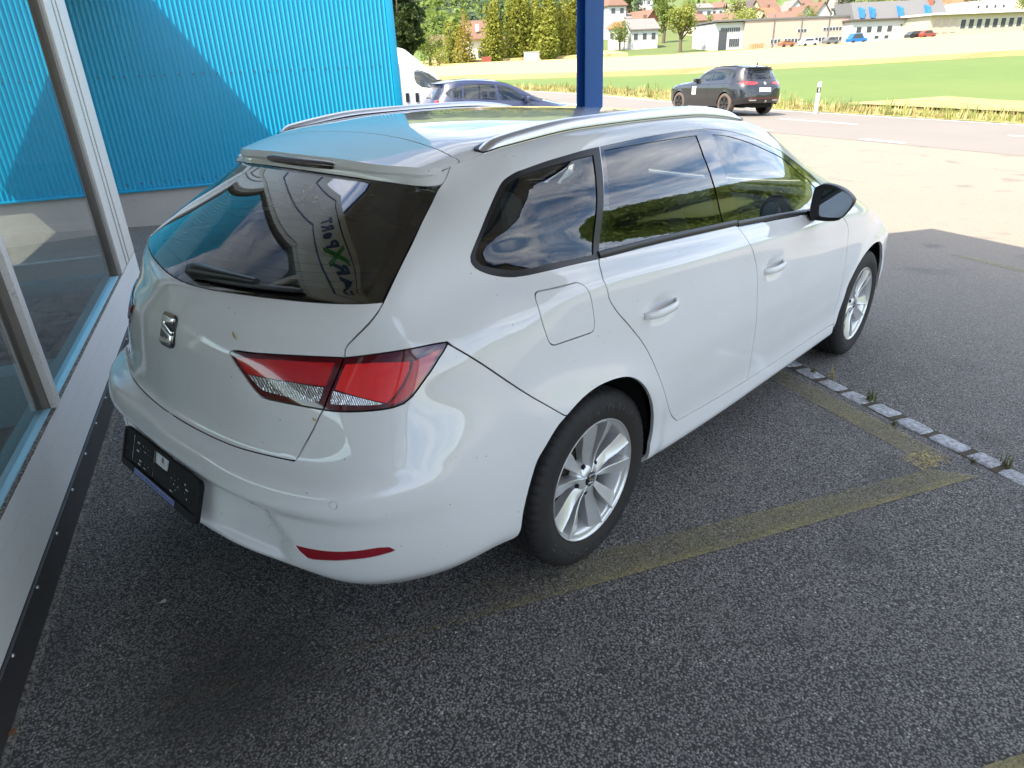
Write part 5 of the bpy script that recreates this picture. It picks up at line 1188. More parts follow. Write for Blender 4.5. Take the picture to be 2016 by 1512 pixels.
# ------------------------------------------------------------------ showroom front, sign, canopy, column, corrugated wall
def fe(a, b, c): return tuple(EP(a, b, c))
def building_materials():
    t = NT('sill_white'); f = t.noise(2.5, 5, 0.6); g = t.noise(40, 4, 0.7); col = t.mix(f, (0.78, 0.78, 0.77), (0.84, 0.84, 0.83)); col = t.mix(t.ramp(g, [(0.60, 0.0), (0.85, 0.5)]), col, (0.42, 0.39, 0.34)); t.set(color=col, rough=0.35); M['sill_white'] = t.m
    t = NT('frame_white'); f = t.noise(5, 5, 0.6); g = t.noise(70, 5, 0.75); col = t.mix(f, (0.74, 0.71, 0.67), (0.82, 0.80, 0.77)); col = t.mix(t.ramp(g, [(0.56, 0.0), (0.72, 0.7)]), col, (0.30, 0.25, 0.20)); t.set(color=col, rough=0.45); M['frame_white'] = t.m
    t = NT('dirty_seam'); g = t.noise(90, 5, 0.75); t.set(color=t.mix(t.ramp(g, [(0.40, 0.0), (0.60, 1.0)]), (0.03, 0.028, 0.025), (0.34, 0.31, 0.27)), rough=0.9); M['dirty_seam'] = t.m
    plain('frame_dark', (0.20, 0.175, 0.15), 0.6)
    t = NT('kick_plate'); f = t.noise(4, 4); t.set(color=t.mix(f, (0.075, 0.072, 0.078), (0.10, 0.095, 0.10)), rough=0.33, metal=0.55); M['kick_plate'] = t.m
    plain('screw_steel', (0.55, 0.55, 0.56), 0.3, 0.9)
    plain('pale_cyan', (0.36, 0.66, 0.80), 0.35, var=0.06)
    t = NT('slate'); f = t.noise(18, 6, 0.7); t.set(color=t.mix(f, (0.16, 0.16, 0.17), (0.42, 0.42, 0.44)), rough=0.7); t.bump(f, 0.6, 0.02); M['slate'] = t.m
    plain('shop_dark', (0.50, 0.49, 0.47), 0.7); plain('shop_floor', (0.42, 0.40, 0.37), 0.4)
    t = NT('cyan_sheet'); f = t.noise(1.1, 4); t.set(color=t.mix(f, (0.004, 0.280, 0.47), (0.008, 0.315, 0.515)), rough=0.24, spec=0.6); M['cyan_sheet'] = t.m
    t = NT('concrete'); f = t.noise(3.0, 6, 0.65); g = t.noise(30, 5, 0.7); col = t.mix(f, (0.33, 0.31, 0.285), (0.47, 0.45, 0.42)); col = t.mix(t.ramp(g, [(0.62, 0.0), (0.74, 0.6)]), col, (0.16, 0.14, 0.12)); t.set(color=col, rough=0.9); t.bump(g, 0.25, 0.006); M['concrete'] = t.m
    t = NT('blue_steel'); f = t.noise(6, 5); r_ = t.ramp(t.noise(26, 5, 0.75), [(0.66, 0.0), (0.74, 1.0)]); col = t.mix(f, (0.012, 0.088, 0.30), (0.016, 0.108, 0.36)); col = t.mix(t.math('MULTIPLY', r_, 0.55), col, (0.20, 0.13, 0.07)); t.set(color=col, rough=0.45); M['blue_steel'] = t.m
    plain('soffit', (0.62, 0.60, 0.56), 0.8, var=0.05); plain('fascia_white', (0.74, 0.73, 0.70), 0.5, var=0.04)
    plain('sign_navy', (0.02, 0.05, 0.18), 0.4); plain('sign_green', (0.03, 0.30, 0.05), 0.4)
building_materials()
FA = -1.36
def showroom():
    root = empty('showroom', 'white framed glass showroom front with white sill and dark kick plate beside the parked estate', 'building', tuple(EP(FA, 0, .05)))
    inv = Vector(root.location)
    def part(mb, name, mat, bev=0.0, parent=root):
        o = mb.build(name, mat, parent, bevel=bev); 
        if parent is root: o.location = -inv
        return o
    y0, y1 = -7.0, 3.17
    mb = MB(); mb.box((FA-.09, y0, -.4), (FA, y1, .19), fr=fe); mb.box((FA, y0, .055), (FA+.012, y1, .182), fr=fe); kp = part(mb, 'kick_plate', 'kick_plate')
    mb = MB(); mb.box((FA+.012, y0, -.1), (FA+.030, y1, .066), fr=fe); part(mb, 'footing', 'dirty_seam')
    # white cladding boards with fine joints
    for (u0, u1) in ((.186, .2835), (.2855, .3675), (.3695, .436)):
        mb = MB(); mb.box((FA-.08, y0, u0), (FA+.002, y1, u1), fr=fe); part(mb, 'sill_board', 'sill_white')
    mb = MB(); mb.box((FA-.078, y0, .18), (FA-.002, y1, .437), fr=fe); part(mb, 'sill_core', 'fascia_white')
    mb = MB(); mb.box((FA-.10, y0, .4365), (FA-.012, y1, .452), fr=fe); part(mb, 'sill_ledge', 'pale_cyan', .002)
    mb = MB(); mb.box((FA-.0135, y0, .4362), (FA-.001, y1, .445), fr=fe); part(mb, 'sealant', 'dirty_seam')
    for b in np.arange(-4.2, 3.1, .293):
        vs, fs = lathe([(0,-.005),(.0045,-.0045),(.006,-.001),(.006,.004)], 10); P0 = EP(FA+.012, b, .170)
        mesh('screw', [tuple(np.array(P0)+E1*(-y)+E2*x+UP*z-np.array(inv)) for x, y, z in vs], fs, 'screw_steel', root, True)
    # glazing bars
    top = 2.64
    def bar(b0, b1, d0, d1, mat='frame_white'):
        mb = MB(); mb.box((FA+d0, b0, .445), (FA+d1, b1, top), fr=fe); return part(mb, 'mullion', mat, .003)
    for bc in (-3.9, -1.75, .40):
        bar(bc-.028, bc+.028, -.07, .012); bar(bc-.042, bc-.0285, -.06, -.012, 'frame_dark'); bar(bc+.0285, bc+.042, -.06, -.012, 'frame_dark')
    bar(2.40, 2.47, -.07, -.010, 'frame_dark'); bar(2.472, 2.70, -.07, .004); bar(2.701, 2.745, -.07, -.002, 'dirty_seam'); bar(2.746, 2.83, -.07, .004); bar(2.831, 2.875, -.07, .000, 'dirty_seam'); bar(2.876, 3.17, -.09, .004)
    for b0, b1 in ((-7.0, -3.95), (-3.85, -1.80), (-1.70, .35), (.45, 2.40)):
        V = [fe(FA-.034, b0, .45), fe(FA-.034, b1, .45), fe(FA-.034, b1, top), fe(FA-.034, b0, top)]
        o = mesh('window_pane', V, [(0, 1, 2, 3)], 'shop_glass', root); o.location = -inv
    # end wall with the window return, inside room
    mb = MB(); mb.box((FA-1.9, 3.10, -.3), (FA-.09, 3.17, .44), fr=fe); mb.box((FA-7, 3.10, -.3), (FA-1.9, 3.17, 2.64), fr=fe); part(mb, 'end_wall', 'sill_white')
    o = mesh('window_pane', [fe(FA-.1, 3.13, .44), fe(FA-1.9, 3.13, .44), fe(FA-1.9, 3.13, top), fe(FA-.1, 3.13, top)], [(0, 1, 2, 3)], 'shop_glass', root); o.location = -inv
    mb = MB(); mb.box((FA-7, y0, -.2), (FA-.09, y1-.1, .10), fr=fe); part(mb, 'shop_floor', 'shop_floor')
    mb = MB(); mb.box((FA-7, y0-.2, -.2), (FA, y0, 3.0), fr=fe); part(mb, 'far_wall', 'shop_dark'); mb = MB(); mb.box((FA-7.2, y0, -.2), (FA-7.05, y1, 1.75), fr=fe); part(mb, 'back_wall', 'shop_dark'); o = mesh('window_pane', [fe(FA-7.1, y0, 1.75), fe(FA-7.1, y1, 1.75), fe(FA-7.1, y1, top), fe(FA-7.1, y0, top)], [(0, 1, 2, 3)], 'shop_glass', root); o.location = -inv  # glazing above the back wall is added to let daylight inside
    mb = MB(); mb.box((FA-7, y0, top), (FA-.005, y1, 2.70), fr=fe); part(mb, 'shop_ceiling', 'soffit')
    # roof slab runs on over the passage to the blue hall
    mb = MB(); mb.box((FA-7, y0, 2.703), (FA+.0, 3.3, 2.80), fr=fe); mb.box((FA-3.0, 3.3, 2.66), (FA+.0, 6.52, 2.80), fr=fe); part(mb, 'roof_slab', 'fascia_white')
    mb = MB(); mb.box((FA-.30, -5.5, 2.80), (FA-.125, 1.69, 4.19), fr=fe); part(mb, 'parapet', 'fascia_white')  # unseen wall added up to the canopy to stop sun leaking under it
    # ledges round the bed of slate
    for b0, b1, c0 in ((1.04, 1.20, .372), (2.66, 2.78, .40)):
        mb = MB(); mb.box((FA-2.0, b0, .12), (FA-.12, b1, c0), fr=fe); part(mb, 'bed_ledge', 'pale_cyan', .004)
    mb = MB(); mb.box((FA-2.0, 1.2, .12), (FA-.10, 2.66, .20), fr=fe); part(mb, 'bed_base', 'slate')
    return root
showroom()
def slate_bed():
    root = empty('slate_bed', 'bed of dark broken slate lying behind the showroom window', 'stone bed', tuple(EP(FA-.8, 1.9, .2))); inv = np.array(root.location); rnd = random.Random(11); meshes = []
    for k in range(7):
        bm = bmesh.new(); bmesh.ops.create_icosphere(bm, subdivisions=2, radius=1)
        ph = [rnd.uniform(0, 6) for _ in range(6)]
        for v in bm.verts:
            x, y, z = v.co; f = 1+.22*math.sin(3*x+ph[0])*math.sin(2.6*y+ph[1])+.16*math.sin(4.4*z+ph[2]+2*x)+rnd.uniform(-.08, .08); v.co = Vector((x*f, y*f*.75, z*f*.42))
        me = bpy.data.meshes.new('slate_piece'); bm.to_mesh(me); bm.free(); me.materials.append(M['slate']); meshes.append(me)
    for k in range(210):
        b = rnd.uniform(1.24, 2.62); a = FA-.14-abs(rnd.gauss(0, .55)) if rnd.random() < .7 else FA-rnd.uniform(.14, 1.9)
        if a < FA-1.95: continue
        o = bpy.data.objects.new('slate_piece', rnd.choice(meshes)); link(o, root); o.location = Vector(EP(a, b, .225+rnd.uniform(0, .10)))-Vector(inv); s_ = rnd.uniform(.055, .105); o.scale = (s_*1.2, s_, s_); o.rotation_euler = (rnd.uniform(-.6, .6), rnd.uniform(-.6, .6), rnd.uniform(0, 6.28))
slate_bed()
def sign():
    root = empty('shop_sign', 'white fascia sign lettered CARXPERT above the showroom window', 'sign', tuple(EP(FA, 1.2, 2.8))); inv = np.array(root.location)
    c0, c1, b0, b1 = 2.99, 3.68, -1.5, 4.0
    mb = MB(); mb.box((FA-.12, b0, c0-.185), (FA-.02, b1, c1+.1), fr=lambda *q: tuple(np.array(fe(*q))-inv)); mb.build('sign_board', 'fascia_white', root)
    for c in (c0+.06, c1-.06):
        mb = MB(); mb.box((FA-.021, b0+.1, c-.012), (FA-.016, b1-.1, c+.012), fr=lambda *q: tuple(np.array(fe(*q))-inv)); mb.build('border_line', 'sign_navy', root)
    # facing +E1: reading direction runs towards +E2 ... seen from outside, left to right is +E2
    for k_, ch in enumerate('CARXPeRT'):
        tv, tf = text_mesh(ch, .33 if ch != 'X' else .50, .004, offset=.010)
        c = .03+.20*k_
        mesh('letter', [tuple(EP(FA-.016+z, c+xx*.86, (c0+c1)/2+yy)-inv) for xx, yy, z in tv], tf, 'sign_green' if ch == 'X' else 'sign_navy', root)
sign()
def canopy():
    root = empty('canopy', 'flat canopy roof over the parking bays, carried by a blue steel column', 'canopy', tuple(EP(FA, -3, 3.9))); inv = np.array(root.location)
    f = lambda *q: tuple(np.array(fe(*q))-inv)
    a1, b1, u0, u1 = 3.51, 1.70, 3.92, 4.20
    mb = MB(); mb.box((FA-.12, -5.5, u0+.06), (a1-.02, b1-.02, u1-.02), fr=f); mb.build('roof_deck', 'soffit', root)
    for lo, hi in (((a1-.02, -5.5, u0), (a1, b1, u1)), ((FA-.12, b1-.02, u0+.0), (a1-.021, b1, u1))):
        mb = MB(); mb.box(lo, hi, fr=f); mb.build('edge_trim', 'blue_steel', root)
    for b in np.arange(-5.4, 1.7, 1.38):
        mb = MB(); mb.box((FA-.1, b-.05, u0-.10), (a1-.05, b+.05, u0+.055), fr=f); mb.build('beam', 'soffit', root)
    mb = MB(); mb.box((1.82, -5.5, u0-.28), (1.94, 2.27, u0-.102), fr=f); mb.build('main_beam', 'blue_steel', root)
canopy()
def column():
    root = empty('steel_column', 'blue painted steel column with rust specks standing behind the estate car', 'column', tuple(EP(1.88, 2.2, -.1))); inv = np.array(root.location)
    f = lambda *q: tuple(np.array(fe(*q))-inv)
    A0, A1 = 1.812, 1.948; B0, B1 = 2.13, 2.27
    mb = MB(); mb.box((A0, B0, -.15), (A1, B0+.012, 3.62), fr=f); mb.build('flange', 'blue_steel', root, bevel=.002)
    mb = MB(); mb.box((A0, B1-.012, -.15), (A1, B1, 3.62), fr=f); mb.build('flange', 'blue_steel', root, bevel=.002)
    mb = MB(); mb.box(((A0+A1)/2-.005, B0+.012, -.15), ((A0+A1)/2+.005, B1-.012, 3.62), fr=f); mb.build('web', 'blue_steel', root)
    mb = MB(); mb.box((A0-.05, B0-.05, -.16), (A1+.05, B1+.05, -.085), fr=f); mb.build('base_plate', 'blue_steel', root)
column()
def blue_hall():
    W0 = 6.60; root = empty('blue_hall', 'hall clad in bright cyan corrugated sheet above a concrete plinth', 'building', tuple(EP(0, W0, 0))); inv = np.array(root.location)
    f = lambda *q: tuple(np.array(fe(*q))-inv)
    a0, a1, u0, u1 = -9.0, 1.44, .43, 5.2; p = .05; n = int((a1-a0)/p*16); V = []; F = []
    for i in range(n+1):
        a = a0+(a1-a0)*i/n; ph = (a/p) % 1.0; q_ = abs(ph-.5)/.27; d = .011*(.5+.5*math.cos(math.pi*min(1, q_)))**.7
        for u in (u0, u1): V.append(f(a, W0-.006-d, u))
    for i in range(n): F.append((2*i, 2*i+2, 2*i+3, 2*i+1))
    mesh('corrugated_sheet', V, F, 'cyan_sheet', root, True)
    mb = MB(); mb.box((1.435, W0-.034, .40), (1.52, W0+.05, 5.2), fr=f); mb.build('corner_trim', 'cyan_sheet', root, bevel=.004)
    mb = MB(); mb.box((a0, W0-.045, .412), (1.52, W0+.02, .436), fr=f); mb.build('drip_flashing', 'cyan_sheet', root, bevel=.003)
    mb = MB(); mb.box((a0, W0-.01, -.6), (1.50, W0+.2, .4115), fr=f); mb.build('plinth', 'concrete', root)
    mb = MB(); mb.box((a0, W0+.0, .437), (1.515, W0+12, 5.15), fr=f); mb.build('hall_body', 'cyan_sheet', root)
    for u in (.50, 1.61, 2.75):
        kk = 0
        while kk < int((a1-a0)/p):
            a = a0+kk*p+p*.92; kk += (3, 3, 3, 2)[kk % 4] if True else 3
            if a < -2.2 or a > 1.42: continue
            P0 = EP(a, W0-.008, u)-inv; vs, fs = lathe([(0,-.008),(.005,-.007),(.006,-.002),(.009,-.001),(.009,.004)], 8); mesh('screw', [tuple(P0+E1*x+E2*y+UP*z) for x, y, z in vs], fs, 'kick_plate', root, True)
    mb = MB(); mb.tube([f(1.53, W0+.06, -.2), f(1.53, W0+.06, 1.62)], .022, 8); mb.build('rain_pipe', 'fascia_white', root, smooth=True)
blue_hall()
# ------------------------------------------------------------------ vegetation
def veg_materials():
    def leaf(name, c0, c1, scale=2.5):
        t = NT(name); f = t.noise(scale, 4, 0.6); oi = t.n('ObjectInfo'); col = t.mix(f, c0, c1); col = t.mix(t.math('MULTIPLY', oi.outputs['Random'], 0.25), col, (c1[0]*1.15, c1[1]*0.95, c1[2]))
        t.set(color=col, rough=0.65, spec=0.25)
        tr = t.n('BsdfTranslucent'); t.l(col, tr.inputs[0]); ms = t.n('MixShader'); ms.inputs[0].default_value = 0.4; t.l(t.b.outputs[0], ms.inputs[1]); t.l(tr.outputs[0], ms.inputs[2]); t.l(ms.outputs[0], t.o.inputs[0]); M[name] = t.m
    leaf('leaf_conifer', (0.16, 0.19, 0.03), (0.33, 0.33, 0.06)); leaf('leaf_conifer_yellow', (0.22, 0.19, 0.03), (0.38, 0.30, 0.06))
    leaf('leaf_dark', (0.020, 0.040, 0.010), (0.055, 0.085, 0.018)); leaf('leaf_mid', (0.095, 0.155, 0.03), (0.205, 0.265, 0.06)); leaf('leaf_light', (0.17, 0.215, 0.045), (0.33, 0.35, 0.085)); leaf('leaf_blue', (0.055, 0.095, 0.055), (0.11, 0.155, 0.08))
    plain('bark', (0.10, 0.075, 0.05), 0.9, var=0.3); plain('verge_grass', (0.15, 0.165, 0.035), 0.8, var=0.45, scale=0.9); plain('straw_grass', (0.34, 0.27, 0.11), 0.85, var=0.3, scale=0.9)
veg_materials()
def leaf_cloud(pts, size, rng, up=0.3):
    """one leaf-clump quad per point"""
    n = len(pts); a = rng.normal(size=(n, 3)); a /= np.linalg.norm(a, axis=1, keepdims=True); a[:, 2] = a[:, 2]*(1-up)+up*.2; b = rng.normal(size=(n, 3)); b -= a*np.sum(a*b, 1, keepdims=True)/np.sum(a*a, 1, keepdims=True); b /= np.linalg.norm(b, axis=1, keepdims=True)
    s = size*rng.uniform(.6, 1.35, (n, 1)); c = np.cross(a, b)
    V = np.concatenate([pts-a*s, pts+b*s*.6+c*s*.15, pts+a*s, pts-b*s*.6+c*s*.15], 0); i = np.arange(n); F = np.stack([i, i+n, i+2*n, i+3*n], 1); return V, F
def crown_points(rng, H, W, kind, n):
    if kind == 'conifer':          # tall irregular cone made of upright spires
        m = 10; P = []
        for k in range(m):
            ang = rng.uniform(0, 6.28); rr = W*.30*math.sqrt(rng.uniform(0, 1))*(0 if k == 0 else 1); h = H*(1.0 if k == 0 else rng.uniform(.55, .93)); w = W*.5*(.62 if k == 0 else rng.uniform(.42, .62)); q = n//m
            u = rng.uniform(0, 1, q)**1.25; z = u*h; r_ = w*(np.clip(1-u, 0, 1)**.72)*(0.35+.65*np.minimum(1, u*9))*(1+.18*np.sin(z*2.3+k)); th = rng.uniform(0, 6.28, q); r_ = r_*rng.uniform(.72, 1.05, q)
            P.append(np.stack([math.cos(ang)*rr+r_*np.cos(th), math.sin(ang)*rr+r_*np.sin(th), z+.02*H], 1))
        return np.concatenate(P)
    m = 26; P = []; z0 = H*.30 if kind == 'open' else H*.12
    for k in range(m):
        u = rng.normal(size=3); u /= np.linalg.norm(u); f = rng.uniform(.35, .80); c = np.array([u[0]*W*.5*f, u[1]*W*.5*f, z0+(H-z0)*.5+u[2]*(H-z0)*.5*f]); rad = rng.uniform(.16, .27)*W*(1.0 if kind != 'open' else .8); q = n//m
        d = rng.normal(size=(q, 3)); d /= np.linalg.norm(d, axis=1, keepdims=True); P.append(c+d*rad*rng.uniform(.72, 1.05, (q, 1))*np.array([1, 1, .8]))
    return np.concatenate(P)
def tree(pos, H, W, kind, mat, n, seed, label, name='tree', group=None, leaf=None, cat='tree'):
    rng = np.random.default_rng(seed); root = empty(name, label, cat, tuple(pos), group=group)
    P = crown_points(rng, H, W, kind, n); V, F = leaf_cloud(P, leaf or 0.035*max(H, W)**.85, rng)
    mesh('crown', V, F, mat, root)
    mb = MB(); th = H*.035+.04
    mb.tube([(0, 0, -.3), (rng.normal()*.03*W, rng.normal()*.03*W, H*.35), (rng.normal()*.05*W, rng.normal()*.05*W, H*.8)], [th, th*.75, th*.15], 8)
    if kind != 'conifer':
        for k in range(5):
            a = k*1.26+rng.uniform(0, .6); z = H*rng.uniform(.22, .4); mb.tube([(0, 0, z), (math.cos(a)*W*.2, math.sin(a)*W*.2, z+H*.18), (math.cos(a)*W*.36, math.sin(a)*W*.36, z+H*.30)], [th*.5, th*.32, th*.1], 6)
    mb.build('trunk', 'bark', root, smooth=True); return root
def tree_px(x0, x1, ytop, ybase, D, kind, mat, n, seed, label, **kw):
    """tree whose crown spans x0..x1 and ytop..ybase in the picture when it stands D ahead"""
    base = ground_at((x0+x1)/2, D); scale = np.linalg.norm(at_D((x0+x1)/2, ybase, D)-CAM)/FPX*math.cos(0.0)
    pb = np.array(proj(base)); H = max(1.0, (pb[1]-ytop)*scale); W = (x1-x0)*scale
    return tree(base, H, W, kind, mat, n, seed, label, **kw)
# field sheets beyond the road: verge, stubble, meadow, standing grain
strip('verge', 23.35, 27.5, -120, 330, 'stubble', 0.02, 120, 4); strip('stubble_strip', 27.5, 35.0, -120, 19, 'stubble', 0.14, 60, 9)
def field(name, D0, D1, mat, dz, L0=-260, L1=330, nl=90, nd=8, kind='structure'):
    return sheet(name, lambda u, v: (u, v), np.linspace(D0, D1, nd), np.linspace(L0, L1, nl), mat, dz)
def field_rows():
    # meadow from the verge to the grain; grain stands 0.8 m high
    V = []; F = []; nt, nn = 120, 12
    for t in np.linspace(-150, 330, nt):
        n1 = 27.4
        for k in range(nn):
            n = n1+k*6.0; x, y = road_xy(n, t); V.append((x, y, ground_z(x, y)+0.01))
    for i in range(nt-1):
        for j in range(nn-1): F.append((i*nn+j, i*nn+j+1, (i+1)*nn+j+1, (i+1)*nn+j))
    o = mesh('meadow', V, F, 'meadow', smooth=True)
    if o.data.polygons[0].normal.z < 0: o.data.flip_normals()
    tag(o, kind='structure')
field_rows()
def grain_block(name, D0, D1, L0, L1, h, kind='structure'):
    us = np.linspace(D0, D1, 10); ls = np.linspace(L0, L1, 90); V = []; F = []; rnd = random.Random(int(D0)); m = len(ls)
    for i, u in enumerate(us):
        for l in ls: V.append(tuple(gxy(u+(rnd.uniform(-.25, .25) if i == 0 else 0), l, h+rnd.uniform(-.03, .03))))
    k = len(V)
    for l in ls: V.append(tuple(gxy(D0-.35, l, 0.0)))
    mi = []
    for i in range(len(us)-1):
        for j in range(m-1): F.append((i*m+j, (i+1)*m+j, (i+1)*m+j+1, i*m+j+1)); mi.append(0)
    for j in range(m-1): F.append((k+j, j, j+1, k+j+1)); mi.append(1)
    o = mesh(name, V, F, ['grain', 'grain_stems'], smooth=False); o.data.polygons.foreach_set('material_index', mi)
    if o.data.polygons[0].normal.z < 0: o.data.flip_normals()
    tag(o, kind=kind)
grain_block('grain_field', 76, 128, -150, 150, .5)
field('far_meadow', 128, 139, 'meadow', .05, nl=60, nd=3)
grain_block('grain_field', 139, 160, -60, 24, .7)
def verge_grass():
    rng = np.random.default_rng(5); n = 4600; t = rng.uniform(-14, 44, n); nn = 23.6+np.abs(rng.normal(0, 2.0, n)); V1 = []; F1 = []; V2 = []; F2 = []
    for i in range(n):
        x, y = road_xy(nn[i], t[i]); z = ground_z(x, y); h = rng.uniform(.08, .24)+.34*rng.random()**5; a = rng.uniform(0, 6.28); w = rng.uniform(.014, .04); dx, dy = math.cos(a)*h*.25, math.sin(a)*h*.25
        V, F = (V1, F1) if rng.random() < .55 else (V2, F2); k = len(V); sx, sy = -math.sin(a)*w, math.cos(a)*w
        for q in range(3):
            ox, oy = rng.normal(0, .08, 2); kk = len(V); V += [(x+ox-sx, y+oy-sy, z), (x+ox+sx, y+oy+sy, z), (x+ox+dx*rng.uniform(.3, 1.6), y+oy+dy*rng.uniform(.3, 1.6), z+h*rng.uniform(.7, 1.1))]; F.append((kk, kk+1, kk+2))
    tag(mesh('verge_grass', V1, F1, 'verge_grass'), 'tall green grass and weeds growing along the far road edge', 'grass', kind='stuff'); tag(mesh('straw_grass', V2, F2, 'straw_grass'), 'dry straw coloured grass mixed into the far road verge', 'grass', kind='stuff')
verge_grass()
# --- trees that can be told apart
CG = 'tall thujas along the grain field'
con = [(903,990,8,118,'leaf_conifer_yellow'),(866,935,45,125,'leaf_conifer'),(880,915,40,122,'leaf_conifer_yellow')]
tree_px(868,905,52,128,138,'conifer','leaf_conifer',1500,1,'slim yellow green conifer left of the brown roofed farmhouse')
tree_px(890,938,42,126,136,'conifer','leaf_conifer_yellow',2000,2,'golden conifer covering the corner of the brown roofed farmhouse')
for k, (x0, x1, yt, lb) in enumerate([(948,1004,12,'bushy conifer rising just behind the farmhouse lean-to roof'),(978,1054,-16,'tallest conifer of the screen, right beside the farmhouse lean-to'),(1026,1082,18,'lower rounded conifer between the two tall ones of the screen'),(1046,1104,-8,'pointed conifer in the middle of the screen above the white garden wall'),(1076,1134,14,'broad low conifer at the right of the white garden wall'),(1106,1166,-14,'tall conifer half hidden by the blue steel column')]):
    tree_px(x0, x1, yt, 118, 140+(k % 3)*4, 'conifer', 'leaf_conifer', 4200, 10+k, lb, group=None)
tree_px(744,838,-60,150,48,'round','leaf_dark',5200,31,'big dark leafy tree at the corner of the cyan hall above the white van',leaf=.20)
tree_px(812,880,62,130,120,'round','leaf_mid',2200,32,'round green bush behind the nose of the white van')
tree_px(850,878,95,132,118,'round','leaf_light',900,33,'small bright green shrub next to the white van windscreen')
tree_px(1310,1366,24,96,150,'open','leaf_light',3200,34,'freestanding light green tree at the edge of the grain field')
tree_px(1285,1322,4,70,185,'round','leaf_mid',2000,35,'round green tree standing behind the freestanding field tree')
tree_px(1200,1238,50,95,170,'round','leaf_mid',1500,36,'low bush at the field edge right of the blue column')
tree_px(1420,1490,28,58,190,'round','leaf_light',1800,37,'wide light green trees above the flat pink hall',)
tree_px(1560,1600,26,55,200,'round','leaf_mid',1500,38,'tree between the pink hall roof and the white gabled houses')
tree_px(1632,1676,2,50,190,'round','leaf_dark',1700,39,'dark tree above the gap between the pink and the grey roofed hall')
tree_px(1676,1724,-2,40,200,'round','leaf_mid',1700,40,'green tree behind the grey roof with blue dormers')
tree_px(1725,1790,-20,22,235,'round','leaf_light',1700,41,'light tree behind the orange roofed house')
tree_px(1795,1840,-10,30,230,'round','leaf_mid',1400,42,'tree between the two orange roofed houses')
tree_px(1858,1900,-15,30,240,'round','leaf_mid',1400,43,'tree above the brown hipped roof')
tree_px(1940,1985,-15,25,235,'round','leaf_mid',1500,44,'tree above the white flat roofed block')
tree_px(1980,2020,0,50,190,'round','leaf_mid',1500,45,'dark green tree at the end of the cream hall')
tree_px(1225,1240,-5,25,240,'round','leaf_dark',900,46,'dark tree beside the brown hipped house near the column')
tree_px(1240,1262,0,24,260,'round','leaf_blue',900,47,'bluish tree left of the small white hill house')
tree_px(1275,1300,-20,28,250,'round','leaf_mid',1200,48,'tall tree right of the small white hill house')
tree_px(1330,1365,5,32,240,'round','leaf_mid',1200,49,'tree on the slope above the freestanding field tree')
tree_px(1362,1370,-8,20,260,'conifer','leaf_dark',700,50,'slim dark cypress on the slope above the village')
tree_px(1376,1402,4,20,270,'round','leaf_light',900,51,'small light tree standing in the bright hillside meadow')
tree_px(1425,1455,-6,22,260,'round','leaf_light',1000,52,'light green tree at the edge of the hillside meadow')
tree_px(1480,1520,-12,14,280,'round','leaf_mid',1100,53,'tree behind the row of village roofs')
tree_px(1403,1428,22,42,210,'conifer','leaf_dark',900,54,'dark small conifer between the village roofs')
tree_px(1375,1398,38,66,172,'round','leaf_light',900,55,'pale shrub left of the clipped hedge')
def hedge():
    rng = np.random.default_rng(9); P = []; a = ground_at(1362, 168); b = ground_at(1408, 160)
    for i in range(2600): u = rng.uniform(); q = a*(1-u)+b*u; P.append(q+np.array([rng.uniform(-.6, .6), rng.uniform(-.6, .6), rng.uniform(0, 2.1)]))
    V, F = leaf_cloud(np.array(P), .16, rng); tag(mesh('hedge', V, F, 'leaf_light'), 'clipped light green hedge beside the pink hall', 'hedge')
hedge()
# --- wooded slopes: crowns too many to count
def wood(name, label, cells, mat, seed, rad=(2.4, 4.2), q=70, sz=.34):
    rng = np.random.default_rng(seed); P = []
    for (D, L_) in cells:
        p = gxy(D, L_); r_ = rng.uniform(*rad); d = rng.normal(size=(q, 3)); d /= np.linalg.norm(d, axis=1, keepdims=True); d[:, 2] = np.abs(d[:, 2])*1.25-.25
        h = r_*rng.uniform(1.1, 2.2); P.append(p+d*np.array([r_, r_, h])*rng.uniform(.75, 1.05, (q, 1))+np.array([0, 0, h*.55]))
    V, F = leaf_cloud(np.concatenate(P), (rad[0]+rad[1])*.5*sz, rng)
    tag(mesh(name, V, F, mat), label, 'forest', kind='stuff')
def woods():
    rng = np.random.default_rng(21); A = []; B = []; Cc = []
    # hill behind the conifers, left half of the picture
    for i in range(4200):
        a = rng.uniform(-.62, .16); D = 235*math.exp(rng.uniform(0, 1.15)); A.append((D, D*math.tan(a)))
    A = [c for c in A if not (c[1]/c[0] > .10 and c[0] < 330)]
    # hill to the right of the picture, mirrored in the side windows
    for i in range(1500):
        a = rng.uniform(.78, 1.95); r_ = rng.uniform(330, 640); B.append((r_*math.cos(a), r_*math.sin(a)))
    # top of the village slope
    for i in range(700):
        a = rng.uniform(.10, .80); D = rng.uniform(520, 760); Cc.append((D, D*math.tan(a)))
    h = len(A)//2
    wood('hill_forest', 'mixed green forest covering the hill behind the conifers', A[:h], 'leaf_mid', 3); wood('hill_forest_dark', 'bluish darker trees in the forest on the hill', A[h:], 'leaf_blue', 4)
    wood('right_hill_forest', 'forest on the hill beyond the right edge of the yard', B, 'leaf_mid', 5, (4, 7), 50, .42); wood('upper_slope_forest', 'forest edge along the top of the village slope', Cc, 'leaf_blue', 6, (4, 7), 50, .42)
woods()
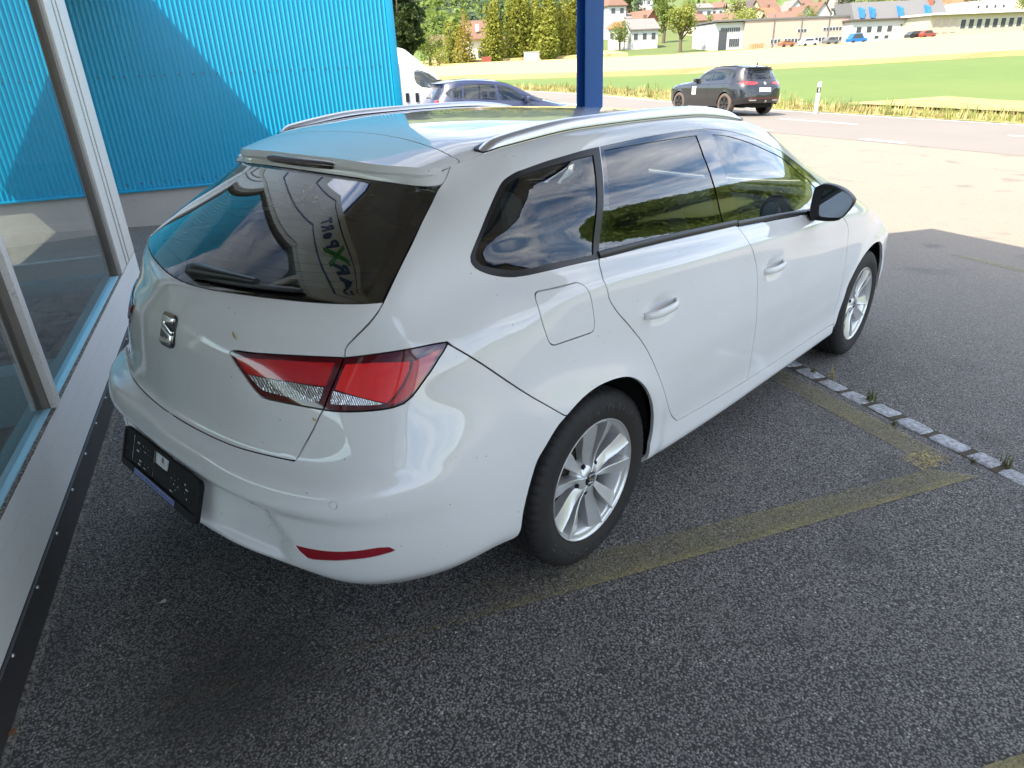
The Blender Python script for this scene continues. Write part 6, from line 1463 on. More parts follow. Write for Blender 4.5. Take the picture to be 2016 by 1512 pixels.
# ------------------------------------------------------------------ other vehicles
def paint_materials():
    def carp(name, col): t = NT(name); t.set(color=t.mix(t.noise(2, 3), tuple(c*.9 for c in col), col), rough=.35, coat=1.0, coat_rough=.03); M[name] = t.m
    carp('paint_black', (.006, .006, .008)); carp('paint_navy', (.016, .022, .062)); carp('paint_van', (.72, .72, .73))
    plain('wheel_dark', (.09, .085, .085), .35, .8); plain('dust_tyre', (.10, .075, .06), .9); plain('plate_white', (.75, .74, .70), .5); plain('van_grey', (.16, .155, .155), .7); plain('sign_white', (.8, .8, .78), .5); plain('orange_cloth', (.75, .22, .03), .7); plain('head_lamp', (.7, .72, .75), .1, .4)
paint_materials()
class Vehicle:
    def __init__(s, name, label, cat, lev, X0v, smin, wheels, wr, paint, loc, heading, zc):
        s.root = empty(name, label, cat, loc, (0, 0, heading)); s.SG, s.VG, s.P, s.N = build_loft(lev, X0v, smin, tuple((x, wr, .02) for x in wheels), False, 0.02)
        s.X0 = X0v; s.vmax = lev[-1][0]; s.paint = paint; s.wr = wr; s.wheels = wheels; s.zc = zc; s.smin = smin
    def ev(s, a, b):
        a = np.asarray(a, float); b = np.asarray(b, float); fs = np.clip(np.interp(a, s.SG, np.arange(len(s.SG))), 0, len(s.SG)-1.001); fv = np.clip(b/.004, 0, len(s.VG)-1.001); i = fs.astype(int); j = fv.astype(int); u = (fs-i)[..., None]; w = (fv-j)[..., None]
        f = lambda A: (1-u)*(1-w)*A[i, j]+u*(1-w)*A[i+1, j]+(1-u)*w*A[i, j+1]+u*w*A[i+1, j+1]
        n = f(s.N); return f(s.P), n/np.linalg.norm(n, axis=-1, keepdims=True)
    def sv(s, x, z):
        vv = np.linspace(0, s.vmax, 500); P, _ = s.ev(np.full(500, s.X0-x), vv); return (s.X0-x, vv[np.argmin(abs(P[:, 2]-z))])
    def pan(s, name, poly, mat, side='C', parent=None, **kw):
        kw.setdefault('step', .06); kw.setdefault('edge', .04); kw.setdefault('gap', 0); kw.setdefault('flange', .01); return panel(name, poly, mat=mat, parent=parent or s.root, fn=s.ev, side=side, **kw)
    def build(s, side_wins, rear_win, seams=(), top_mat=None, extra_holes=()):
        arches = []
        for wx in s.wheels:
            r_ = s.wr*1.13; arches.append([s.sv(wx+r_*math.cos(a), max(.0, s.wr+r_*math.sin(a))) for a in np.linspace(R(-30), R(210), 26)])
        # outline along the bottom is notched by the arches
        bottom = [(q, 0.0) for q in np.linspace(s.smin, SMAX, 70)]
        def cut(q): return any(abs((s.X0-q[0])-wx) < s.wr*1.13*.80 for wx in s.wheels) and q[0] < .3
        outer = []
        done = set(); order = sorted(range(len(s.wheels)), key=lambda i: -s.wheels[i])
        for q in bottom:
            if cut(q):
                i = min(range(len(s.wheels)), key=lambda i: abs((s.X0-q[0])-s.wheels[i]))
                if i not in done:
                    done.add(i); outer += [p for p in arches[i] if p[1] > .004]
            else: outer.append(q)
        outer += [(SMAX, v) for v in np.linspace(0, s.vmax, 12)[1:]]+[(q, s.vmax) for q in np.linspace(SMAX, s.smin, 60)[1:]]
        hol = [w for w in side_wins]
        wl = (rear_win or [])
        s.body = s.pan('body', outer, s.paint, holes=hol+([rear_win] if rear_win else []), step=.05)
        for w in side_wins:
            for sd in ('R', 'L'):
                s.pan('side_window', w, 'far_car_glass', sd, off=-.006)
        if rear_win: s.pan('rear_window', rear_win, 'far_car_glass', 'R', off=-.006); s.pan('rear_window', rear_win, 'far_car_glass', 'L', off=-.006)
        # top: grid between the upper edges
        n = 11; sel = s.SG <= .93; E = s.P[sel, -1, :]; V = []; F = []; ts = np.linspace(-1, 1, n)
        rear = s.P[-1, -1, :]
        for e in E:
            for t in ts:
                z = e[2]+(float(np.interp(e[0], [a for a, b in s.zc], [b for a, b in s.zc]))-e[2])*(1-abs(t)**2.4); V.append((e[0], e[1]*-t*-1 if False else -e[1]*t, z))
        m = len(E)
        for i in range(m-1):
            for j in range(n-1): F.append((i*n+j, (i+1)*n+j, (i+1)*n+j+1, i*n+j+1))
        mi = []
        for f in F:
            x = sum(V[k][0] for k in f)/4; mi.append(1 if top_mat and top_mat[0] < x < top_mat[1] else 0)
        o = mesh('roof_and_bonnet', V, F, [s.paint, 'far_car_glass'], s.root, True); o.data.polygons.foreach_set('material_index', mi)
        for a in seams:
            for sd in ('R', 'L'):
                sv_ = np.array(spline(a, .05)); P, N_ = s.ev(sv_[:, 0], sv_[:, 1]); P = P+N_*.002; mb = MB(); k = len(P); d = np.gradient(P, axis=0); d /= np.linalg.norm(d, axis=1, keepdims=True); b = np.cross(N_, d)*.004
                A = P-b; B = P+b
                if sd == 'L': A = A*[1, -1, 1]; B = B*[1, -1, 1]
                mb.add(list(A)+list(B), [(i, i+1, k+i+1, k+i) for i in range(k-1)]); mb.build('door_gap', 'under_black', s.body)
        # dark floor and wheels
        x0, x1 = min(s.wheels)-.7, max(s.wheels)+.7; mb = MB(); hw = abs(s.P[len(s.SG)//2, 0, 1])-.08; mb.box((x0, -hw*.7, s.wr*.7), (x1, hw*.7, s.wr*1.2)); mb.build('underbody', 'under_black', s.root)
        for wx in s.wheels:
            P, _ = s.ev(*[np.array([q]) for q in s.sv(wx, s.wr*2.15)]); yw = abs(P[0][1])-.03
            for sd in (1, -1):
                w = bpy.data.objects.new('wheel', None); link(w, s.root); w.location = (wx, -yw*sd, s.wr); r_ = s.wr
                if sd < 0: w.rotation_euler = (0, 0, math.pi)
                vs, fs = lathe([(r_*.66, .0), (r_*.70, -.012), (r_*.85, -.018), (r_*.96, -.005), (r_, .03), (r_, .20), (r_*.9, .23)], 36); o = mesh('tyre', vs, fs, s.tyre, w, True); autosmooth(o, .6)
                vs, fs = lathe([(0, .03), (r_*.60, .03), (r_*.66, .0), (r_*.68, -.010), (r_*.66, .02)], 30); mesh('rim', vs, fs, s.rimm[1], w, True)
                for k in range(5):
                    mb = MB(); a = 2*math.pi*k/5+.3; e = np.array([math.cos(a), 0, math.sin(a)]); t = np.array([-math.sin(a), 0, math.cos(a)])
                    for da in (-.16, .16):
                        e2 = e*math.cos(da)+t*math.sin(da); t2 = -e*math.sin(da)+t*math.cos(da)
                        mb.add([e2*r_*.12-t2*.018+[0, .012, 0], e2*r_*.12+t2*.018+[0, .012, 0], e2*r_*.64+t2*.026+[0, .0, 0], e2*r_*.64-t2*.026+[0, .0, 0]], [(0, 1, 2, 3)])
                    mb.build('spoke', s.rimm[0], w)
            for sd in (1, -1):                     # wheel housing
                vs = []; fs = []
                for i in range(17):
                    a = math.pi*i/16; vs += [(wx+s.wr*1.18*math.cos(a), -sd*.45, s.wr+s.wr*1.18*math.sin(a)), (wx+s.wr*1.18*math.cos(a), -sd*(yw-.0), s.wr+s.wr*1.18*math.sin(a))]
                fs = [(2*i, 2*i+1, 2*i+3, 2*i+2) for i in range(16)]; k = len(vs); vs.append((wx, -sd*.45, s.wr)); fs += [(2*i, 2*i+2, k) for i in range(16)]
                mesh('wheel_housing', vs, fs, 'under_black', s.root)
        # cabin block with seats so the windows are not empty
        return s
    tyre = 'tyre_rubber'; rimm = ('wheel_dark', 'under_black')
    def patch(s, name, mat, pts, side='C', off=.004, parent=None, **kw): return s.pan(name, pts, mat, side, off=off, flange=.006, parent=parent, **kw)
    def seats(s, xs, z0, z1, w=.5):
        for x in xs:
            for y in (-.36, .36):
                mb = MB(); mb.prism([(x, y-w/2, z0), (x-.22, y-w/2, z1), (x-.10, y-w/2, z1), (x+.14, y-w/2, z0)], (0, w, 0)); o = mb.build('seat_back', 'cabin_dark', s.root, bevel=.03); mb = MB(); mb.box((x-.27, y-.13, z1+.03), (x-.16, y+.13, z1+.20)); mb.build('headrest', 'cabin_dark', s.root, bevel=.03)
def suv():
    lev = [
     (0.00, [(3.80,.55,.33),(3.55,.80,.28),(3.2,.92,.27),(2.2,.94,.27),(.5,.94,.28),(-.45,.93,.34),(-.80,.78,.40),(-.92,.5,.42),(-.96,0,.42)]),
     (0.22, [(3.90,.60,.55),(3.6,.86,.55),(3.2,.955,.55),(2.2,.965,.55),(.5,.97,.57),(-.45,.965,.58),(-.86,.80,.60),(-.98,.5,.60),(-1.01,0,.60)]),
     (0.40, [(3.88,.60,.78),(3.6,.86,.80),(3.2,.955,.82),(2.2,.97,.84),(.5,.982,.86),(-.45,.965,.88),(-.84,.80,.86),(-.96,.5,.84),(-.98,0,.84)]),
     (0.52, [(3.75,.55,.92),(3.5,.80,.96),(3.0,.92,1.0),(2.2,.945,1.02),(.5,.955,1.05),(-.45,.93,1.06),(-.78,.76,1.06),(-.90,.5,1.05),(-.93,0,1.05)]),
     (0.62, [(3.6,.50,.98),(3.3,.74,1.02),(2.7,.84,1.06),(2.0,.885,1.10),(.5,.905,1.14),(-.40,.87,1.17),(-.70,.70,1.17),(-.82,.45,1.16),(-.85,0,1.16)]),
     (0.98, [(3.6,.46,1.0),(3.3,.70,1.04),(2.7,.80,1.08),(2.1,.83,1.14),(1.6,.79,1.40),(1.1,.755,1.545),(.4,.735,1.585),(-.25,.69,1.565),(-.48,.60,1.53),(-.60,.42,1.52),(-.64,0,1.52)]),
     (1.08, [(3.6,.44,1.01),(3.3,.67,1.05),(2.7,.77,1.09),(2.1,.80,1.16),(1.6,.735,1.45),(1.1,.685,1.605),(.4,.66,1.65),(-.25,.62,1.63),(-.52,.56,1.59),(-.70,.40,1.585),(-.74,0,1.585)])]
    base = ground_at(1478, 27.2, .018)
    v = Vehicle('suv', 'black luxury SUV with red tail lights driving away along the country road', 'suv', lev, -.15, -3.72, (0.0, 2.90), .375, 'paint_black', tuple(base), R(64), [(-.74,1.60),(-.3,1.665),(.4,1.70),(1.1,1.66),(1.6,1.50),(2.1,1.20),(2.7,1.13),(3.3,1.08),(3.6,1.03)])
    v.tyre = 'dust_tyre'
    s_ = lambda x: -.15-x
    w1 = [(s_(1.95), .645), (s_(1.05), .655), (s_(1.02), .945), (s_(1.35), .935), (s_(1.70), .82)]; w2 = [(s_(.97), .655), (s_(.10), .665), (s_(.12), .93), (s_(.94), .945)]; w3 = [(s_(.04), .67), (s_(-.28), .69), (s_(-.33), .76), (s_(-.18), .89), (s_(.06), .925)]
    rw = [(.60, .66), (.62, .80), (.66, .96), (SMAX, .965), (SMAX, .66)]
    v.build([w1, w2, w3], rw, seams=[[(s_(1.0), .62), (s_(1.02), .4), (s_(1.0), .12)], [(s_(.06), .62), (s_(.12), .45), (s_(.42), .25), (s_(.5), .1)], [(s_(2.1), .6), (s_(2.15), .4), (s_(2.1), .12)]], top_mat=(1.22, 2.1))
    for sd in ('R', 'L'):
        lam = v.patch('tail_lamp', 'lamp_bright_red', [(.40, .545), (.50, .59), (.80, .575), (.95, .55), (.88, .515), (.60, .50), (.45, .50)], sd)
        v.patch('exhaust_tip', 'chrome', [(.72, .10), (.90, .10), (.92, .155), (.70, .155)], sd, off=.01)
        v.patch('roof_rail', 'black_trim', [(s_(1.1), 1.055), (s_(-.2), 1.05), (s_(-.2), 1.075), (s_(1.1), 1.078)], sd, off=.02)
    v.patch('number_plate', 'plate_white', [(1.0, .37), (SMAX, .37), (SMAX, .45), (1.0, .45)], 'C')
    v.patch('reflector_strip', 'reflector_red', [(.70, .200), (SMAX, .200), (SMAX, .212), (.70, .212)], 'C')
    em = [(SMAX-.065*math.cos(a)*0-.0, 0) for a in (0,)]; v.patch('emblem', 'chrome', [(SMAX, .50), (SMAX-.04, .51), (SMAX-.058, .54), (SMAX-.04, .57), (SMAX, .58)], 'C', off=.006, edge=.01)
    v.patch('spoiler', 'paint_black', [(.62, .955), (.64, 1.06), (SMAX, 1.07), (SMAX, .985)], 'C', off=.05)
    v.patch('rear_wiper', 'black_trim', [(1.08, .695), (SMAX, .70), (SMAX, .715), (1.08, .708)], 'C', off=.012)
    v.patch('door_sticker', 'sign_white', [(s_(2.02), .30), (s_(1.78), .30), (s_(1.78), .47), (s_(2.02), .47)], 'L', off=.004)
    for sd in (1, -1):
        mb = MB(); mb.box((1.78, sd*.93-.10, 1.10), (1.92, sd*.93+.10, 1.24)); mb.build('door_mirror', 'paint_black', v.root, bevel=.03)
    mb = MB(); mb.tube([(-1.0, 0, .45), (-1.06, 0, .46), (-1.08, 0, .52)], [.02, .02, .035], 8); mb.build('tow_ball', 'chrome', v.root, smooth=True)
    mb = MB(); mb.prism([(-.30, .0, 1.69), (-.46, .0, 1.66), (-.44, 0, 1.75)], (0, .02, 0)); mb.build('aerial', 'paint_black', v.root)
    v.seats((1.35, .35), .55, 1.15)
    mb = MB(); mb.prism([(1.42, .80, 1.16), (1.34, .80, 1.30), (1.26, .80, 1.30), (1.28, .80, 1.16)], (0, .12, 0))
    return v
suv()
def person_arm():
    pass
def mpv():
    lev = [
     (0.00, [(3.72,.50,.28),(3.45,.78,.24),(3.1,.86,.22),(2.2,.88,.22),(.5,.88,.22),(-.45,.87,.28),(-.78,.70,.34),(-.90,.4,.36),(-.92,0,.36)]),
     (0.25, [(3.80,.55,.50),(3.5,.82,.50),(3.1,.90,.50),(2.2,.915,.50),(.5,.92,.52),(-.45,.91,.54),(-.84,.74,.56),(-.96,.4,.56),(-.98,0,.56)]),
     (0.48, [(3.70,.52,.72),(3.4,.80,.76),(3.0,.89,.82),(2.2,.915,.86),(.5,.925,.88),(-.45,.90,.90),(-.80,.72,.90),(-.92,.4,.90),(-.94,0,.90)]),
     (0.58, [(3.45,.46,.86),(3.1,.72,.90),(2.5,.82,.97),(2.0,.865,1.0),(.5,.885,1.03),(-.40,.86,1.05),(-.74,.68,1.05),(-.86,.4,1.05),(-.88,0,1.05)]),
     (0.98, [(3.45,.42,.88),(3.1,.68,.92),(2.5,.79,1.02),(2.1,.80,1.18),(1.5,.745,1.42),(1.0,.72,1.51),(.3,.70,1.54),(-.30,.66,1.50),(-.52,.56,1.45),(-.62,.36,1.44),(-.66,0,1.44)]),
     (1.08, [(3.45,.40,.89),(3.1,.65,.93),(2.5,.76,1.04),(2.1,.76,1.21),(1.5,.685,1.47),(1.0,.655,1.57),(.3,.63,1.605),(-.30,.60,1.565),(-.58,.52,1.515),(-.72,.36,1.505),(-.76,0,1.505)])]
    c = at_D(985, 185, 22.3); h = math.atan2(E1[1], E1[0]); dirx = np.array([math.cos(h), math.sin(h), 0]); base = c-dirx*1.42; base[2] = ground_z(base[0], base[1])+.01
    v = Vehicle('minivan', 'dark blue people carrier parked in front of the white van', 'minivan', lev, -.15, -3.60, (0.0, 2.85), .325, 'paint_navy', tuple(base), h, [(-.76,1.52),(-.3,1.61),(.3,1.655),(1.0,1.63),(1.5,1.53),(2.1,1.28),(2.5,1.13),(3.1,1.0),(3.45,.92)])
    v.rimm = ('alloy_silver', 'under_black'); s_ = lambda x: -.15-x
    w1 = [(s_(1.98), .61), (s_(1.08), .62), (s_(1.04), .935), (s_(1.35), .93), (s_(1.62), .87)]; w2 = [(s_(1.0), .62), (s_(.0), .635), (s_(.03), .91), (s_(.5), .94), (s_(.97), .94)]; w3 = [(s_(-.05), .635), (s_(-.42), .66), (s_(-.62), .78), (s_(-.45), .84), (s_(-.02), .91)]
    w0 = [(s_(2.42), .63), (s_(2.07), .62), (s_(1.76), .84), (s_(1.95), .79)]
    rw = [(.58, .62), (.60, .80), (.66, .95), (SMAX, .955), (SMAX, .62)]
    v.build([w0, w1, w2, w3], rw, seams=[[(s_(1.04), .60), (s_(1.06), .4), (s_(1.04), .1)], [(s_(-.02), .60), (s_(.1), .42), (s_(.4), .2)], [(s_(2.05), .58), (s_(2.1), .35), (s_(2.05), .1)]], top_mat=(1.20, 2.5))
    for sd in ('R', 'L'):
        v.patch('tail_lamp', 'lamp_red', [(.48, .52), (.56, .60), (.68, .60), (.66, .46), (.52, .44)], sd)
        v.patch('head_lamp', 'head_lamp', [(s_(3.05), .50), (s_(3.30), .47), (s_(3.42), .40), (s_(3.30), .37), (s_(3.10), .42)], sd)
        v.patch('side_moulding', 'black_trim', [(s_(2.0), .235), (s_(.45), .235), (s_(.45), .265), (s_(2.0), .265)], sd, off=.008)
        for x in (1.25, .2): v.patch('door_handle', 'black_trim', [(s_(x+.1), .515), (s_(x-.1), .515), (s_(x-.1), .535), (s_(x+.1), .535)], sd, off=.02)
    v.patch('rear_wiper', 'black_trim', [(1.02, .645), (SMAX, .65), (SMAX, .665), (1.02, .658)], 'C', off=.012)
    v.patch('spoiler', 'paint_navy', [(.62, .95), (.66, 1.06), (SMAX, 1.07), (SMAX, .97)], 'C', off=.03)
    for sd in (1, -1):
        mb = MB(); mb.box((1.84, sd*.96-.10, 1.02), (1.97, sd*.96+.10, 1.16)); mb.build('door_mirror', 'paint_navy', v.root, bevel=.03)
    v.seats((1.25, .35), .5, 1.1)
mpv()
def van():
    lev = [
     (0.00, [(4.35,.55,.45),(4.1,.85,.36),(3.8,.98,.34),(3.0,1.0,.34),(.5,1.0,.34),(-.8,1.0,.36),(-1.2,.99,.40),(-1.29,.6,.42),(-1.30,0,.42)]),
     (0.40, [(4.45,.60,.75),(4.2,.90,.75),(3.8,1.0,.75),(3.0,1.02,.76),(.5,1.02,.76),(-.8,1.02,.76),(-1.22,1.01,.76),(-1.31,.6,.76),(-1.32,0,.76)]),
     (0.80, [(4.30,.58,1.08),(4.1,.86,1.12),(3.7,.98,1.16),(3.0,1.02,1.18),(.5,1.02,1.18),(-.8,1.02,1.18),(-1.22,1.01,1.18),(-1.31,.6,1.18),(-1.32,0,1.18)]),
     (1.40, [(4.22,.55,1.14),(4.0,.82,1.20),(3.6,.92,1.50),(3.2,.95,1.74),(2.8,.985,1.78),(.5,.99,1.78),(-.8,.99,1.78),(-1.21,.98,1.78),(-1.29,.6,1.78),(-1.30,0,1.78)]),
     (2.20, [(4.20,.50,1.16),(3.98,.78,1.23),(3.5,.84,1.66),(3.1,.84,1.98),(2.7,.88,2.26),(2.2,.91,2.50),(.5,.91,2.52),(-.8,.91,2.52),(-1.18,.90,2.50),(-1.25,.6,2.50),(-1.26,0,2.50)]),
     (2.36, [(4.18,.46,1.17),(3.96,.74,1.25),(3.45,.76,1.72),(3.05,.74,2.06),(2.65,.76,2.36),(2.2,.80,2.63),(.5,.80,2.65),(-.8,.80,2.65),(-1.14,.80,2.62),(-1.20,.55,2.60),(-1.21,0,2.60)])]
    h = math.atan2(E1[1], E1[0]); dirx = np.array([math.cos(h), math.sin(h), 0]); c = at_D(893, 160, 27.0); base = c-dirx*4.25; base[2] = ground_z(base[0], base[1])+.01
    v = Vehicle('panel_van', 'white high roof panel van parked behind the cyan hall corner', 'van', lev, -.30, -4.55, (0.0, 3.52), .345, 'paint_van', tuple(base), h, [(-1.2,2.64),(.5,2.69),(2.2,2.67),(2.65,2.42),(3.05,2.12),(3.45,1.78),(3.96,1.30),(4.2,1.2)])
    s_ = lambda x: -.30-x
    w1 = [(s_(3.72), 1.02), (s_(3.2), .98), (s_(2.80), 1.02), (s_(2.62), 1.14), (s_(2.56), 1.30), (s_(2.58), 1.58), (s_(3.10), 1.60), (s_(3.40), 1.36)]
    v.build([w1], None, seams=[[(s_(2.45), .2), (s_(2.46), 1.2), (s_(2.44), 2.1)], [(s_(.75), .2), (s_(.75), 2.0)], [(s_(3.55), .35), (s_(3.62), .8), (s_(3.66), 1.0)], [(s_(3.0), 1.78), (s_(2.44), 1.72)]], top_mat=(2.95, 3.92))
    for sd in ('R', 'L'):
        v.patch('lower_cladding', 'van_grey', [(s_(4.2), .02), (s_(3.95), .42), (s_(3.85), .45), (s_(2.1), .40), (s_(.5), .40), (s_(.5), .02), (s_(2.4), .02)], sd, off=.006, parent=v.body)
        for x in (2.62, 2.28): v.patch('door_handle', 'black_trim', [(s_(x+.06), .58), (s_(x-.06), .58), (s_(x-.06), .86), (s_(x+.06), .86)], sd, off=.02)
        # pressed panel outline on the load side
        pr = [(s_(2.25), 1.05), (s_(2.25), 1.70), (s_(2.05), 1.82), (s_(1.0), 1.85)]
        v.patch('window_frame', 'black_trim', [(s_(2.66), 1.62), (s_(2.6), 1.60), (s_(3.12), 1.615), (s_(3.46), 1.36), (s_(3.80), 1.02), (s_(3.86), 1.03), (s_(3.50), 1.40), (s_(3.14), 1.66), (s_(2.66), 1.64)], sd, off=.004, edge=.03)
    for sd in (1, -1):
        mb = MB(); mb.box((3.30, sd*1.16-.09, 1.30), (3.46, sd*1.16+.09, 1.66)); mb.build('door_mirror', 'black_trim', v.root, bevel=.03)
    v.seats((2.55,), .9, 1.55)
van()
def delineator():
    p = ground_at(1622, 27.9); root = empty('marker_post', 'white roadside marker post with black slanted band standing in the verge', 'post', tuple(p)); f = 0.055
    prof = [(-.06, -.02), (.06, -.02), (.06, .03), (0, .06), (-.06, .03)]
    ez = np.array([FG[0], FG[1], 0])*-1; yaw = math.atan2(FG[1], FG[0])-math.pi/2
    def rot(x, y): c, s = math.cos(yaw), math.sin(yaw); return (x*c-y*s, x*s+y*c)
    def seg(z0, z1, name, mat, par=root, k=1.0, tilt=0.0, top=0.0):
        V = []
        for z in (z0, z1):
            for x, y in prof: q = rot(x*k, y*k); V.append((q[0], q[1], z+(tilt*x)+(top*(1 if z == z1 else 0)*x)))
        n = 5; mesh(name, V, [tuple(range(5))[::-1], tuple(range(5, 10))]+[(i, (i+1) % 5, 5+(i+1) % 5, 5+i) for i in range(5)], mat, par)
    seg(-.2, .72, 'post_body', 'sign_white'); seg(.7202, .92, 'black_band', 'black_trim', tilt=-.8 if False else 0.0, k=1.003); seg(.9202, 1.10, 'post_top', 'sign_white', top=.35)
    mb = MB(); q0 = rot(-.02, -.022); q1 = rot(.02, -.022); mb.add([(q0[0], q0[1], .76), (q1[0], q1[1], .76), (q1[0], q1[1], .88), (q0[0], q0[1], .88)], [(0, 1, 2, 3)]); mb.build('reflector', 'plate_white', root)
delineator()

# ------------------------------------------------------------------ village
def village_materials():
    plain('wall_white', (.46, .45, .425), .85, var=.06); plain('wall_cream', (.45, .39, .28), .85, var=.06); plain('wall_pink', (.40, .305, .25), .85, var=.05); plain('wall_grey', (.12, .118, .116), .7, var=.05)
    def tiles(name, col):
        t = NT(name); w = t.n('TexWave'); w.inputs['Scale'].default_value = 1.6; w.inputs['Distortion'].default_value = 1.0; t.l(t.co(), w.inputs['Vector']); t.set(color=t.mix(t.math('MULTIPLY', w.outputs['Fac'], .5), t.mix(t.noise(.8, 5), tuple(c*.75 for c in col), tuple(c*1.2 for c in col)), tuple(c*.6 for c in col)), rough=.9); M[name] = t.m
    tiles('tile_brown', (.17, .095, .065)); tiles('tile_grey', (.20, .175, .16)); tiles('tile_orange', (.30, .12, .06)); tiles('tile_dark', (.09, .07, .065))
    plain('far_window', (.05, .055, .065), .15); plain('far_frame', (.5, .5, .48), .6); plain('dormer_blue', (.018, .12, .36), .5); plain('garage_door', (.42, .33, .28), .7); plain('red_thing', (.25, .05, .035), .6)
    plain('wood_red', (.24, .09, .05), .8); plain('pallet_wood', (.36, .24, .12), .9)
village_materials()
class Site:
    """local frame of a far building: x to the right across the view (turned by yaw), y away, z up"""
    def __init__(s, px, D, yaw, name, label, cat='building', group=None, dz=0.0):
        s.o = ground_at(px, D, dz); c, q = math.cos(yaw), math.sin(yaw); s.X = RG*c+FG*q; s.Y = -RG*q+FG*c; s.root = empty(name, label, cat, tuple(s.o), group=group); s.m = 1.0*D/FPX*1.04
    def fr(s, x, y, z): return tuple(s.X*x+s.Y*y+UP*z)
    def box(s, name, mat, x0, x1, y0, y1, z0, z1, parent=None):
        mb = MB(); mb.box((x0, y0, z0), (x1, y1, z1), fr=s.fr); return mb.build(name, mat, parent or s.root)
    def poly(s, name, mat, pts, d, parent=None):
        mb = MB(); mb.prism([s.fr(*p) for p in pts], np.array(s.fr(*d))); return mb.build(name, mat, parent or s.root)
    def window(s, x, z, w, h, y=0.0, mat='far_window', name='window'):
        f = s.box(name, 'far_frame', x-w/2-.08, x+w/2+.08, y-.04, y+.05, z-h/2-.08, z+h/2+.08); s.box('pane', mat, x-w/2, x+w/2, y-.06, y-.041, z-h/2, z+h/2, f); return f
    def gable(s, w, d, h, rh, roof, wall, axis='x', over=.45, x0=0.0, hip=0.0, wz=-1.5):
        """gabled house: ridge along x (eaves to the viewer) or along y (gable to the viewer)"""
        s.box('wall', wall, x0, x0+w, 0, d, wz, h)
        if axis == 'x':
            s.poly('gable_wall', wall, [(x0, 0, h), (x0, d, h), (x0, d/2, h+rh)], (.15, 0, 0)) if hip == 0 else None; s.poly('gable_wall', wall, [(x0+w-.15, 0, h), (x0+w-.15, d, h), (x0+w-.15, d/2, h+rh)], (.15, 0, 0)) if hip == 0 else None
            k = rh/(d/2); hx = hip
            r = MB()
            for sg in (0, 1):
                ya, yb = (-over, d/2) if sg == 0 else (d+over, d/2); za, zb = h-over*k, h+rh
                V = [s.fr(x0-over, ya, za), s.fr(x0+w+over, ya, za), s.fr(x0+w+over-hx-(over if hx else 0), yb, zb), s.fr(x0-over+hx+(over if hx else 0), yb, zb)]; V2 = [tuple(np.array(v)+UP*.22) for v in V]
                r.add(V+V2, [(0, 3, 2, 1), (4, 5, 6, 7), (0, 1, 5, 4), (1, 2, 6, 5), (2, 3, 7, 6), (3, 0, 4, 7)])
            ro = r.build('roof', roof, s.root)
            if hip:
                for xa, xb in ((x0-over, x0+hx), (x0+w+over, x0+w-hx)):
                    V = [s.fr(xa, -over, h-over*k), s.fr(xa, d+over, h-over*k), s.fr(xb, d/2, h+rh)]; mesh('roof_hip', V+[tuple(np.array(v)+UP*.22) for v in V], [(0, 1, 2), (5, 4, 3), (0, 3, 4, 1), (1, 4, 5, 2), (2, 5, 3, 0)], roof, s.root)
        else:
            s.poly('gable_wall', wall, [(x0, 0, h), (x0+w, 0, h), (x0+w/2, 0, h+rh)], (0, .15, 0)); k = rh/(w/2); r = MB()
            for sg in (0, 1):
                xa, xb = (x0-over, x0+w/2) if sg == 0 else (x0+w+over, x0+w/2); V = [s.fr(xa, -over, h-over*k), s.fr(xa, d+over, h-over*k), s.fr(xb, d+over, h+rh), s.fr(xb, -over, h+rh)]; V2 = [tuple(np.array(v)+UP*.22) for v in V]
                r.add(V+V2, [(0, 1, 2, 3), (7, 6, 5, 4), (0, 4, 5, 1), (1, 5, 6, 2), (2, 6, 7, 3), (3, 7, 4, 0)])
            ro = r.build('roof', roof, s.root)
        return ro
def house(px0, px1, ybase, yeave, yridge, D, yaw, roof, wall, label, axis='x', depth=9.0, wins=2, hip=0.0, rows=1, chimney=True, name='house'):
    st = Site(px0, D, yaw, name, label, 'house'); m = st.m; w = (px1-px0)*m; pb = proj(st.o)[1]; h = max(2.2, (pb-yeave)*m); rh = max(1.2, (yeave-yridge)*m)
    st.gable(w, depth, h, rh, roof, wall, axis, hip=hip)
    zb = (pb-ybase)*m
    for r_ in range(rows):
        z = h-1.5-2.6*r_
        for k in range(wins): st.window(w*(k+.5)/wins, z, min(1.3, w/wins*.45), 1.25)
    if chimney: st.box('chimney', 'tile_brown', w*.68, w*.68+.7, depth*.5, depth*.5+.7, h+rh*.5, h+rh+1.0)
    return st
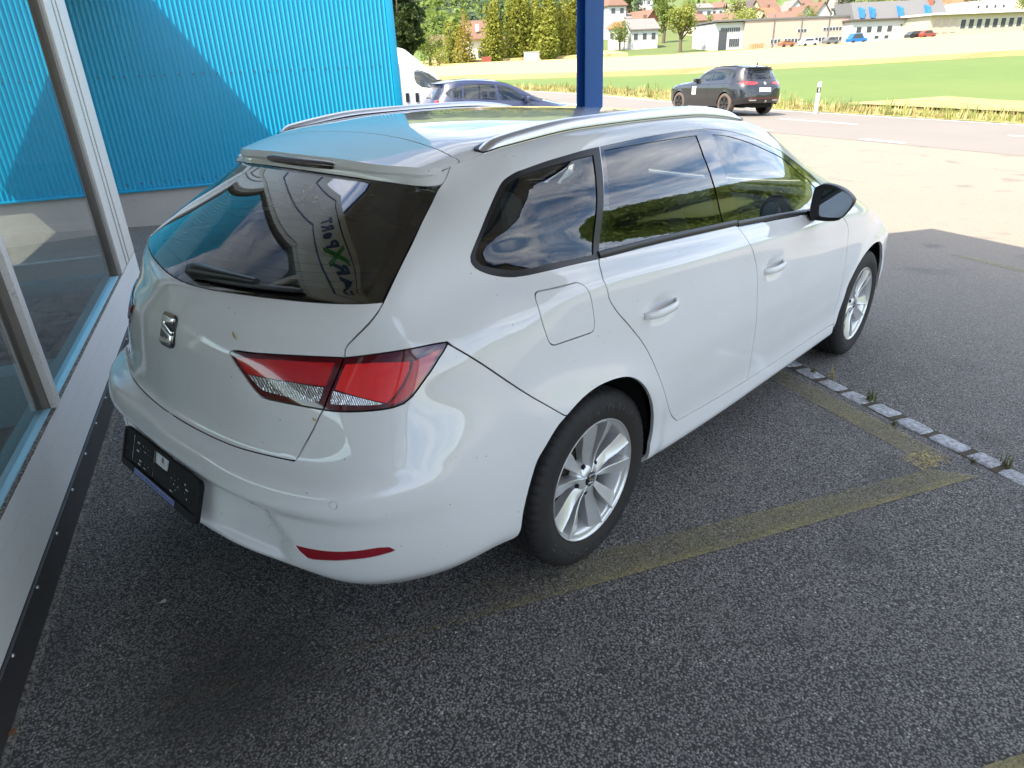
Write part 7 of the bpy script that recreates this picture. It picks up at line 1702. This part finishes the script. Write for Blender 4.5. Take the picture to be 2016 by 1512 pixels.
def village():
    # farmhouse with lean-to behind the grain field
    st = Site(925, 150, .12, 'farmhouse', 'white farmhouse with steep brown roof and lean-to between the conifers', 'house'); m = st.m; pb = proj(st.o)[1]
    h = (pb-86)*m; st.gable(37*m, 9, h, (86-60)*m, 'tile_brown', 'wall_white', 'x', over=.6)
    st.window(26*m, h-1.4, 1.1, 1.2); st.window(29.5*m, h-1.4, .9, 1.2)
    for x in (19, 23, 30): st.window(x*m, 1.4, 1.0, 1.2)
    st.box('chimney', 'tile_brown', -6*m, -2*m, 4, 5, h+2, h+(86-50)*m)
    st.box('roof_window', 'far_frame', 13*m, 19*m, .6, .9, h+1.1, h+2.4)
    st.box('extension_wall', 'wall_cream', 37*m+.02, 68*m, 1, 8, -1.5, (pb-106)*m); st.poly('extension_roof', 'tile_brown', [(37*m+.05, -.2, (pb-106)*m-.05), (71*m, -.2, (pb-106)*m-.05), (63*m, 4.5, (pb-80)*m), (37*m+.05, 4.5, (pb-80)*m)], (0, .1, .22))
    st.box('garage_door', 'garage_door', 45*m, 60*m, .9, .99, -.5, (pb-109)*m); st.box('roof_window', 'far_frame', 52*m, 57*m, 1.8, 2.0, (pb-98)*m, (pb-90)*m)
    st2 = Site(908, 158, .1, 'farm_shed', 'long low brown roof seen left of the farmhouse', 'house'); st2.gable(22*st2.m, 8, 3.2, 2.2, 'tile_brown', 'wall_cream', 'x', x0=-50*st2.m)
    gw = Site(1032, 136, 0, 'garden_wall', 'white garden wall standing between the conifers', 'wall'); gw.box('wall_panel', 'wall_white', 0, 26*gw.m, 0, .3, -1, 15*gw.m); gw.box('wall_cap', 'concrete', -.1, 26*gw.m+.1, -.06, .36, 15*gw.m+.002, 15*gw.m+.15)
    bn = Site(950, 134, 0, 'garden_screen', 'orange red garden screen in front of the farmhouse', 'screen'); bn.box('screen_panel', 'red_thing', 0, 14*bn.m, 0, .08, 0, 12*bn.m); bn.box('screen_post', 'wood_red', 14*bn.m+.003, 14*bn.m+.12, 0, .1, 0, 12.5*bn.m); bn.box('screen_post', 'wood_red', -.12, -.003, 0, .1, 0, 12.5*bn.m)
    # houses right of the column
    house(1196,1227,42,26,4,215,.25,'tile_brown','wall_white','tall white house with broad brown hipped roof next to the blue column',hip=3.0,rows=1)
    house(1196,1224,82,66,56,176,-.5,'tile_orange','wall_white','low house with reddish roof half hidden by the column and a bush',chimney=False)
    house(1241,1288,85,67,52,170,.15,'tile_grey','wall_white','white house with pale grey roof at the edge of the grain field',depth=8,wins=3)
    house(1250,1274,21,10,0,300,-.3,'tile_brown','wall_white','small white hill house with brown roof standing high on the slope')
    house(1233,1252,52,46,37,215,.4,'tile_grey','wall_cream','small house with grey roof peeping over the field edge house',wins=1)
    house(1270,1292,52,44,33,210,.5,'tile_brown','wood_red','reddish timber gable left of the round green tree','y',wins=1)
    house(1364,1392,34,25,18,250,.1,'tile_grey','wall_white','white house with grey roof below the bright hillside meadow')
    house(1392,1412,32,24,16,255,-.35,'tile_brown','wall_white','white house with brown roof right of the grey roofed one')
    house(1362,1388,56,48,38,205,.2,'tile_brown','wall_cream','brown roofed house with solar panels behind the hedge')
    house(1398,1432,62,50,38,195,-.2,'tile_brown','wood_red','brown roofed barn right of the hedge',chimney=False)
    house(1432,1462,34,26,18,260,.1,'tile_grey','wall_cream','grey roofed house in the village row above the light trees')
    house(1462,1500,38,24,12,255,-.1,'tile_dark','wall_cream','house with dark solar roof above the pink hall')
    house(1492,1522,40,28,10,250,.2,'tile_brown','wall_cream','cream house with brown roof next to the dark solar roof')
    house(1510,1542,48,38,24,225,.6,'tile_orange','wall_cream','house with reddish roof slope behind the big brown roof')
    house(1505,1562,50,46,34,200,-.1,'tile_brown','wall_cream','long low building with broad brown roof directly behind the pink hall',wins=1)
    house(1540,1566,36,26,12,245,.05,'tile_grey','wall_white','white gable house with grey roof left of the two gables','y',wins=1)
    house(1566,1592,30,20,6,260,.25,'tile_brown','wall_white','white house with pale roof slope above the gable houses')
    house(1562,1586,46,36,22,222,.1,'tile_brown','wall_white','first of two white gables with brown roof beside the dark tree','y',wins=1)
    house(1594,1618,44,32,16,225,.1,'tile_brown','wall_white','second white gable with brown roof beside the dark tree','y',wins=1)
    house(1622,1650,34,22,4,245,-.2,'tile_grey','wall_white','white house with grey roof left of the grey roofed hall')
    house(1735,1785,30,22,13,230,.05,'tile_orange','wall_white','low house with bright orange roof above the grey hall roof',wins=3)
    house(1812,1858,32,20,4,226,-.3,'tile_orange','wall_white','white gabled house with orange roof behind the chimney')
    house(1868,1918,38,26,14,215,.1,'tile_brown','wall_cream','cream house with brown hipped roof left of the white flat block',hip=3.5,wins=2)
    house(1996,2030,40,24,10,225,.1,'wood_red','wall_cream','reddish house at the far right end of the village')
    house(1770,1800,-2,-12,-22,300,.1,'tile_brown','wall_white','white hill house with brown roof high above the grey hall')
    house(1900,1940,4,-6,-16,290,.1,'tile_grey','wall_white','white hill house high above the cream hall')
    # pink hall
    st = Site(1460, 148, .06, 'pink_hall', 'long flat roofed pink industrial hall with white end wall at the field', 'hall'); m = st.m; pb = proj(st.o)[1]; H = (pb-54)*m; L_ = 205*m
    st.box('wall', 'wall_pink', .02, L_, 0, 14, -3, H); st.box('end_wall', 'wall_white', -50*m, 0, .6, 14, -3, H-.15); st.box('roof_edge', 'wall_grey', -50*m-.2, L_+.2, -.2, 14.2, H+.002, H+.3)
    for x0, x1, z in ((95, 112, H-2.1), (140, 178, H-2.0)):
        for k in range(int((x1-x0)/5.5)): st.window((x0+k*5.5)*m, z, .5, .55)
    for x0, x1 in ((50, 72), (74, 180)):
        for k in range(int((x1-x0)/6)): st.window((x0+k*6)*m, 1.1, .52, .7)
    for x in (50, 98, 146): st.box('downpipe', 'wall_grey', x*m, x*m+.14, -.16, -.02, 0, H+.9)
    for k in range(9): st.window((-38+k*3.8)*m, H-1.4, .34, .75, .6)
    st.box('gate', 'far_window', -42*m, -28*m, .55, .62, -.5, 3.4); 
    for k in range(5): st.window((-22+k*3.7)*m, 1.2, .36, 1.4, .6)
    # white hall with grey upper roof and blue dormers
    st = Site(1668, 146, .10, 'white_hall', 'white works building with grey sheet roof and blue dormer boxes', 'hall'); m = st.m; pb = proj(st.o)[1]; H = (pb-52)*m; L_ = 148*m
    st.box('wall', 'wall_white', 0, L_, 0, 12, -3, H); st.box('roof_edge', 'tile_dark', -.4, L_*.84, -.5, 12, H+.002, H+.28); st.poly('sheet_roof', 'wall_grey', [(8*m, 1.2, H+.29), (178*m, 1.2, H+.29), (178*m, 4.0, (pb-22)*m), (11*m, 4.0, (pb-22)*m)], (0, 6, 0))
    for x in (20, 39, 90, 140): st.poly('dormer', 'dormer_blue', [((x-2)*m, .9, H+.5), ((x+4)*m, .9, H+.5), ((x+7)*m, 1.6, H+2.0), ((x+1)*m, 1.6, H+2.0)], (0, 1.6, .5))
    for k in range(4): st.window((12+k*18.5)*m, H-1.5, .95, 1.0)
    for k in range(3): st.window((88+k*12)*m, H-1.0, .4, .35)
    for k in range(2): st.window((46+k*18)*m, .9, .8, .5)
    st.box('glazed_stair', 'far_window', 130*m, 136*m, -.05, -.002, 2.2, H-.6); st.box('glazed_stair', 'far_window', 139*m, 145*m, -.05, -.002, 2.2, H-.6); st.box('chimney', 'wood_red', 152*m, 158*m, 3, 4, H, (pb-14)*m)
    # cream hall
    st = Site(1816, 140, .12, 'cream_hall', 'cream flat roofed building with a row of large windows on the right of the works', 'hall'); m = st.m; pb = proj(st.o)[1]; H = (pb-41)*m; L_ = 178*m
    st.box('wall', 'wall_cream', 0, L_, 0, 12, -3, H); st.box('roof_slab', 'far_frame', -.5, L_+.7, -.9, 12.4, H+.002, H+.35)
    for k in range(8): st.window((62+k*15)*m, H-1.6, .95, 1.45)
    for x in (14, 30, 45): st.box('roller_shutter', 'garage_door', (x-5)*m, (x+5)*m, -.06, -.002, .8, H-.6)
    st.box('upper_block', 'wall_white', 98*m, 176*m, 3, 11, H+.36, H+.36+17*m)
    for k in range(4): st.window((106+k*16)*m, H+.36+8*m, .45, .5, 3.0)
    # parked vehicles by the halls, a few pixels each
    def small(px, D, L_, mat, label, hh=1.4, cat='car'):
        st = Site(px, D, .08, 'parked_car', label, cat); st.poly('body', mat, [(0, 0, .35), (L_, 0, .35), (L_, 0, .85), (L_*.80, 0, .95), (L_*.65, 0, hh), (L_*.22, 0, hh), (L_*.05, 0, .95), (0, 0, .8)], (0, 1.7, 0)); st.poly('windows', 'far_window', [(L_*.12, -.01, .95), (L_*.74, -.01, .95), (L_*.63, -.01, hh-.08), (L_*.24, -.01, hh-.08)], (0, .005, 0))
        for x in (.2, .8):
            mb = MB(); mb.tube([st.fr(L_*x, -.02, .3), st.fr(L_*x, .2, .3)], .3, 12); mb.build('wheel', 'tyre_rubber', st.root)
    small(1668, 141, 3.3, 'dormer_blue', 'blue van parked in front of the white works building', 1.75, 'van'); small(1782, 138, 3.0, 'paint_black', 'dark car parked between the white and the cream hall'); small(1806, 137, 2.6, 'red_thing', 'red car beside the dark one at the cream hall'); small(1575, 143, 3.2, 'paint_van', 'white car parked along the pink hall'); small(1622, 142, 2.4, 'wall_grey', 'grey car parked along the pink hall'); small(1535, 143, 2.6, 'tile_orange', 'orange machine parked along the pink hall', 1.2, 'machine')
    pl = Site(1476, 143, .05, 'pallet_stack', 'stack of wooden pallets against the pink hall', 'pallets')
    for k in range(6): pl.box('pallet', 'pallet_wood', k*.42, k*.42+.34, 0, 1.0, 0, .9+.06*(k % 3))
village()
def sun_meadows():
    for k, (D0, D1, pa, pb, mt) in enumerate(((300, 420, 1345, 1560, 'meadow'), (255, 330, 1235, 1290, 'meadow'), (228, 262, 1236, 1282, 'stubble'))):
        us = np.linspace(D0, D1, 8); V = []; F = []; n = 12
        for u in us:
            for q in np.linspace(pa, pb, n): V.append(tuple(ground_at(q, u, .15)))
        for i in range(7):
            for j in range(n-1): F.append((i*n+j, (i+1)*n+j, (i+1)*n+j+1, i*n+j+1))
        o = mesh('hill_meadow', V, F, mt, smooth=True)
        if o.data.polygons[0].normal.z < 0: o.data.flip_normals()
        tag(o, kind='structure')
sun_meadows()
